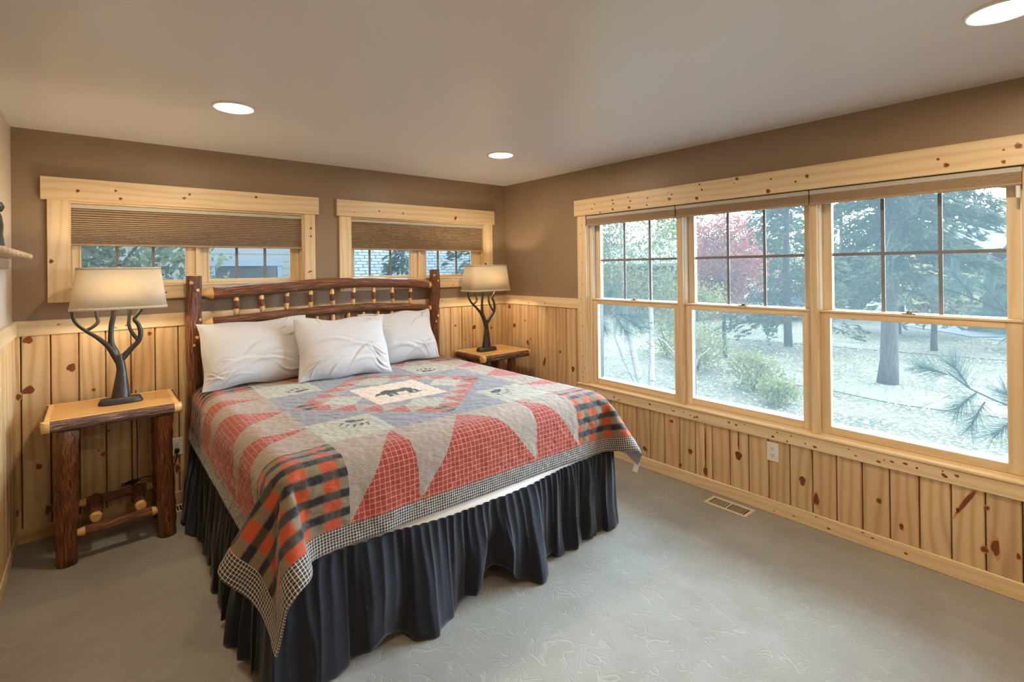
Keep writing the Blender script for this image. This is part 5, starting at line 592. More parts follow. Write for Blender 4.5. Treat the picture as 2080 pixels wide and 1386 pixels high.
def dh_window(nm,g,e):
    root=snode(nm,(.06,(e[0]+e[1])/2,.56))
    g0,g1=g; e0,e1=e
    lo=MB(); x0,x1=.030,.068
    lo.box(x0,x1,e0,g0,.572,1.306,2,bev=.003); lo.box(x0,x1,g1,e1,.572,1.306,2,bev=.003)
    lo.box(x0,x1,g0,g1,.572,.620,1,bev=.003); lo.box(x0,x1,g0,g1,1.262,1.298,1,bev=.003); lo.box(x0-.008,x1,e0,e1,1.296,1.308,1,bev=.002)
    ls=lo.build('lower_sash',[TRIM],root)
    p=MB(); p.box(.061,.064,g0,g1,.620,1.262); p.build('pane',[GLASS],ls)
    up=MB(); x0,x1=.074,.112
    up.box(x0,x1,e0,g0,1.29,2.028,2,bev=.003); up.box(x0,x1,g1,e1,1.29,2.028,2,bev=.003)
    up.box(x0,x1,g0,g1,1.285,1.312,1,bev=.003); up.box(x0,x1,g0,g1,1.972,2.028,1,bev=.003)
    us=up.build('upper_sash',[TRIM],root)
    p=MB(); p.box(.100,.103,g0,g1,1.312,1.972); p.build('pane',[GLASS],us)
    gm=MB(); w3=(g1-g0)/3
    for k in (1,2): gm.box(.0905,.0985,g0+w3*k-.009,g0+w3*k+.009,1.312,1.972)
    gm.box(.091,.099,g0,g1,1.630,1.647); gm.build('muntin_grille',[GRILLE],us)
    fr=MB()
    for a,b in ((e1,e1+.022),(e0-.022,e0)):
        fr.box(.024,.072,a,b,.562,2.03,2,bev=.002)
    fr.box(.024,.072,e0,e1,.562,.572,1); fr.build('frame',[TRIM],root)
    cl=MB()  # outer frame pieces that carry painted shade
    for a,b in ((e1,e1+.022),(e0-.022,e0)): cl.box(.072,.152,a,b,.562,2.03)
    cl.box(.069,.152,e0,e1,.562,.612); cl.box(.113,.152,e0,e1,1.985,2.03)
    for a,b in ((e1-.045,e1),(e0,e0+.045)): cl.box(.069,.0735,a,b,.612,1.29)
    cl.build('shaded_outer_frame',[FRSHADE],root)
    jl=MB()   # white vinyl jamb liners seen above the lower sash
    for a,b in ((e1-.004,e1),(e0,e0+.004)): jl.box(.028,.070,a,b,1.31,2.028)
    jl.build('jamb_liner',[WHITEP],root)
    lk=MB(); yc=(g0+g1)/2
    lk.box(.030,.062,yc-.030,yc+.030,1.308,1.313,bev=.002); lk.lathe([(0,.012),(.012,.012),(.014,0)],12,(.046,yc,1.313)); lk.box(.038,.050,yc-.045,yc+.010,1.318,1.325,bev=.002)
    lk.build('sash_lock',[BRASS],root)
    sc=MB(); sc.box(.128,.129,e0,e1,.572,2.028); sc.build('hazy_insect_screen',[SCREENM],root)
    ex=MB()
    for a,b in ((e1-.012,e1),(e0,e0+.012)): ex.box(.115,.155,a,b,.572,2.028)
    ex.build('screen_track',[DARKPL],root)
    return root
for i in range(3): dh_window('window_%d'%(3+i),UN[i],ED[i])
m=MB()
m.box(.0,.072,-1.150,-1.145,.562,2.03,2,tone=(0,0,0)); m.box(.0,.072,-3.84,-3.832,.562,2.03,2)
for y in MUL: m.box(.004,.030,y-.020,y+.020,.562,2.03,2,bev=.003)
struct(m.build('trim_9',[TRIM]))
LB=['leftmost of the three raised taupe shades along the window wall','middle one of the three raised taupe shades along the window wall','rightmost raised taupe shade on the window wall, with a small white bracket']
for i,(a,b) in enumerate(((-2.020,-1.150),(-2.925,-2.026),(-3.834,-2.931))):
    root=thing('raised_shade',LB[i],'window shade',(0,(a+b)/2,2.02),'raised shades above the big windows')
    m=MB(); m.box(-.018,.022,a,b,1.998,2.026,1,bev=.004); m.build('headrail',[HEADR],root)
    m=MB()
    for k in range(7): m.box(-.016,.020,a+.002,b-.002,1.952+k*.0065,1.952+k*.0065+.0058,1,bev=.0025)
    m.box(-.019,.021,a+.001,b-.001,1.940,1.952,1,bev=.003); m.build('stacked_fabric',[SHADEF],root)
    if i==2:
        m=MB(); m.box(-.010,.012,-3.826,-3.810,1.88,1.95,bev=.003); br=m.build('bracket',[PLASTIC],root); br['label']='small white plastic bracket'

# ---- ceiling downlights
def downlight(x,y,label):
    root=thing('recessed_downlight',label,'ceiling light',(x,y,H),'recessed ceiling lights')
    m=MB(); m.lathe([(.088,-.001),(.090,-.006),(.098,-.007),(.103,-.004),(.104,0),(.088,.002)],40,(x,y,H),close=True); m.build('trim_ring',[WHITEP],root)
    m=MB(); m.lathe([(.0885,-.004),(.080,-.009),(.060,-.0125),(.030,-.0145)],40,(x,y,H)); m.disc(.030,-.0145,40,(x,y,H),up=False); m.build('lens',[BULB],root)
    return root
DL=[(-2.752,-1.16),(-.943,-1.13),(-.93,-3.87)]
downlight(*DL[0],'glowing recessed ceiling light above the left side of the bed')
downlight(*DL[1],'small glowing recessed ceiling light nearest the room corner')
downlight(*DL[2],'large glowing recessed ceiling light cut by the top right of the view')

# ---- outlets and registers
def outlet(plane,c,label,w=.072,h=.118):
    root=thing('wall_outlet',label,'outlet',(c[0],c[1],c[2]))
    m=MB(); x,y,z=c
    if plane=='y': m.box(x-w/2,x+w/2,y-.006,y,z-h/2,z+h/2,bev=.003)
    else: m.box(x-.006,x,y-w/2,y+w/2,z-h/2,z+h/2,bev=.003)
    m.build('cover_plate',[PLASTIC],root)
    for dz in (.02,-.02):
        d=MB()
        if plane=='y':
            d.box(x-.016,x+.016,y-.008,y-.006,z+dz-.014,z+dz+.014,bev=.004)
            for dx in (-.006,.006): d.box(x+dx-.0014,x+dx+.0014,y-.0086,y-.0078,z+dz-.001,z+dz+.007,mi=1)
            d.box(x-.002,x+.002,y-.0086,y-.0078,z+dz-.009,z+dz-.005,mi=1)
        else:
            d.box(x-.008,x-.006,y-.016,y+.016,z+dz-.014,z+dz+.014,bev=.004)
            for dx in (-.006,.006): d.box(x-.0086,x-.0078,y+dx-.0014,y+dx+.0014,z+dz-.001,z+dz+.007,mi=1)
            d.box(x-.0086,x-.0078,y-.002,y+.002,z+dz-.009,z+dz-.005,mi=1)
        d.build('socket',[PLASTIC,DARKHOLE],root)
    return root
outlet('y',(-2.900,-.012,.394),'white wall outlet with a dark plug between left nightstand and bed')
outlet('x',(-.012,-2.699,.394),'white wall outlet on the pine boards below the big window')
def register(x0,x1,y0,y1,label,slots_along='y'):
    root=thing('floor_register',label,'vent',((x0+x1)/2,(y0+y1)/2,0))
    m=MB(); t=.005
    bx,by=.022,.024
    m.box(x0,x1,y0,y0+by,0,t,bev=.002); m.box(x0,x1,y1-by,y1,0,t,bev=.002); m.box(x0,x0+bx,y0+by,y1-by,0,t,bev=.002); m.box(x1-bx,x1,y0+by,y1-by,0,t,bev=.002)
    ym=(y0+y1)/2; m.box(x0+bx,x1-bx,ym-.006,ym+.006,0,t); m.build('frame',[ALMOND],root)
    m=MB(); n=10
    for a,b in ((y0+by,ym-.006),(ym+.006,y1-by)):
        st=(b-a)/n
        for k in range(1,n): m.box(x0+bx,x1-bx,a+k*st-.0017,a+k*st+.0017,.0015,.0045)
    m.build('louvers',[ALMOND],root)
    m=MB(); m.box(x0+bx*.8,x1-bx*.8,y0+by*.8,y1-by*.8,0,.0012); m.build('duct_opening',[DARKHOLE],root)
    return root
register(-.197,-.060,-2.608,-2.322,'almond metal floor register in the carpet below the big window')
root=thing('floor_register','almond floor register against the back baseboard beside the bed skirt','vent',(-2.86,-.075,0))
m=MB(); x0,x1,y0,y1=-3.0,-2.72,-.155,-.022; t=.005
m.box(x0,x1,y0,y0+.024,0,t,bev=.002); m.box(x0,x1,y1-.024,y1,0,t,bev=.002); m.box(x0,x0+.05,y0,y1,0,t,bev=.002); m.box(x1-.03,x1,y0,y1,0,t,bev=.002); m.build('frame',[ALMOND],root)
m=MB()
for k in range(12): m.box(-2.95+k*.0165,-2.944+k*.0165,y0+.02,y1-.02,.0005,.0045)
m.build('louvers',[ALMOND],root); m=MB(); m.box(x0+.04,x1-.02,y0+.02,y1-.02,0,.0012); m.build('duct_opening',[DARKHOLE],root)

# ---- shelf on the left wall with round pegs along its front edge
root=thing('peg_shelf','pale wooden wall shelf with round knobs along its edge at left edge of view','shelf',(XL,-1.2,1.66))
m=MB(); m.box(XL,-3.607,-2.2,-.27,1.664,1.676,1,bev=.004); m.box(XL,XL+.02,-2.15,-.33,1.61,1.664,1,bev=.003); m.build('board',[SHELFW],root)
m=MB(); m.lathe([(0,-.016),(.012,-.013),(.0175,0),(.012,.013),(0,.016)],14,(0,0,0))
kb=m.build('knob',[SHELFW],root); kb.location=(-3.596,-.318,1.674)
for i in range(1,13):
    c=kb.copy(); COL.objects.link(c); c.location=(-3.596,-.318-i*.155,1.674)
root=thing('carved_figurine','dark grey green carved figurine standing on the peg shelf at far left','figurine',(-3.646,-1.085,1.677))
m=MB(); m.lathe([(0,0),(.046,.0),(.048,.03),(.040,.07),(.044,.11),(.036,.15),(.024,.17),(0,.178)],18,(-3.646,-1.085,1.678),sx=.62,sy=1.1,pw=2.4); m.build('body',[STONE],root)
m=MB(); m.lathe([(0,0),(.02,.006),(.028,.025),(.02,.045),(0,.052)],14,(-3.643,-1.075,1.842)); m.build('head',[STONE],root)
# ================================================================ FURNITURE
def logpts(p,q,n=10,wob=0.0,seed=0):
    p,q=Vector(p),Vector(q); out=[]
    for i in range(n+1):
        t=i/n; w=p.lerp(q,t)
        if wob and 0<i<n: w+=Vector((mnoise.noise(Vector((seed,t*2.3,0))),mnoise.noise(Vector((seed,t*2.3,5))),0))*wob
        out.append(w)
    return out
def tenon(m,p,q,r,rt=None,L=.05,seed=0,lump=.12,n=12,segs=10):
    """log rail from p to q with whittled pale ends"""
    p,q=Vector(p),Vector(q); d=(q-p).normalized(); rt=rt or r*.45
    pts=[p,p+d*L*.5,p+d*L]+logpts(p+d*L*1.02,q-d*L*1.02,segs)+[q-d*L,q-d*L*.5,q]
    rr=[rt,(rt+r)*.52,r*.99]+[r]*(segs+1)+[r*.99,(rt+r)*.52,rt]
    Lt=(q-p).length; a=L*1.01/Lt
    m.tube(pts,rr,n,lump,seed,mi=0,mifn=lambda t: 1 if (t<a or t>1-a) else 0,endmi=1)
def nightstand(label,x0,x1,y0,y1,legs,seed):
    root=thing('log_nightstand',label,'nightstand',((x0+x1)/2,(y0+y1)/2,0))
    zt=.80; e=.034
    m=MB(); m.box(x0+.012,x1-.012,y0+.012,y1-.012,.768,zt,0,bev=.003); m.build('tabletop',[TABLE],root)
    def edge(p,q,inw,sd):
        # split log: bark on the rounded outer face, pale mitred ends
        p,q=Vector(p),Vector(q); d=(q-p).normalized(); o=-Vector(inw)
        mm=MB(); N=34; prof=[(-.022,.000),(.000,.001),(.010,-.006),(.017,-.022),(.015,-.042),(.004,-.058),(-.022,-.062)]
        base=0; L=(q-p).length
        for i in range(N+1):
            t=i/N; c=p.lerp(q,t); cut=.030 if i in(0,N) else 0
            for j,(a,b) in enumerate(prof):
                w=.005*mnoise.noise(Vector((t*L*22,j*.9,sd)))+.005*mnoise.noise(Vector((t*L*60,j*2.,sd+3)))
                if j in(0,1,6): w=0
                aa=a+w-(.012 if i in(0,N) and 1<j<6 else 0)
                mm.v.append(tuple(c+o*aa+Vector((0,0,zt+b))))
        n=len(prof)
        for i in range(N):
            for j in range(n-1):
                a=i*n+j; u0,u1=i/N*L,(i+1)/N*L
                pale=1 if (j==0) else 0
                if L>.3 and (i<2 or i>N-3) : pale=1
                mm.face((a,a+1,a+1+n,a+n),[(u0+sd,j*.016),(u0+sd,(j+1)*.016),(u1+sd,(j+1)*.016),(u1+sd,j*.016)],(0,0,0),pale,j>1)
        mm.face(list(range(n))[::-1],[(0,0)]*n,(0,0,0),1); mm.face([N*n+j for j in range(n)],[(0,0)]*n,(0,0,0),1)
        bm=bmesh.new(); o_=mm.build('edge_log',[BARKD,PEEL],root); bm.from_mesh(o_.data); bmesh.ops.recalc_face_normals(bm,faces=bm.faces); bm.to_mesh(o_.data); bm.free()
    edge((x0,y0+.012,0),(x1,y0+.012,0),(0,1,0),seed); edge((x0,y1-.012,0),(x1,y1-.012,0),(0,-1,0),seed+1)
    edge((x0+.012,y0+.02,0),(x0+.012,y1-.02,0),(1,0,0),seed+2); edge((x1-.012,y0+.02,0),(x1-.012,y1-.02,0),(-1,0,0),seed+3)
    for i,(bx,by,tx,ty,r) in enumerate(legs):
        mm=MB(); mm.tube(logpts((bx,by,0),(tx,ty,.748),16,.010,seed+i),[r*(1+.06*math.sin(t*3+i)) for t in range(17)],16,.10,seed+i*2.1,mi=0,endmi=1)
        lg=mm.build('leg',[BARK,PEEL],root)
        if i==0:
            s=MB(); s.poly([(bx+r*.98,by-r*.25,0.002),(bx+r*1.0,by+r*.25,.002),(bx+r*1.02,by+r*.12,.16),(bx+r*1.0,by-r*.1,.17)]); 
    (ax,ay),(bx,by),(cx,cy),(dx,dy)=[(l[0],l[1]) for l in legs[:4]]
    mm=MB(); tenon(mm,(ax+.03,ay,.155),(bx-.03,by,.162),.027,.016,.045,seed+9); mm.build('stretcher',[BARKM,PEEL],root)
    mm=MB(); tenon(mm,(cx+.03,cy,.20),(dx-.03,dy,.205),.027,.016,.045,seed+10); mm.build('stretcher',[BARKM,PEEL],root)
    for t in (.27,.72):
        x=ax+(bx-ax)*t; mm=MB(); tenon(mm,(x,ay+.030,.200),(x+.0,cy+.012,.215),.031,.022,.02,seed+11+t,segs=5); mm.build('cross_rung',[BARK,PEEL],root)
    return root
nightstand('log nightstand with bark edges in the left corner, standing left of the bed',-3.545,-2.925,-.535,-.045,
  [(-3.447,-.455,-3.440,-.47,.046),(-2.995,-.435,-3.012,-.455,.047),(-3.447,-.13,-3.44,-.12,.044),(-3.0,-.12,-3.01,-.12,.042)],1.0)
nightstand('log nightstand with bark edges between the bed and the big windows',-.690,-.115,-.525,-.045,
  [(-.605,-.42,-.60,-.44,.038),(-.285,-.42,-.290,-.44,.040),(-.56,-.14,-.56,-.13,.038),(-.27,-.16,-.27,-.15,.038)],5.0)

def tree_lamp(label,cx,cy):
    z0=.801; root=thing('table_lamp',label,'lamp',(cx,cy,z0),'matching tree shaped table lamps')
    m=MB(); m.lathe([(0,0),(.98,0),(1.0,.006),(.90,.030),(.86,.033),(0,.033)],36,(cx,cy,z0),sx=.108,sy=.052,pw=3.2); m.build('base',[BRONZE],root)
    k=.000726; ox,oy=520,1215
    P=lambda px,py: (cx+(px-ox)*k,cy,z0+.030+(oy-py)*k)
    m=MB()
    def br(pts,ws,y0=0,y1=0):
        pp=[];rr=[]
        n=len(pts)
        for i,(q,w_) in enumerate(zip(pts,ws)):
            x,y,z=P(*q); t=i/(n-1); pp.append(Vector((x,y+y0+(y1-y0)*t,z))); rr.append(w_*k/2)
        # resample catmull
        P2=[];R2=[]
        for i in range(n-1):
            a,b,c,d=pp[max(i-1,0)],pp[i],pp[i+1],pp[min(i+2,n-1)]
            for s_ in range(4):
                t=s_/4; P2.append(.5*((2*b)+(c-a)*t+(2*a-5*b+4*c-d)*t*t+(3*b-a-3*c+d)*t**3)); R2.append(rr[i]*(1-t)+rr[i+1]*t)
        P2.append(pp[-1]);R2.append(rr[-1])
        m.tube(P2,R2,12,.04,RND.random()*9,flat=((0,1,0),.72))
    br([(520,1222),(521,1150),(523,1080),(525,980),(514,900),(508,860)],[132,112,92,64,62,56])
    br([(508,915),(480,855),(440,780),(372,703),(300,640),(252,588),(226,525),(222,400)],[54,50,42,32,28,26,26,26],0,-.02)
    br([(300,645),(352,612),(378,578),(372,530),(362,400)],[26,26,26,26,26],-.012,.02)
    br([(500,880),(478,820),(461,760),(459,690),(464,610),(477,530),(486,400)],[56,54,42,38,36,36,34],0,.012)
    br([(522,905),(560,855),(602,805),(642,755),(655,690),(640,620),(614,575),(638,530),(662,490),(676,400)],[52,46,40,38,36,32,28,27,26,26],0,-.01)
    br([(636,745),(600,690),(578,620),(580,560),(588,400)],[30,28,26,24,24],-.004,.028)
    m.build('branching_stem',[BRONZE],root)
    # shade: rounded rectangular frustum, open top and bottom
    zb,zt=1.365,1.612; wb,wt=.233,.200; db,dt=.135,.112
    def wallm(zs,off,name,mat,par,n=56):
        mm=MB(); prof=[]
        base=len(mm.v); rings=[]
        for o,seq in ((off,zs),(off-.0022,zs[::-1])):
            for z in seq:
                t=(z-zb)/(zt-zb); a=wb+(wt-wb)*t+o; b=db+(dt-db)*t+o; r=[]
                for q in range(n):
                    th=2*PI*q/n; ct,st=math.cos(th),math.sin(th); e=(abs(ct)**4.5+abs(st)**4.5)**(-1/4.5)
                    r.append(len(mm.v)); mm.v.append((cx+a*ct*e,cy+b*st*e,z))
                rings.append(r)
        for i in range(len(rings)):
            A=rings[i];B=rings[(i+1)%len(rings)]
            for q in range(n):
                q2=(q+1)%n; mm.face((A[q],A[q2],B[q2],B[q]),[(0,0)]*4,(0,0,0),0,True)
        return mm.build(name,[mat],par)
    sh=wallm([zb+.016,(zb+zt)/2,zt-.012],0,'lamp_shade',LSHADE,root)
    wallm([zb,zb+.016],.0012,'bottom_band',LBAND,sh); wallm([zt-.012,zt],.0012,'top_band',LBAND,sh)
    m=MB(); m.tube([(cx,cy,1.40),(cx,cy,1.615)],.004,8); m.lathe([(0,0),(.010,.003),(.011,.010),(.006,.018),(0,.020)],12,(cx,cy,1.612))
    for a in (0,PI/2,PI,1.5*PI):
        m.tube([(cx,cy,1.603),(cx+math.cos(a)*(.196),cy+math.sin(a)*(.108),1.603)],.002,6)
    m.build('finial',[BRONZE],root)
    m=MB(); m.lathe([(0,0),(.014,.002),(.015,.04),(.012,.05)],14,(cx-.0,cy,1.395)); m.build('socket',[BRONZE],root)
    L=bpy.data.lights.new('lamp_bulb_light','POINT'); L.energy=LAMP_W; L.color=WARM2; L.shadow_soft_size=.032
    lo=bpy.data.objects.new('bulb_light',L); COL.objects.link(lo); lo.location=(cx,cy,1.487)
    return root
LAMP_W=7.5; WARM2=(1,.78,.50)
tree_lamp('lit table lamp with dark tree stem on the left nightstand, in front of a window',-3.205,-.285)
tree_lamp('lit table lamp with dark tree stem on the nightstand in the room corner',-.462,-.275)
# lamp cords
m=MB()
def rope(m,pts,r=.0032,n=6,k=5):
    pts=[Vector(p) for p in pts]; P2=[]
    for i in range(len(pts)-1):
        a,b,c,d=pts[max(i-1,0)],pts[i],pts[i+1],pts[min(i+2,len(pts)-1)]
        for s_ in range(k):
            t=s_/k; P2.append(.5*((2*b)+(c-a)*t+(2*a-5*b+4*c-d)*t*t+(3*b-a-3*c+d)*t**3))
    P2.append(pts[-1]); m.tube(P2,r,n)
rope(m,[(-3.12,-.035,.815),(-3.12,-.022,.80),(-3.121,-.025,.72),(-3.116,-.05,.5),(-3.119,-.09,.32),(-3.118,-.10,.248)])
for a in range(4):
    c=Vector((-3.165+.012*a,-.105,.245)); rr=.035-.004*a
    rope(m,[c+Vector((math.cos(t)*rr,math.sin(t)*rr*.7,.004*math.sin(t*3+a)+.004*a)) for t in [q*.7 for q in range(10)]])
rope(m,[(-3.14,-.10,.25),(-3.08,-.09,.262),(-3.03,-.08,.25),(-2.97,-.06,.25),(-2.925,-.045,.27),(-2.902,-.035,.33),(-2.900,-.03,.367)])
cord=m.build('lamp_cord',[DARKPL]); tag(cord,'thin dark lamp cord hanging behind the left nightstand to the outlet','cord')
m=MB(); m.box(-2.913,-2.887,-.046,-.0205,.358,.390,bev=.005); m.build('plug',[DARKPL],cord)

# ---- bed
bed=thing('log_bed','king bed with a peeled bark log headboard against the back wall','bed',(-1.86,-1.1,0))
def post(x,h,r,sd):
    m=MB(); N=30; m.tube(logpts((x,-.10,0),(x,-.10,h),N,.014,sd),[r*(1+.05*math.sin(i*.55+sd)) for i in range(N+1)],20,.11,sd,endmi=1)
    for (z,a,s_) in ((h-.05,-.5,.016),(h-.10,.3,.014),(h-.42,.2,.015),(h-.47,-.2,.013),(h-.3,.6,.012)):
        d=Vector((math.sin(a),-math.cos(a),0)); c=Vector((x,-.10,z))+d*r*.93
        m.lathe([(0,-.004),(s_*.4,.0),(s_,.0)],10,(0,0,0)) if False else None
        q=d.to_track_quat('Z','Y'); b=len(m.v)
        for rr,hh in ((s_,.0),(s_*.75,.006),(s_*.35,.007),(.001,.005)):
            for k in range(10):
                p=q@Vector((rr*math.cos(k*PI/5),rr*math.sin(k*PI/5),hh)); m.v.append(tuple(c+p))
        for i in range(3):
            for k in range(10):
                k2=(k+1)%10; m.face((b+i*10+k,b+i*10+k2,b+i*10+10+k2,b+i*10+10+k),[(i*.1,k*.01)]*4,(0,0,0),0 if i<1 else 1,True)
    m.build('post',[BARK,PEEL],bed)
post(-2.800,1.556,.0475,2.2); post(-.921,1.573,.046,6.1)
def rail(pts,rs,sd,name='headboard_rail',L=.055):
    m=MB(); P2=[];R2=[];pp=[Vector(p) for p in pts];n=len(pp)
    for i in range(n-1):
        a,b,c,d=pp[max(i-1,0)],pp[i],pp[i+1],pp[min(i+2,n-1)]
        for s_ in range(8):
            t=s_/8; P2.append(.5*((2*b)+(c-a)*t+(2*a-5*b+4*c-d)*t*t+(3*b-a-3*c+d)*t**3)); R2.append(rs[i]*(1-t)+rs[i+1]*t)
    P2.append(pp[-1]);R2.append(rs[-1])
    d0=(P2[0]-P2[1]).normalized(); d1=(P2[-1]-P2[-2]).normalized()
    P3=[P2[0]+d0*L*1.3,P2[0]+d0*L*.75,P2[0]+d0*.004]+P2+[P2[-1]+d1*.004,P2[-1]+d1*L*.75,P2[-1]+d1*L*1.3]
    R3=[rs[0]*.38,rs[0]*.55,rs[0]*.97]+R2+[rs[-1]*.97,rs[-1]*.55,rs[-1]*.38]
    Lt=sum((P3[i+1]-P3[i]).length for i in range(len(P3)-1)); a=L*1.29/Lt
    m.tube(P3,R3,18,.10,sd,mifn=lambda t:1 if(t<a or t>1-a) else 0,endmi=1)
    return m.build(name,[BARK,PEEL],bed)
rail([(-2.690,-.10,1.430),(-2.28,-.10,1.453),(-1.76,-.10,1.476),(-1.35,-.10,1.468),(-.990,-.10,1.436)],[.043,.046,.041,.041,.036],3.3)
rail([(-2.695,-.10,1.226),(-2.28,-.10,1.246),(-1.76,-.10,1.267),(-1.35,-.10,1.258),(-.990,-.10,1.226)],[.037,.037,.036,.035,.030],7.7)
rail([(-2.690,-.10,.965),(-1.8,-.10,.965),(-.990,-.10,.965)],[.036,.036,.036],8.9)
for i in range(9):
    x=-2.549+.1729*i; t=(x+1.84)/.85; zt=1.476-.028*t*t-.034; zb_=1.267-.028*t*t+.026
    if x<-1.84: zt-=.010*abs(t)
    m=MB(); L=zt-zb_; seq=[0,.14,.3,.34,.5,.66,.70,.86,1]; rr=[.0135,.017,.0195,.0215,.0215,.0205,.0190,.0165,.0125]; sc_=1.0-.02*i
    m.tube([(x+.004*math.sin(i*2.1+s_*3),-.10,zb_+L*s_) for s_ in seq],[r*sc_ for r in rr],12,.12,i*1.3,mifn=lambda t:0 if .32<t<.68 else 1,endmi=1)
    m.build('spindle',[BARK,PEEL],bed)
for i in range(11):
    x=-2.49+.127*i; t=(x+1.84)/.85; zt=1.267-.028*t*t-.02
    m=MB(); seq=[0,.2,.3,.35,.65,.70,.86,1]; zb_=.99; L=zt-zb_; rr=[.012,.015,.0165,.0185,.0185,.0165,.0145,.012]
    m.tube([(x,-.10,zb_+L*s_) for s_ in seq],rr,10,.12,i*1.9,mifn=lambda t:0 if .32<t<.68 else 1,endmi=1); m.build('spindle',[BARK,PEEL],bed)
def soft_box(name,x0,x1,y0,y1,z0,z1,r,mat):
    bm=bmesh.new(); bmesh.ops.create_cube(bm,size=1)
    for v in bm.verts: v.co=((x0+x1)/2+v.co.x*(x1-x0),(y0+y1)/2+v.co.y*(y1-y0),(z0+z1)/2+v.co.z*(z1-z0))
    bmesh.ops.bevel(bm,geom=bm.edges[:],offset=r,segments=5,affect='EDGES')
    me=bpy.data.meshes.new(name); bm.to_mesh(me); bm.free(); me.materials.append(mat)
    for p in me.polygons: p.use_smooth=True
    o=bpy.data.objects.new(name,me); COL.objects.link(o); adopt(o,bed); return o
soft_box('mattress',-2.795,-.91,-2.095,-.16,.47,.785,.07,WHITE)
soft_box('box_spring',-2.80,-.905,-2.112,-.16,.25,.490,.02,BOXW)
m=MB()
for y in (-2.05,-1.1,-.3): 
    for x in (-2.6,-1.1): m.box(x-.03,x+.03,y-.03,y+.03,0,.22,2)
m.box(-2.78,-.93,-2.09,-.16,.215,.25,1); m.build('bed_frame',[PINE],bed)

# ---- bed skirt: gathered ruffle on three sides
def skirt():
    x0,x1,yf,yh=-2.812,-.892,-2.118,-.17
    segs=[((x0,yh),(x0,yf),(-1,0)),((x0,yf),(x1,yf),(0,-1)),((x1,yf),(x1,yh),(1,0))]
    cols=[]   # (x,y,nx,ny,s)
    s=0; step=.0042
    for (a,b,nn) in segs:
        L=math.hypot(b[0]-a[0],b[1]-a[1]); n=int(L/step)
        for i in range(n):
            t=i/n; cols.append((a[0]+(b[0]-a[0])*t,a[1]+(b[1]-a[1])*t,nn,s+L*t,t,L))
        s+=L
    cols.append((x1,yh,(1,0),s,1,1.9))
    NR=26; v=[];f=[]
    # fold phase: irregular gathers
    ph=[];p=0
    for i,c in enumerate(cols):
        w=.095+.085*mnoise.noise(Vector((c[3]*3.1,3.3,0)))+.05*mnoise.noise(Vector((c[3]*8,1.3,0)))
        ph.append(p); p+=step*2*PI/max(w,.035)
    for i,(x,y,nn,ss,t,L) in enumerate(cols):
        # blend normals near corners
        nx,ny=nn; cd=.10; nv=Vector((nx,ny))
        dl=t*L; dr=(1-t)*L
        if nn==(0,-1):
            if dl<cd: nv=Vector((-1,0)).lerp(Vector((0,-1)),.5+.5*dl/cd)
            if dr<cd: nv=Vector((1,0)).lerp(Vector((0,-1)),.5+.5*dr/cd)
        elif nn==(-1,0) and dr<cd: nv=Vector((0,-1)).lerp(Vector((-1,0)),.5+.5*dr/cd)
        elif nn==(1,0) and dl<cd: nv=Vector((0,-1)).lerp(Vector((1,0)),.5+.5*dl/cd)
        nv.normalize(); tv=Vector((-nv.y,nv.x))
        amp=.021+.030*mnoise.noise(Vector((ss*2.9,7,0)))
        big=mnoise.noise(Vector((ss*1.25+2,11,0))); lift=max(0,mnoise.noise(Vector((ss*2.6+5,15,0)))-.05)*.17
        if nn!=(0,-1): lift*=.3; big*=.5
        else: lift=lift*.5+.075*math.exp(-((x+1.80)/.10)**2)+.06*math.exp(-((x+2.42)/.09)**2)+.03*math.exp(-((x+1.45)/.07)**2)
        for r in range(NR):
            q=r/(NR-1)
            z0=.468-(.030*math.exp(-((x+1.84)/.42)**4) if nn==(0,-1) else 0); zb_=.006+lift
            z=z0+(zb_-z0)*q
            g=q**.8
            wv_=math.sin(ph[i]*.62+.9*math.sin(q*2.2+ss*4)+.9*mnoise.noise(Vector((ss*6,q*2,2)))); rg=1-2*abs(math.sin(ph[i]*.31+.6*mnoise.noise(Vector((ss*5,q*1.6,6)))))
            wave=.55*wv_+.5*rg
            fine=(.0105*(1-abs(math.sin(ph[i]*1.25+.4*mnoise.noise(Vector((ss*9,q*3,1))))))*(1-.75*q))
            out=.010+.036*g+amp*(.15+1.45*g)*wave+fine+.075*big*g*math.sin(min(1,q*1.1)*PI*.75)
            if nn==(0,-1): out+=g*(.105*math.exp(-((x+1.62)/.085)**2)+.085*math.exp(-((x+2.20)/.075)**2)+.03*math.exp(-((x+1.25)/.1)**2))-.035*g*math.exp(-((x+1.86)/.13)**2)
            if nn==(-1,0): out+=g*.060*math.exp(-((y+.45)/.16)**2)
            out+=.03*lift/.1*math.sin(q*PI)**2
            side=.012*g*math.sin(ph[i]*1.0+1.1)
            out=max(out,.004)
            v.append((x+nv.x*out+tv.x*side,y+nv.y*out+tv.y*side,z+.004*mnoise.noise(Vector((ss*20,q,9)))*g))
    n=len(cols)
    for i in range(n-1):
        for r in range(NR-1):
            a=i*NR+r; f.append((a,a+1,a+1+NR,a+NR))
    o=raw('bed_skirt',v,f,SKIRT,None,True)
    md=o.modifiers.new('thick','SOLIDIFY'); md.thickness=.0025; md.offset=0
    return tag(o,'gathered navy black cloth skirt hanging to the carpet around the bed base','bed skirt')
skirt()

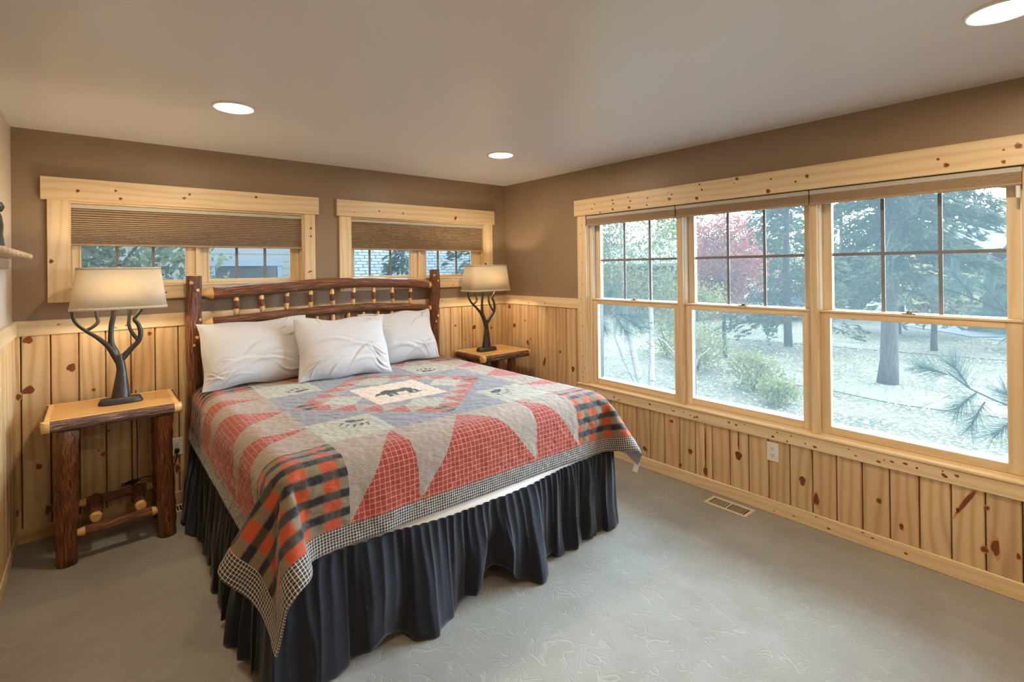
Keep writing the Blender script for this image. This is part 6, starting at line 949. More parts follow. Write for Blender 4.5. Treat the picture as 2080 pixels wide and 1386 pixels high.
# ---- baked cloth shapes
def decode(s,shape,scale):
    a=np.array(s,dtype=np.int64)
    a=a.reshape((shape[2],shape[0],shape[1])); a=np.moveaxis(a,0,-1)
    return np.cumsum(np.cumsum(a,axis=1),axis=0)/scale
def upsample(g,k):
    def ax(a,k):
        n=a.shape[0]; x=np.linspace(0,n-1,(n-1)*k+1); i=np.minimum(np.floor(x).astype(int),n-2); t=(x-i).reshape((-1,)+(1,)*(a.ndim-1))
        p0=a[np.maximum(i-1,0)];p1=a[i];p2=a[i+1];p3=a[np.minimum(i+2,n-1)]
        return .5*((2*p1)+(p2-p0)*t+(2*p0-5*p1+4*p2-p3)*t*t+(3*p1-p0-3*p2+p3)*t**3)
    g=ax(g,k); return np.moveaxis(ax(np.moveaxis(g,1,0),k),0,1)
def fastmesh(name,verts,quads,mats,uv=None,uvname='q',attrs=None):
    me=bpy.data.meshes.new(name); nv=len(verts); nq=len(quads)
    me.vertices.add(nv); me.vertices.foreach_set('co',np.asarray(verts,np.float32).ravel())
    me.loops.add(nq*4); me.polygons.add(nq); me.loops.foreach_set('vertex_index',np.asarray(quads,np.int32).ravel())
    me.polygons.foreach_set('loop_start',np.arange(0,nq*4,4,dtype=np.int32)); me.polygons.foreach_set('loop_total',np.full(nq,4,np.int32))
    me.polygons.foreach_set('use_smooth',np.ones(nq,bool))
    me.update(calc_edges=True)
    if uv is not None:
        l=me.uv_layers.new(name=uvname); l.data.foreach_set('uv',np.asarray(uv,np.float32)[np.asarray(quads).ravel()].ravel())
    for k,a in (attrs or {}).items():
        at=me.color_attributes.new(k,'FLOAT_COLOR','POINT'); at.data.foreach_set('color',np.asarray(a,np.float32).ravel())
    for m in mats: me.materials.append(m)
    return me
def gridquads(ny,nx,base=0):
    j,i=np.mgrid[0:ny-1,0:nx-1]; a=(j*nx+i).ravel()+base
    return np.stack([a,a+1,a+1+nx,a+nx],1)

QU0,QU1,QV0,QV1=-1.26,1.24,-1.195,1.08
def quiltmat():
    t=NT('patchwork_quilt'); uv=t.uv('q'); s=t.sep(uv); U,V=s[0],s[1]
    wA=t.sep(t.attr('wA').outputs['Color']); wB=t.sep(t.attr('wB').outputs['Color']); wC=t.sep(t.attr('wC').outputs['Color'])
    wob=t.noise(uv,30,2); 
    def line(x,sp,w_,ofs=0): # 1 on thin line
        fr=t.math('FRACT',t.math('ADD',t.math('DIVIDE',x,sp),ofs+100.0)); return t.math('LESS_THAN',fr,w_)
    def band(x,sp,w_,ofs=0,soft=.03):
        fr=t.math('FRACT',t.math('ADD',t.math('DIVIDE',x,sp),ofs+100.0)); d=t.math('ABSOLUTE',t.math('SUBTRACT',fr,.5))
        return t.ramp(d,[(max(w_/2-soft,0),1.0),(w_/2+soft,0.0)])
    n=t.noise(uv,700,2,.6)
    red=t.mix(t.math('MAXIMUM',line(U,.0235,.085),line(V,.0235,.085)),t.mix(n,(.215,.024,.014),(.32,.048,.030)),(.52,.27,.19))
    hk=t.math('FRACT',t.math('ADD',t.math('DIVIDE',t.math('ADD',U,V),.0075),100.0)); hk2=t.math('FRACT',t.math('ADD',t.math('DIVIDE',t.math('SUBTRACT',U,V),.0105),100.0))
    tan=t.mix(t.math('LESS_THAN',t.math('ABSOLUTE',t.math('SUBTRACT',hk,hk2)),.33),(.44,.365,.30),(.165,.125,.10))
    fz0=t.noise(uv,190,2,.6); wv=t.math('MULTIPLY',t.math('SUBTRACT',fz0,.5),.012); pr=band(t.math('ADD',V,wv),.078,.44,.0,.05); pc=band(t.math('ADD',U,wv),.118,.46,.25,.05)
    orange=t.mix(n,(.33,.050,.018),(.47,.088,.030)); olive=t.mix(n,(.135,.10,.06),(.235,.18,.115)); blk=t.mix(pc,(.060,.052,.044),(.020,.018,.022)); fz=t.noise(uv,160,2,.6)
    plaid=t.mix(pr,t.mix(pc,orange,olive),blk)
    bl=t.math('MAXIMUM',line(U,.0118,.24),line(V,.0118,.24)); bx=t.math('MULTIPLY',line(U,.0118,.24),line(V,.0118,.24))
    border=t.mix(bl,(.040,.033,.032),(.36,.33,.29)); border=t.mix(bx,border,(.62,.58,.50))
    sage=t.mix(t.math('MAXIMUM',line(U,.042,.05),line(V,.055,.02)),t.mix(n,(.30,.305,.25),(.37,.375,.31)),(.17,.20,.15))
    sl=line(t.math('ADD',U,V),.0072,.5); slate=t.mix(sl,(.13,.135,.165),(.22,.225,.26))
    cream=t.mix(n,(.50,.41,.32),(.60,.51,.41)); black=(.018,.017,.020)
    col=tan
    for w_,c in ((wA[0],red),(wA[2],plaid),(wB[0],border),(wB[1],sage),(wB[2],slate),(wC[0],cream),(wC[1],black)):
        col=t.mix(t.ramp(w_,[(.38,0.0),(.62,1.0)]),col,c)
    # stitched puckers: rows of short wavy quilting
    w1=t.noise(t.mapping(uv,(55,85,1)),1.0,2,.55,.5); w2=t.noise(uv,22,2,.5)
    h=t.math('ADD',t.math('MULTIPLY',w1,.8),t.math('MULTIPLY',w2,.6)); h=t.math('ADD',h,t.math('MULTIPLY',n,.15))
    g=t.n('ShaderNodeNewGeometry')
    col=t.mix(g.outputs['Backfacing'],col,col)
    t.bsdf(col,.80,.25,t.bump(h,.55,.008),Sheen__Weight=.25,Sheen__Roughness=.4); return t.m
QM=quiltmat()
def quilt():
    g=decode(QUILT,(72,79,3),2000)+np.array([-1.87,-1.235,.5])
    K=6; G=upsample(g,K); ny,nx=G.shape[:2]
    U,V=np.meshgrid(np.linspace(QU0,QU1,nx),np.linspace(QV0,QV1,ny))
    a,b=np.abs(U),np.abs(V)
    Z=np.zeros_like(U)
    inb=(V<QV0+.085)|(U<QU0+.085)|(U>QU1-.085)
    M=.67; core=(a<M)&(b<M)
    corner=(a>=M)&(b>=M)&~inb
    red=np.zeros_like(inb)
    def spikes(along,out,lim):
        # three tall red triangles between the corner blocks
        r=np.zeros_like(inb); L=lim-M
        t=np.clip((out-M)/L,0,1)           # 0 at inner apex, 1 at border
        for ap,b0,b1 in ((-.38,-.67,-.345),(0,-.345,.345),(.38,.345,.67)):
            lo=ap+(b0-ap)*t; hi=ap+(b1-ap)*t
            r|=(along>lo)&(along<hi)&(out>M)
        return r
    red|=spikes(U,-V,1.11)&(V<-M)&(a<M)
    red|=spikes(U,V,1.11)&(V>M)&(a<M)
    red|=spikes(V,-U,1.175)&(U<-M)&(b<M)
    red|=spikes(V,U,1.155)&(U>M)&(b<M)
    red&=~inb
    S=a+b; D=.63
    sagec=core&(a>.345)&(b>.345)
    slate=core&~sagec&(S>=D)
    dia=core&~sagec&(S<D)
    mx,mn=np.maximum(a,b),np.minimum(a,b); t_=mx-.225
    cream=mx<.225
    ring=dia&~cream
    sage_tri=ring&(mn<t_*1.15)&(S<.47)
    slate_tri=ring&~(mn<t_)&((mn+t_)<.225)
    e=(mx-mn)/D*3+.5; fr=np.abs((e%1)-.5)*2      # 1 at integers
    red_tri=ring&(S>D-.185*(1-fr))&(S>.43)&~slate_tri
    tip=(np.abs(mx-.545)+mn)<.085
    plaid=corner|(tip&core)
    red|=red_tri&~tip
    sage=(sagec|sage_tri)&~tip
    slate=(slate|slate_tri)&~tip&~sage_tri
    # prints
    blk=np.zeros_like(inb)
    for sx in (-1,1):
        for sy in (-1,1):
            c=np.array([sx*.455,sy*.43]); d=np.array([sx*.45,sy*.89]); d/=np.hypot(*d); p=np.array([-d[1],d[0]])
            X=(U-c[0])*p[0]+(V-c[1])*p[1]; Y=(U-c[0])*d[0]+(V-c[1])*d[1]
            blk|=((X/.048)**2+((Y+.012)/.026)**2<1)&~(((X)/.016)**2+((Y+.042)/.014)**2<1)
            for k,(tx,ty) in enumerate(((-.056,.034),(-.028,.056),(.006,.062),(.038,.054),(.064,.030))):
                blk|=((X-tx)/.010)**2+((Y-ty)/.015)**2<1
                blk|=((X-tx*1.1)/.004)**2+((Y-ty-.027)/.009)**2<1
    bear=np.zeros_like(inb)
    def el(x,y,rx,ry,an=0):
        an=math.radians(an); X=(U-x)*math.cos(an)+(V-y)*math.sin(an); Y=-(U-x)*math.sin(an)+(V-y)*math.cos(an); return (X/rx)**2+(Y/ry)**2<1
    for q in ((.005,.012,.085,.040,3),(-.055,.018,.048,.042,0),(.065,.022,.042,.040,0),(-.118,-.008,.034,.026,25),(-.145,-.026,.020,.013,35),(-.105,.022,.010,.010,0),
              (-.075,-.040,.016,.045,-8),(-.042,-.045,.015,.040,6),(.060,-.040,.017,.045,-12),(.092,-.038,.016,.045,14),(-.08,-.080,.020,.008,0),(.055,-.080,.020,.008,0),(.104,-.078,.020,.008,0)):
        bear|=el(*q)
    bear|=el(.0,-.092,.15,.0055,1)|el(.10,-.097,.06,.004,4)
    blk|=bear&cream
    f32=lambda m: m.astype(np.float32)
    one=np.ones_like(f32(inb))
    wA=np.stack([f32(red),Z,f32(plaid),one],-1).reshape(-1,4); wB=np.stack([f32(inb),f32(sage),f32(slate),one],-1).reshape(-1,4); wC=np.stack([f32(cream),f32(blk),Z,one],-1).reshape(-1,4)
    # thickness shell
    dx=np.gradient(G,axis=1);dy=np.gradient(G,axis=0); N=np.cross(dx,dy); N/=np.linalg.norm(N,axis=2,keepdims=True)+1e-9
    N*=np.sign(N[ny//2,nx//2,2])
    rs=np.random.RandomState(3)
    pk=np.zeros_like(U)
    for k in range(70):
        th=rs.uniform(0,PI); fq=rs.uniform(60,230); pk+=np.sin((U*math.cos(th)+V*math.sin(th))*fq+rs.uniform(0,6))*rs.uniform(.3,1)
    pk/=pk.std()
    edge=np.clip(np.minimum(np.minimum(U-QU0,QU1-U),V-QV0)/.02,0,1)
    top=G+N*(.0075*np.sqrt(edge)+.0006*pk*edge)[...,None]; bot=G-N*.003
    nv=nx*ny; verts=np.concatenate([top.reshape(-1,3),bot.reshape(-1,3)])
    q1=gridquads(ny,nx); q2=gridquads(ny,nx,nv)[:,::-1]
    rim=[]; per=[j*nx for j in range(ny-1,0,-1)]+[i for i in range(0,nx-1)]+[j*nx+nx-1 for j in range(ny-1)]+[(ny-1)*nx+i for i in range(nx-1,0,-1)]
    per=np.array(per); nxt=np.roll(per,-1); rimq=np.stack([per,per+nv,nxt+nv,nxt],1)
    quads=np.concatenate([q1,q2,rimq])
    uv=np.stack([U,V],-1).reshape(-1,2); uv=np.concatenate([uv,uv])
    attrs={k:np.concatenate([w,w]) for k,w in (('wA',wA),('wB',wB),('wC',wC))}
    me=fastmesh('patchwork_quilt',verts,quads,[QM,QBACK],uv,'q',attrs)
    mi=np.zeros(len(quads),np.int32); mi[len(q1):len(q1)+len(q2)]=1; me.polygons.foreach_set('material_index',mi)
    o=bpy.data.objects.new('patchwork_quilt',me); COL.objects.link(o)
    tag(o,'red, orange and grey patchwork quilt with paw prints and a bear panel on the bed','quilt')
    return o,G
QO,QG=quilt()
c=QG[14,-1]; m=MB(); m.box(-.0015,.0015,-.016,.016,-.062,0,bev=.001)
tg=m.build('care_tag',[PLASTIC],QO); tc_=QG[3,-1]; tg.location=(float(tc_[0])+.004,float(tc_[1]),float(tc_[2])+.004); tg.rotation_euler=(math.radians(14),math.radians(-6),math.radians(35)); tg['label']='small white care tag at the quilt corner'

# ---- pillows
def pillow_mesh(seed,w,h,th,droop):
    rs=np.random.RandomState(seed); nx,ny=150,104
    # spacing denser at the rim
    us=np.sin(np.linspace(-1,1,nx)*PI/2); vs=np.sin(np.linspace(-1,1,ny)*PI/2); u,v=np.meshgrid(us,vs)
    A=rs.uniform(-1,1,8)
    wr=np.zeros_like(u)
    def crease(cx_,cy_,ang,ln,wd,am):
        X=(u*w-cx_*w)*math.cos(ang)+(v*h-cy_*h)*math.sin(ang); Y=-(u*w-cx_*w)*math.sin(ang)+(v*h-cy_*h)*math.cos(ang)
        Y=Y+.25*X*X/ln; return am*np.exp(-(X/ln)**2)*(np.exp(-(Y/wd)**2)-.6*np.exp(-((Y-wd*1.9)/(wd*1.3))**2))
    for k in range(15):
        sx,sy=rs.choice([-1,1]),rs.choice([-1,-1,1]); px_,py_=sx*rs.uniform(.45,.95),sy*rs.uniform(.25,.95)
        wr+=crease(px_,py_,math.atan2(-py_*h*.6,-px_*w)+rs.normal()*.35,rs.uniform(.07,.17),rs.uniform(.008,.016),rs.uniform(.25,.8))
    for k in range(5):
        wr+=crease(rs.uniform(-.5,.5),rs.uniform(-.7,.2),rs.normal()*.3,rs.uniform(.15,.3),rs.uniform(.015,.03),rs.uniform(.3,.8))
    low=sum(np.sin(u*rs.uniform(1,3.4)+v*rs.uniform(1,3.4)+rs.uniform(0,6)) for _ in range(5))*.2
    out=[]
    prof=(np.clip(1-np.abs(u)**2.6,0,1)**.62)*(np.clip(1-np.abs(v)**2.4,0,1)**.60)
    edge=np.clip((1-np.maximum(np.abs(u),np.abs(v)))/.10,0,1)
    for s_ in (0,1):
        sg=1 if s_==0 else -1
        g=np.zeros(u.shape+(3,))
        pin=.018*(np.cos(v*PI/2)) # slight inward bow of the side seams
        pin2=.010*(np.cos(u*PI/2))
        g[...,0]=u*(w/2-pin*np.abs(u)**3)+.006*np.sin(v*5+A[0]*3)*np.abs(u)**4
        g[...,1]=v*(h/2-pin2*np.abs(v)**3)+.007*np.sin(u*6+A[1]*3)*np.abs(v)**4-droop*.016*np.clip(v,0,1)*(1-np.abs(u))
        t_=th/2*prof*(1-.22*v)*(1+.10*low)
        g[...,2]=sg*(t_+(wr if s_==0 else 0)*.017*edge)+.014*np.sin(u*2.6+A[2]*3)*np.clip(v,0,1)**2+.006*np.sin(u*7+v*5+A[3]*3)*(1-edge)
        out.append(g)
    nv=nx*ny
    verts=np.concatenate([out[0].reshape(-1,3),out[1].reshape(-1,3)]); quads=np.concatenate([gridquads(ny,nx),gridquads(ny,nx,nv)[:,::-1]])
    me=fastmesh('white_pillow',verts,quads,[WHITE])
    bm=bmesh.new(); bm.from_mesh(me); bmesh.ops.remove_doubles(bm,verts=bm.verts,dist=.0004); bmesh.ops.recalc_face_normals(bm,faces=bm.faces); bm.to_mesh(me); bm.free()
    me.polygons.foreach_set('use_smooth',[True]*len(me.polygons))
    return me
def pillow(seed,w,h,th,loc,tilt,yaw,roll,label,droop=.5,flip=False):
    me=pillow_mesh(seed,w,h,th,droop); o=bpy.data.objects.new('white_pillow',me); COL.objects.link(o)
    R=Matrix.Rotation(math.radians(yaw),4,'Z')@Matrix.Rotation(math.radians(90-tilt),4,'X')@Matrix.Rotation(math.radians(roll),4,'Z')
    o.matrix_world=Matrix.Translation(loc)@R@(Matrix.Diagonal((-1,1,1,1)) if flip else Matrix.Identity(4))
    return tag(o,label,'pillow','white pillows leaning on the headboard')
pillow(11,.70,.46,.20,(-2.46,-.335,1.035),25,2,0,'white pillow at the left end of the headboard')
pillow(23,.64,.44,.18,(-1.385,-.320,1.030),24,-3,1.5,'white pillow at the right end of the headboard',flip=True)
pillow(37,.66,.46,.19,(-1.935,-.525,1.030),26,-4,0,'white pillow in the middle, in front of the other two')

SKY=6.0; WARM1=(1,.77,.52); CAN_W=10.2; EXPO=0.58
# ================================================================ OUTDOORS
GZ=-1.0
def leafmat(name,c1,c2,tr=.5,rough=.6):
    t=NT(name); a=t.attr('tone'); s=t.sep(a.outputs['Color'])
    col=t.mix(s[0],c1,c2); d=t.n('ShaderNodeBsdfDiffuse',Color=col); l=t.n('ShaderNodeBsdfTranslucent',Color=col)
    m=t.t.nodes.new('ShaderNodeMixShader'); m.inputs[0].default_value=tr; t.t.links.new(d.outputs[0],m.inputs[1]); t.t.links.new(l.outputs[0],m.inputs[2]); t.t.links.new(m.outputs[0],t.out.inputs[0]); return t.m
LSPR=leafmat('spruce_needles',(.025,.033,.020),(.067,.070,.040))
LPINE=leafmat('pine_needles',(.016,.028,.021),(.036,.054,.043))
LBIR=leafmat('birch_leaves',(.053,.057,.018),(.140,.127,.053),.5)
LMAP=leafmat('maple_leaves',(.134,.029,.024),(.222,.076,.060),.5)
LGRN=leafmat('green_leaves',(.027,.036,.016),(.080,.087,.046),.5)
LYEL=leafmat('yellow_shrub_leaves',(.080,.085,.023),(.152,.141,.053),.5)
def trunkm(name,a,b,white=False):
    t=NT(name); uv=t.uv(); f=t.noise(t.mapping(uv,(4,30,1)),1.0,4,.6)
    col=t.ramp(f,[(.35,a),(.65,b)])
    if white:
        k=t.noise(t.mapping(uv,(26,5,1)),1.0,2,.5); col=t.mix(t.ramp(k,[(.60,0.0),(.66,.8)]),col,(.06,.055,.05))
    t.bsdf(col,.9,.1,t.bump(f,.5,.02)); return t.m
TSP=trunkm('spruce_trunk',(.032,.022,.018),(.069,.053,.044)); TBI=trunkm('birch_trunk',(.220,.194,.170),(.310,.274,.238),True); TDK=trunkm('dark_trunk',(.017,.013,.011),(.039,.031,.024))
def lawnm():
    t=NT('autumn_lawn'); c=t.coord(); n=t.noise(c,.9,6,.7); n2=t.noise(c,9,3,.7); n3=t.noise(c,13,3,.7)
    col=t.mix(t.ramp(n,[(.35,0.0),(.65,1.0)]),(.033,.030,.018),(.088,.072,.050))
    col=t.mix(t.ramp(n3,[(.52,0.0),(.58,.8)]),col,(.17,.145,.105)); col=t.mix(t.math('MULTIPLY',n2,.4),col,(.012,.016,.010))
    t.bsdf(col,.95,.1,t.bump(n3,.4,.05)); return t.m
LAWN=lawnm()
ROAD=simple('pale_gravel_track',(.091,.078,.058),.95,.1,nscale=6,namt=.3)
DRY=simple('dry_leaf_litter',(.091,.079,.053),.95,.1,nscale=14,namt=.5)
ASPH=simple('pale_driveway',(.085,.085,.083),.9,.1,nscale=3)
def siding(name,a,b,step):
    t=NT(name); s=t.sep(t.coord()); fr=t.math('FRACT',t.math('DIVIDE',s[2],step)); c=t.mix(t.ramp(fr,[(.04,1.0),(.14,0.0)]),a,b)
    n=t.noise(t.coord(),3,2); c=t.mix(t.math('MULTIPLY',n,.3),c,tuple(x*.8 for x in a)); t.bsdf(c,.8,.2,t.bump(fr,.4,.02)); return t.m
SIDE=siding('lap_siding',(.075,.074,.070),(.022,.022,.022),.115)
BRSD=siding('brown_siding',(.056,.028,.019),(.026,.014,.010),.2)
def shingles():
    t=NT('roof_shingles'); c=t.coord(); br=t.t.nodes.new('ShaderNodeTexBrick'); t.put(br.inputs[0],t.mapping(t.uv(),(1,1,1))); br.inputs['Scale'].default_value=1; br.inputs['Color1'].default_value=(.055,.062,.062,1); br.inputs['Color2'].default_value=(.085,.09,.088,1); br.inputs['Mortar'].default_value=(.018,.02,.022,1)
    br.inputs['Mortar Size'].default_value=.012; br.inputs['Brick Width'].default_value=.24; br.inputs['Row Height'].default_value=.09; br.inputs['Bias'].default_value=0
    t.bsdf(br.outputs[0],.9,.1); return t.m
SHIN=shingles()
ROOFL=simple('pale_roof',(.081,.087,.093),.9,.1,nscale=4); DWIN=simple('dark_window_glass',(.007,.010,.013),.15,.6)
CARM=simple('dark_car_paint',(.03,.035,.045),.3,.5)

m=MB(); m.poly([(-60,-40,GZ),(90,-40,GZ),(90,80,GZ),(-60,80,GZ)]); LW=m.build('lawn',[LAWN]); struct(LW)
def strip(name,pts,mat,z,wn=.15):
    m=MB(); 
    for i in range(len(pts)-1):
        (ax,ay,w0),(bx,by,w1)=pts[i],pts[i+1]; n=10
        d=Vector((bx-ax,by-ay,0)).normalized(); p=Vector((-d.y,d.x,0))
        for k in range(n):
            q=[]
            for t_,sg in ((k/n,1),((k+1)/n,1),((k+1)/n,-1),(k/n,-1)):
                w=(w0+(w1-w0)*t_)/2*(1+wn*mnoise.noise(Vector((i+t_,sg*3,z*90)))); c=Vector((ax+(bx-ax)*t_,ay+(by-ay)*t_,GZ+z)); q.append(tuple(c+p*w*sg))
            m.poly(q[::-1])
    return struct(m.build(name,[mat]))
strip('gravel_track',[(13.6,9.0,.9),(14.1,5.6,.9),(14.8,2.5,1.0),(15.6,-2.1,1.1),(16.4,-6,1.2)],ROAD,.015)
strip('leaf_litter_band',[(10.4,5.2,1.2),(9.2,2.3,1.0),(9.0,0.0,1.5),(8.75,-1.9,1.5),(8.5,-4.5,1.6)],DRY,.012,.7)
strip('driveway',[(26,3,2.0),(23,.6,2.2),(20.8,-1.6,2.2),(20,-4,3)],ASPH,.02)

def leaves(name,pts,size,mat,parent,asp=1.6,rs=None,dirs=None,tone=None):
    n=len(pts); rs=rs or np.random.RandomState(1); pts=np.asarray(pts)
    if dirs is None: dirs=rs.normal(size=(n,3))
    dirs=dirs/np.linalg.norm(dirs,axis=1,keepdims=True); o=rs.normal(size=(n,3)); s=np.cross(dirs,o); s/=np.linalg.norm(s,axis=1,keepdims=True)+1e-9
    sz=size*rs.uniform(.6,1.3,(n,1)); L=dirs*sz*asp/2; W=s*sz/2
    v=np.stack([pts-L,pts+W*.8,pts+L,pts-W*.8],1).reshape(-1,3); q=np.arange(4*n).reshape(-1,4)
    tn=rs.uniform(0,1,n) if tone is None else tone; tn=np.repeat(tn,4); at=np.stack([tn,tn*0,tn*0,tn*0+1],1)
    me=fastmesh(name,v,q,[mat],attrs={'tone':at}); me.polygons.foreach_set('use_smooth',np.zeros(n,bool))
    o=bpy.data.objects.new(name,me); COL.objects.link(o); adopt(o,parent); return o
def blob_pts(n,c,r,rs,clumps=40,cs=.22):
    c=np.array(c);r=np.array(r); d=rs.normal(size=(clumps,3)); d/=np.linalg.norm(d,axis=1,keepdims=True); cc=c+d*r*rs.uniform(.35,1,(clumps,1))**.6
    k=rs.randint(0,clumps,n); return cc[k]+rs.normal(size=(n,3))*r*cs
def conifer(label,x,y,h,r,n,seed,zlow=.1,trunk=.12,size=.16,mat=None,group=None,ang=None):
    root=thing('spruce_tree',label,'tree',(x,y,GZ),group); rs=np.random.RandomState(seed)
    m=MB(); m.tube(logpts((x,y,GZ),(x+rs.normal()*.08,y,GZ+h),12,.1,seed),[trunk*(1-.085*i)+.01 for i in range(13)],12,.1,seed)
    nb=int(46*h/8); P=[];Dd=[];T=[]
    for i in range(nb):
        t=zlow+(1-zlow)*(i+.5)/nb; z=GZ+h*t; L=r*(1-t)**.75*rs.uniform(.7,1.1)+.12; 
        for q in range(rs.randint(4,7)):
            a=rs.uniform(0,2*PI); k=max(4,int(n/(nb*5.5)*(L/r+.25))); s=rs.uniform(.12,1,k)**.75
            dr=.30*s**1.5*L; w=rs.normal(size=k)*.11*L*(1.15-s)+rs.normal(size=k)*.04; bx=np.cos(a)*L*s-np.sin(a)*w; by=np.sin(a)*L*s+np.cos(a)*w
            P.append(np.stack([x+bx,y+by,z-dr+rs.normal(size=k)*.04-rs.uniform(0,.14,k)],1)); dd=np.stack([np.cos(a)+rs.normal(size=k)*.5,np.sin(a)+rs.normal(size=k)*.5,-.35+rs.normal(size=k)*.3],1); Dd.append(dd)
            if q==0: m.tube([(x,y,z),(x+math.cos(a)*L*.5,y+math.sin(a)*L*.5,z-.05*L),(x+math.cos(a)*L*.9,y+math.sin(a)*L*.9,z-.24*L)],[.022,.014,.006],5)
    m.build('trunk',[TSP],root)
    leaves('needles',np.concatenate(P),size,mat or LSPR,root,2.6,rs,np.concatenate(Dd)); return root
def broad(label,name,x,y,h,cr,cz,n,mat,seed,trunk=.07,size=.09,tm=None,clumps=60,cs=.2,cx=0,cy=0,group=None):
    root=thing(name,label,'tree' if 'tree' in name else 'shrub',(x,y,GZ),group); rs=np.random.RandomState(seed)
    m=MB(); m.tube(logpts((x,y,GZ),(x+cx,y+cy,GZ+h*.92),10,.10,seed),[trunk*(1-.085*i) for i in range(11)],10,.08,seed)
    for i in range(12):
        a=rs.uniform(0,2*PI); z=cz-cr[2]*.5+rs.uniform(0,1)*cr[2]; m.tube([(x+cx*.6,y+cy*.6,z-.2),(x+cx+math.cos(a)*cr[0]*.5,y+cy+math.sin(a)*cr[1]*.5,z+.2),(x+cx+math.cos(a)*cr[0]*.9,y+cy+math.sin(a)*cr[1]*.9,z+.35)],[trunk*.3,trunk*.2,.006],5)
    m.build('trunk',[tm or TDK],root)
    leaves('leaves',blob_pts(n,(x+cx,y+cy,cz),cr,rs,clumps,cs),size,mat,root,1.5,rs); return root
# big spruce in the right window: bare lower trunk
root=thing('spruce_tree','tall spruce with thick grey trunk rising through the rightmost big window','tree',(9.78,-.90,GZ)); rs=np.random.RandomState(5)
m=MB(); tp=[Vector((9.78,-.90,GZ-.05)),Vector((9.80,-.93,GZ+.5)),Vector((9.80,-.95,GZ+1.6)),Vector((9.83,-1.03,2.2)),Vector((9.88,-1.10,3.6)),Vector((9.9,-1.12,6.0)),Vector((9.9,-1.1,10.0))]
m.tube(tp,[.20,.165,.150,.145,.135,.10,.02],14,.08,3)
P=[];Dd=[]
for i in range(150):
    z=1.15+8*rs.uniform(0,1)**1.3; a=rs.uniform(0,2*PI); L=rs.uniform(1.2,2.6)*(1-(z-1)/11)
    if z<1.9: L*=.75
    if math.cos(a-2.4)>.75 and z<2.6: continue
    b=Vector((9.82,-.98-.04*z,z)); e=b+Vector((math.cos(a)*L,math.sin(a)*L,-.32*L)); mid=b.lerp(e,.5)+Vector((0,0,.10*L)); m.tube([b,mid,e],[.022,.014,.004],5)
    k=210 if z>1.9 else 90
    s=rs.uniform(.2,1,k); w=rs.normal(size=k)*.20*(1.15-s)*L*.6; ca,sa=math.cos(a),math.sin(a)
    zz=b.z+(-.32*L)*s**1.4-rs.uniform(0,.22,k)
    P.append(np.stack([b.x+ca*L*s-sa*w,b.y+sa*L*s+ca*w,zz],1)); Dd.append(np.stack([ca+rs.normal(size=k)*.5,sa+rs.normal(size=k)*.5,-.4+rs.normal(size=k)*.35],1))
m.build('trunk',[TSP],root); leaves('needles',np.concatenate(P),.055,LSPR,root,3.2,rs,np.concatenate(Dd))
conifer('dense dark spruce right of the red tree, seen through the middle big window',13.6,2.63,9.5,2.1,17000,21,.10,.12,.075,group='spruces beyond the lawn')
conifer('spruce far back behind the thick trunked spruce',19.5,1.2,9,2.6,9000,22,.12,.14,.12,group='spruces beyond the lawn')
conifer('spruce far back at the right edge of the rightmost big window',17.5,-3.1,9,1.7,8000,23,.12,.14,.12,group='spruces beyond the lawn')
conifer('spruce far back between the red tree and the birches',30,16,11,2.6,8000,24,.12,.14,.12,group='spruces beyond the lawn')
conifer('spruce far back seen over the house roof through the leftmost big window',18.5,18.5,11,2.6,8000,25,.1,.14,.13,group='spruces beyond the lawn')
conifer('spruce far back behind the dense dark spruce',31,6.5,11,2.6,8000,26,.1,.14,.13,group='spruces beyond the lawn')
for i,(x,y) in enumerate(((37,12),(38,1.5),(36,21),(40,-8),(32,31),(45,7))):
    conifer('spruce in the distant row closing the view beyond the lawn',x,y,11+i%3,3.6,6000,40+i,.05,.16,.20,group='distant row of spruces')
broad('small maple with red and green leaves seen through the middle big window','maple_tree',10.05,2.85,3.9,(.95,.95,1.15),1.75,9000,LMAP,31,.065,.060,clumps=70,cs=.20)
broad('young green leafed tree hanging behind the red maple','leafy_tree',16.1,5.8,5.2,(1.7,1.7,1.7),1.9,9000,LGRN,32,.06,.065,clumps=70)
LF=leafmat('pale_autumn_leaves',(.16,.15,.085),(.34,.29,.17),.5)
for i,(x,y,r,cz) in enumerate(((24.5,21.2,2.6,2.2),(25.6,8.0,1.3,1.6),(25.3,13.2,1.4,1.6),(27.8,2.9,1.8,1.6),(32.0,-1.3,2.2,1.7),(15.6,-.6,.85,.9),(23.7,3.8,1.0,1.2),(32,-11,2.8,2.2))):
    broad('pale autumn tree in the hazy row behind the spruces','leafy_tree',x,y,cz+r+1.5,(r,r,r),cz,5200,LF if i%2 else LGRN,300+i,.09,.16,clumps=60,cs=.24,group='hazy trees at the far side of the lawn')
rs=np.random.RandomState(77); P=np.stack([rs.uniform(3.5,19,9000),rs.uniform(-6,9,9000),np.full(9000,GZ+.03)],1)
fl_=leaves('fallen_leaves',P,.055,LF,LW,1.3,rs,dirs=np.stack([rs.normal(size=9000),rs.normal(size=9000),rs.normal(size=9000)*.25],1)); fl_['kind']='stuff'
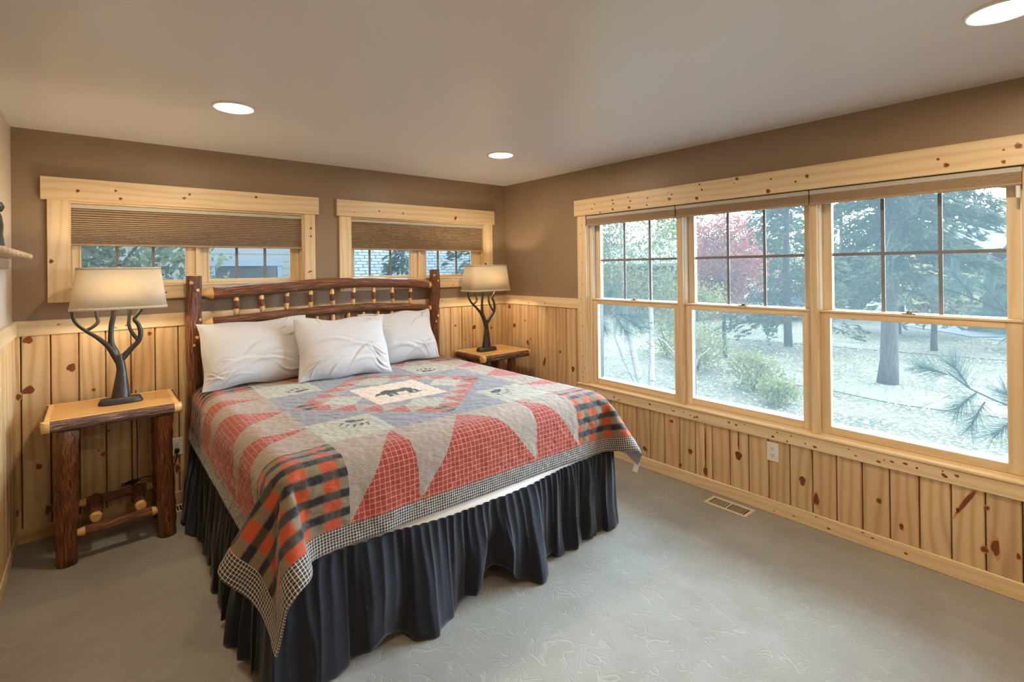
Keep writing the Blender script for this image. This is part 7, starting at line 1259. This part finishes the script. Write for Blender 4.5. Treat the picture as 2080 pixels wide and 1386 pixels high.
# birches near the left big window
root=thing('birch_tree','white birch clump with yellow green leaves outside the leftmost big window','tree',(5.35,2.1,GZ)); rs=np.random.RandomState(8)
m=MB()
for pts,r in (([(5.36,1.98,GZ),(5.38,1.97,0),(5.38,1.99,1.2),(5.42,2.0,2.6),(5.5,1.9,4.5)],.062),([(5.36,2.22,GZ),(5.34,2.40,-.2),(5.33,2.58,.6),(5.3,2.62,1.6),(5.25,2.6,4)],.070),([(5.30,2.20,GZ),(5.25,2.55,-.4),(5.2,2.75,.1),(5.2,2.85,1.6),(5.2,2.9,3.5)],.045)):
    P2=[];pp=[Vector(p) for p in pts]
    for i in range(len(pp)-1):
        for s_ in range(5): P2.append(pp[i].lerp(pp[i+1],s_/5))
    P2.append(pp[-1]); m.tube(P2,[r*(1-.55*i/len(P2)) for i in range(len(P2))],12,.06,r*99)
m.tube([(5.38,1.97,.2),(5.1,1.5,.15),(4.9,1.1,-.05)],[.014,.010,.006],6); m.tube([(5.3,1.2,-.9),(5.25,.98,-.5),(5.2,.85,-.1),(5.2,.6,.1)],[.016,.014,.010,.006],6)
m.build('trunk',[TBI],root)
P=np.concatenate([blob_pts(6500,(5.4,2.45,2.0),(.9,1.1,1.5),rs,80,.16),blob_pts(2200,(6.2,1.7,.75),(.8,.8,.6),rs,40,.2)])
leaves('leaves',P,.052,LBIR,root,1.4,rs)
for i,(x,y,s,n) in enumerate(((8.2,2.6,.75,2600),(7.15,.75,.55,1900),(6.35,-.1,.36,1000),(9.3,4.2,.9,2500))):
    lb=['yellow green shrub left of the maple trunk','low yellow shrub in front of the maple trunk','small sparse shrub nearest the middle big window','pale leafy shrub behind the birch trunks'][i]
    root=thing('yellow_shrub',lb,'shrub',(x,y,GZ),'shrubs on the lawn'); rs=np.random.RandomState(60+i)
    m=MB()
    for k in range(9):
        a=rs.uniform(0,6.28); m.tube([(x,y,GZ),(x+math.cos(a)*s*.3,y+math.sin(a)*s*.3,GZ+s*.6),(x+math.cos(a)*s*.8,y+math.sin(a)*s*.8,GZ+s*1.1)],[.012,.008,.004],5)
    m.build('stems',[TDK],root); leaves('leaves',blob_pts(n,(x,y,GZ+s*.75),(s,s,s*.65),rs,40,.22),.048,LYEL,root,1.4,rs)

def pine_branch(parent,pts,tufts,seed,n=230,L=.13):
    root=parent; rs=np.random.RandomState(seed)
    m=MB(); m.tube(pts,[.008*(1-.5*i/len(pts)) for i in range(len(pts))],6,.1,seed)
    P=[];Dd=[]
    for (b,e) in tufts:
        b,e=Vector(b),Vector(e); m.tube([b,b.lerp(e,.5)+Vector((0,0,.01)),e],[.005,.004,.003],5)
        d=np.array(e-b); d/=np.linalg.norm(d)
        t=rs.uniform(0,1,n)**.7; base=np.array(b)[None]+np.outer(t,np.array(e-b)); rd=rs.normal(size=(n,3)); rd-=np.outer(rd@d,d); rd/=np.linalg.norm(rd,axis=1,keepdims=True)
        dirs=rd*(1.05-.55*t)[:,None]+d[None]*(.45+.5*t)[:,None]; dirs/=np.linalg.norm(dirs,axis=1,keepdims=True); l=L*rs.uniform(.8,1.1,(n,1))
        P.append(base+dirs*l/2); Dd.append(dirs)
    tw=m.build('branch',[TDK],root); P=np.concatenate(P); Dd=np.concatenate(Dd)
    nn=len(P); s=np.cross(Dd,rs.normal(size=(nn,3))); s/=np.linalg.norm(s,axis=1,keepdims=True); hl=Dd*L*.5
    v=np.stack([P-hl-s*.0011,P-hl+s*.0011,P+hl+s*.0005,P+hl-s*.0005],1).reshape(-1,3); q=np.arange(4*nn).reshape(-1,4); tn=np.repeat(rs.uniform(0,1,nn),4); at=np.stack([tn,tn*0,tn*0,tn*0+1],1)
    o=bpy.data.objects.new('needles',fastmesh('needles',v,q,[LPINE],attrs={'tone':at})); COL.objects.link(o); adopt(o,tw); return tw
def pine_trunk(label,x,y,h=5.5):
    root=thing('pine_tree',label,'tree',(x,y,GZ)); m=MB(); m.tube(logpts((x,y,GZ),(x+.05,y,GZ+h),10,.05,x),[.09*(1-.08*i) for i in range(11)],10,.08,x); m.build('trunk',[TDK],root); return root
PT=pine_trunk('long needled pine whose branches reach across the rightmost big window',2.05,-4.85)
pine_branch(PT,[(2.05,-4.85,.42),(1.85,-4.4,.44),(1.7,-4.1,.48),(1.58,-3.8,.52),(1.5,-3.55,.62),(1.5,-3.42,.68),(1.5,-3.30,.78)],
  [((1.5,-3.42,.68),(1.5,-3.33,.84)),((1.5,-3.30,.76),(1.46,-3.16,.80)),((1.5,-3.46,.66),(1.48,-3.35,.52)),((1.58,-3.72,.54),(1.52,-3.60,.68)),((1.58,-3.68,.54),(1.52,-3.55,.38)),((1.5,-3.50,.60),(1.50,-3.42,.40)),((1.6,-3.8,.5),(1.58,-3.66,.30))],71,260)
pine_branch(PT,[(2.05,-4.85,.95),(1.9,-4.2,1.05),(1.7,-3.85,1.15),(1.55,-3.6,1.24),(1.5,-3.42,1.34)],
  [((1.5,-3.45,1.32),(1.48,-3.34,1.52)),((1.5,-3.42,1.34),(1.48,-3.26,1.40)),((1.55,-3.60,1.24),(1.52,-3.50,1.42)),((1.6,-3.66,1.22),(1.56,-3.46,1.20)),((1.7,-3.85,1.15),(1.64,-3.68,1.32)),((1.7,-3.82,1.16),(1.66,-3.62,1.08)),((1.85,-4.1,1.1),(1.8,-3.85,1.25))],72,260)
PT2=pine_trunk('pine whose bluish branch reaches in from the left across the leftmost big window',.95,1.15,4.0)
pine_branch(PT2,[(.95,1.15,1.0),(1.0,.35,1.05),(1.1,-.05,1.05),(1.2,-.40,1.08),(1.2,-.60,1.02)],
  [((1.2,-.45,1.07),(1.2,-.62,1.24)),((1.2,-.50,1.05),(1.22,-.76,1.03)),((1.18,-.40,1.07),(1.18,-.44,1.32)),((1.2,-.45,1.05),(1.2,-.62,.86)),((1.15,-.25,1.06),(1.15,-.36,.88)),((1.2,-.58,1.02),(1.2,-.82,.92)),((1.15,-.30,1.08),(1.16,-.42,1.22))],73,330,.15)

# neighbouring houses
def gable_house(nm,label,x0,x1,y0,y1,zw,zr,mat,roof,ridge='y',win=()):
    root=thing(nm,label,'house',((x0+x1)/2,(y0+y1)/2,GZ))
    m=MB(); m.box(x0,x1,y0,y1,GZ,zw); m.build('walls',[mat],root)
    m=MB(); e=.5
    if ridge=='y':
        xc=(x0+x1)/2; 
        for sx in (-1,1):
            xe=xc+sx*((x1-x0)/2+e); z0=zw-.15
            for dz in (0,.12): m.poly([(xe,y0-e,z0+dz),(xc,y0-e,zr+dz),(xc,y1+e,zr+dz),(xe,y1+e,z0+dz)],uvs=[(y0,0),(y0,3),(y1,3),(y1,0)])
            m.poly([(xe,y0-e,z0),(xe,y1+e,z0),(xe,y1+e,z0+.12),(xe,y0-e,z0+.12)])
    m.build('roof',[roof],root)
    for (wx0,wx1,wy0,wy1,wz0,wz1) in win:
        w_=MB(); w_.box(wx0,wx1,wy0,wy1,wz0,wz1); w_.build('window',[DWIN],root)
    return root
gable_house('bungalow','low pale roofed bungalow far off behind the birches',18,22.5,8.3,14.0,1.75,2.85,BRSD,ROOFL,'y',((17.92,18,9.5,10.5,.3,1.3),))
gable_house('brown_house','brown house with a pale roof seen through the right edge of the big windows',22,27,-7.5,-.4,2.1,3.3,BRSD,ROOFL,'y',((21.9,22,-3.2,-2.0,.3,1.5),))
# house next door seen through the two small windows
root=thing('neighbour_house','grey lap sided house next door seen through the left small window','house',(-1.6,6.5,GZ))
m=MB(); m.box(-7.5,-.35,4.6,9,GZ,4.2); m.build('walls',[SIDE],root)
m=MB(); m.box(-1.93,-1.06,4.52,4.6,.55,1.66); wn=m.build('window',[DWIN],root)
m=MB(); m.box(-2.02,-.97,4.49,4.6,1.66,1.76); m.box(-2.0,-1.93,4.5,4.6,.5,1.66); m.box(-1.06,-.99,4.5,4.6,.5,1.66); m.build('window_frame',[simple('slate_blue_trim',(.035,.045,.055),.6)],wn)
m=MB(); m.box(-.42,-.30,4.50,4.62,GZ,4.2); m.build('corner_board',[simple('pale_corner_board',(.10,.10,.10),.6)],root)
root=thing('shingled_roof','grey shingled garage roof seen through the small window nearest the room corner','roof',(1.2,6,GZ))
m=MB(); m.box(.2,3.4,5.2,8.8,GZ,.9); m.build('walls',[SIDE],root)
m=MB(); 
for dz in (0,.08): m.poly([(-.1,4.9,.85+dz),(3.7,4.9,.85+dz),(3.7,7.2,3.1+dz),(-.1,7.2,3.1+dz)],uvs=[(0,0),(3.8,0),(3.8,3.2),(0,3.2)])
m.poly([(-.1,4.9,.85),(-.1,4.9,.93),(3.7,4.9,.93),(3.7,4.9,.85)]); m.poly([(-.1,9.5,.85),(3.7,9.5,.85),(3.7,7.2,3.1),(-.1,7.2,3.1)]); m.build('roof',[SHIN],root)
broad('leafy tree in front of the grey sided house, outside the left small window','leafy_tree',-3.2,2.7,4.5,(1.0,.8,1.0),2.15,5200,LGRN,81,.05,.060,clumps=60,cs=.22)
conifer('slim pine in front of the shingled roof outside the small window nearest the corner',1.0,4.2,4.4,.62,2600,83,.25,.04,.055,mat=LPINE,group='trees beside the shingled roof')
conifer('pine at the right of the small window nearest the room corner',3.1,4.4,6.0,1.5,6000,84,.1,.07,.065,mat=LPINE,group='trees beside the shingled roof')
broad('pale leafy tree behind the pine outside the small window nearest the corner','leafy_tree',5.6,7.5,6,(2.2,2.2,2.2),2.1,7000,LGRN,85,.08,.09)
# parked car
root=thing('parked_car','dark car parked far off beyond the maple trunk','car',(21.4,6.15,GZ))
cy0,cy1,cx0=5.3,7.0,19.4
bm=MB(); prof=[(0,.28),(0,.75),(.55,.92),(.95,1.42),(2.4,1.45),(3.1,.98),(4.2,.85),(4.25,.30)]
n=len(prof)
for yy in (cy0,cy1): bm.v+=[(cx0+p,yy,GZ+q) for p,q in prof]
for i in range(n):
    j=(i+1)%n; bm.face((i,j,j+n,i+n),[(0,0)]*4)
bm.face(range(n),[(0,0)]*n); bm.face(list(range(n,2*n))[::-1],[(0,0)]*n); bm.build('body',[CARM],root)
m=MB(); m.poly([(cx0+.58,cy0+.15,GZ+.96),(cx0+.58,cy1-.15,GZ+.96),(cx0+.90,cy1-.2,GZ+1.37),(cx0+.90,cy0+.2,GZ+1.37)]); 
for v_ in range(len(m.v)): m.v[v_]=(m.v[v_][0]-.03,m.v[v_][1],m.v[v_][2])
m.build('windshield',[DWIN],root)
for px_,py_ in ((.8,cy0),(.8,cy1-.18),(3.4,cy0),(3.4,cy1-.18)):
    m=MB(); m.tube([(cx0+px_,py_,GZ+.32),(cx0+px_,py_+.18,GZ+.32)],.32,18); m.build('wheel',[DARKPL],root)

# ================================================================ LIGHT, CAMERA
W=bpy.data.worlds.new('overcast_sky'); bpy.context.scene.world=W; W.use_nodes=True; nt=W.node_tree; nt.nodes.clear()
bg=nt.nodes.new('ShaderNodeBackground'); ou=nt.nodes.new('ShaderNodeOutputWorld'); tc=nt.nodes.new('ShaderNodeTexCoord'); nz=nt.nodes.new('ShaderNodeTexNoise'); nz.inputs['Scale'].default_value=2.5
rp=nt.nodes.new('ShaderNodeValToRGB'); rp.color_ramp.elements[0].color=(.62,.80,1.0,1); rp.color_ramp.elements[1].color=(.74,.89,1.0,1)
nt.links.new(tc.outputs['Generated'],nz.inputs['Vector']); nt.links.new(nz.outputs[0],rp.inputs[0]); nt.links.new(rp.outputs[0],bg.inputs[0])
# overcast sky, brighter towards the hidden sun on the window side
dt=nt.nodes.new('ShaderNodeVectorMath'); dt.operation='DOT_PRODUCT'; nt.links.new(tc.outputs['Generated'],dt.inputs[0]); sd=Vector((.86,-.10,.50)).normalized(); dt.inputs[1].default_value=sd
mr=nt.nodes.new('ShaderNodeMapRange'); mr.inputs[1].default_value=.2; mr.inputs[2].default_value=1.0; mr.inputs[3].default_value=SKY; mr.inputs[4].default_value=SKY*5; mr.interpolation_type='SMOOTHSTEP'
nt.links.new(dt.outputs['Value'],mr.inputs[0]); nt.links.new(mr.outputs[0],bg.inputs[1]); nt.links.new(bg.outputs[0],ou.inputs[0])
def can_light(x,y,w,nm):
    L=bpy.data.lights.new(nm,'AREA'); L.shape='DISK'; L.size=.15; L.energy=w; L.color=WARM1; L.spread=math.radians(178)
    o=bpy.data.objects.new(nm,L); COL.objects.link(o); o.location=(x,y,H-.0165); return o
for i,(x,y) in enumerate(DL): can_light(x,y,CAN_W,'downlight_glow')
for (x,y,lb) in ((-2.752,-3.87,'recessed ceiling light above the viewer'),(-2.752,-5.5,'added unseen ceiling light far behind the viewer by the left wall'),(-.93,-5.5,'added unseen ceiling light far behind the viewer by the window wall')):  # the two far cans are added, unseen, to brighten the window wall boards
    downlight(x,y,lb); can_light(x,y,CAN_W,'downlight_glow')
cam=bpy.data.cameras.new('camera'); co=bpy.data.objects.new('camera',cam); COL.objects.link(co); bpy.context.scene.camera=co
F=Vector((0.6379747,0.77005363,0.00238337)); R=Vector((0.77002114,-0.63791167,-0.01166847)); U=Vector((0.00746497,-0.00927943,0.99992908))
M=Matrix(((R.x,U.x,-F.x,-3.32385493),(R.y,U.y,-F.y,-4.12081913),(R.z,U.z,-F.z,1.5812587),(0,0,0,1)))
co.matrix_world=M; cam.sensor_width=36; cam.sensor_fit='HORIZONTAL'; cam.lens=1025.0216*36/2080; cam.shift_x=0; cam.shift_y=-(693-542.2047)/2080; cam.clip_start=.05; cam.clip_end=300
sc=bpy.context.scene; sc.view_settings.view_transform='Standard'; sc.view_settings.look='None'; sc.view_settings.gamma=1; sc.view_settings.use_curve_mapping=False; sc.view_settings.exposure=EXPO
sc.cycles.use_denoising=True; sc.cycles.max_bounces=7; sc.cycles.diffuse_bounces=4; sc.cycles.transparent_max_bounces=16; sc.cycles.transmission_bounces=4; sc.cycles.sample_clamp_indirect=8
sc.cycles.use_adaptive_sampling=True; sc.cycles.adaptive_threshold=.06
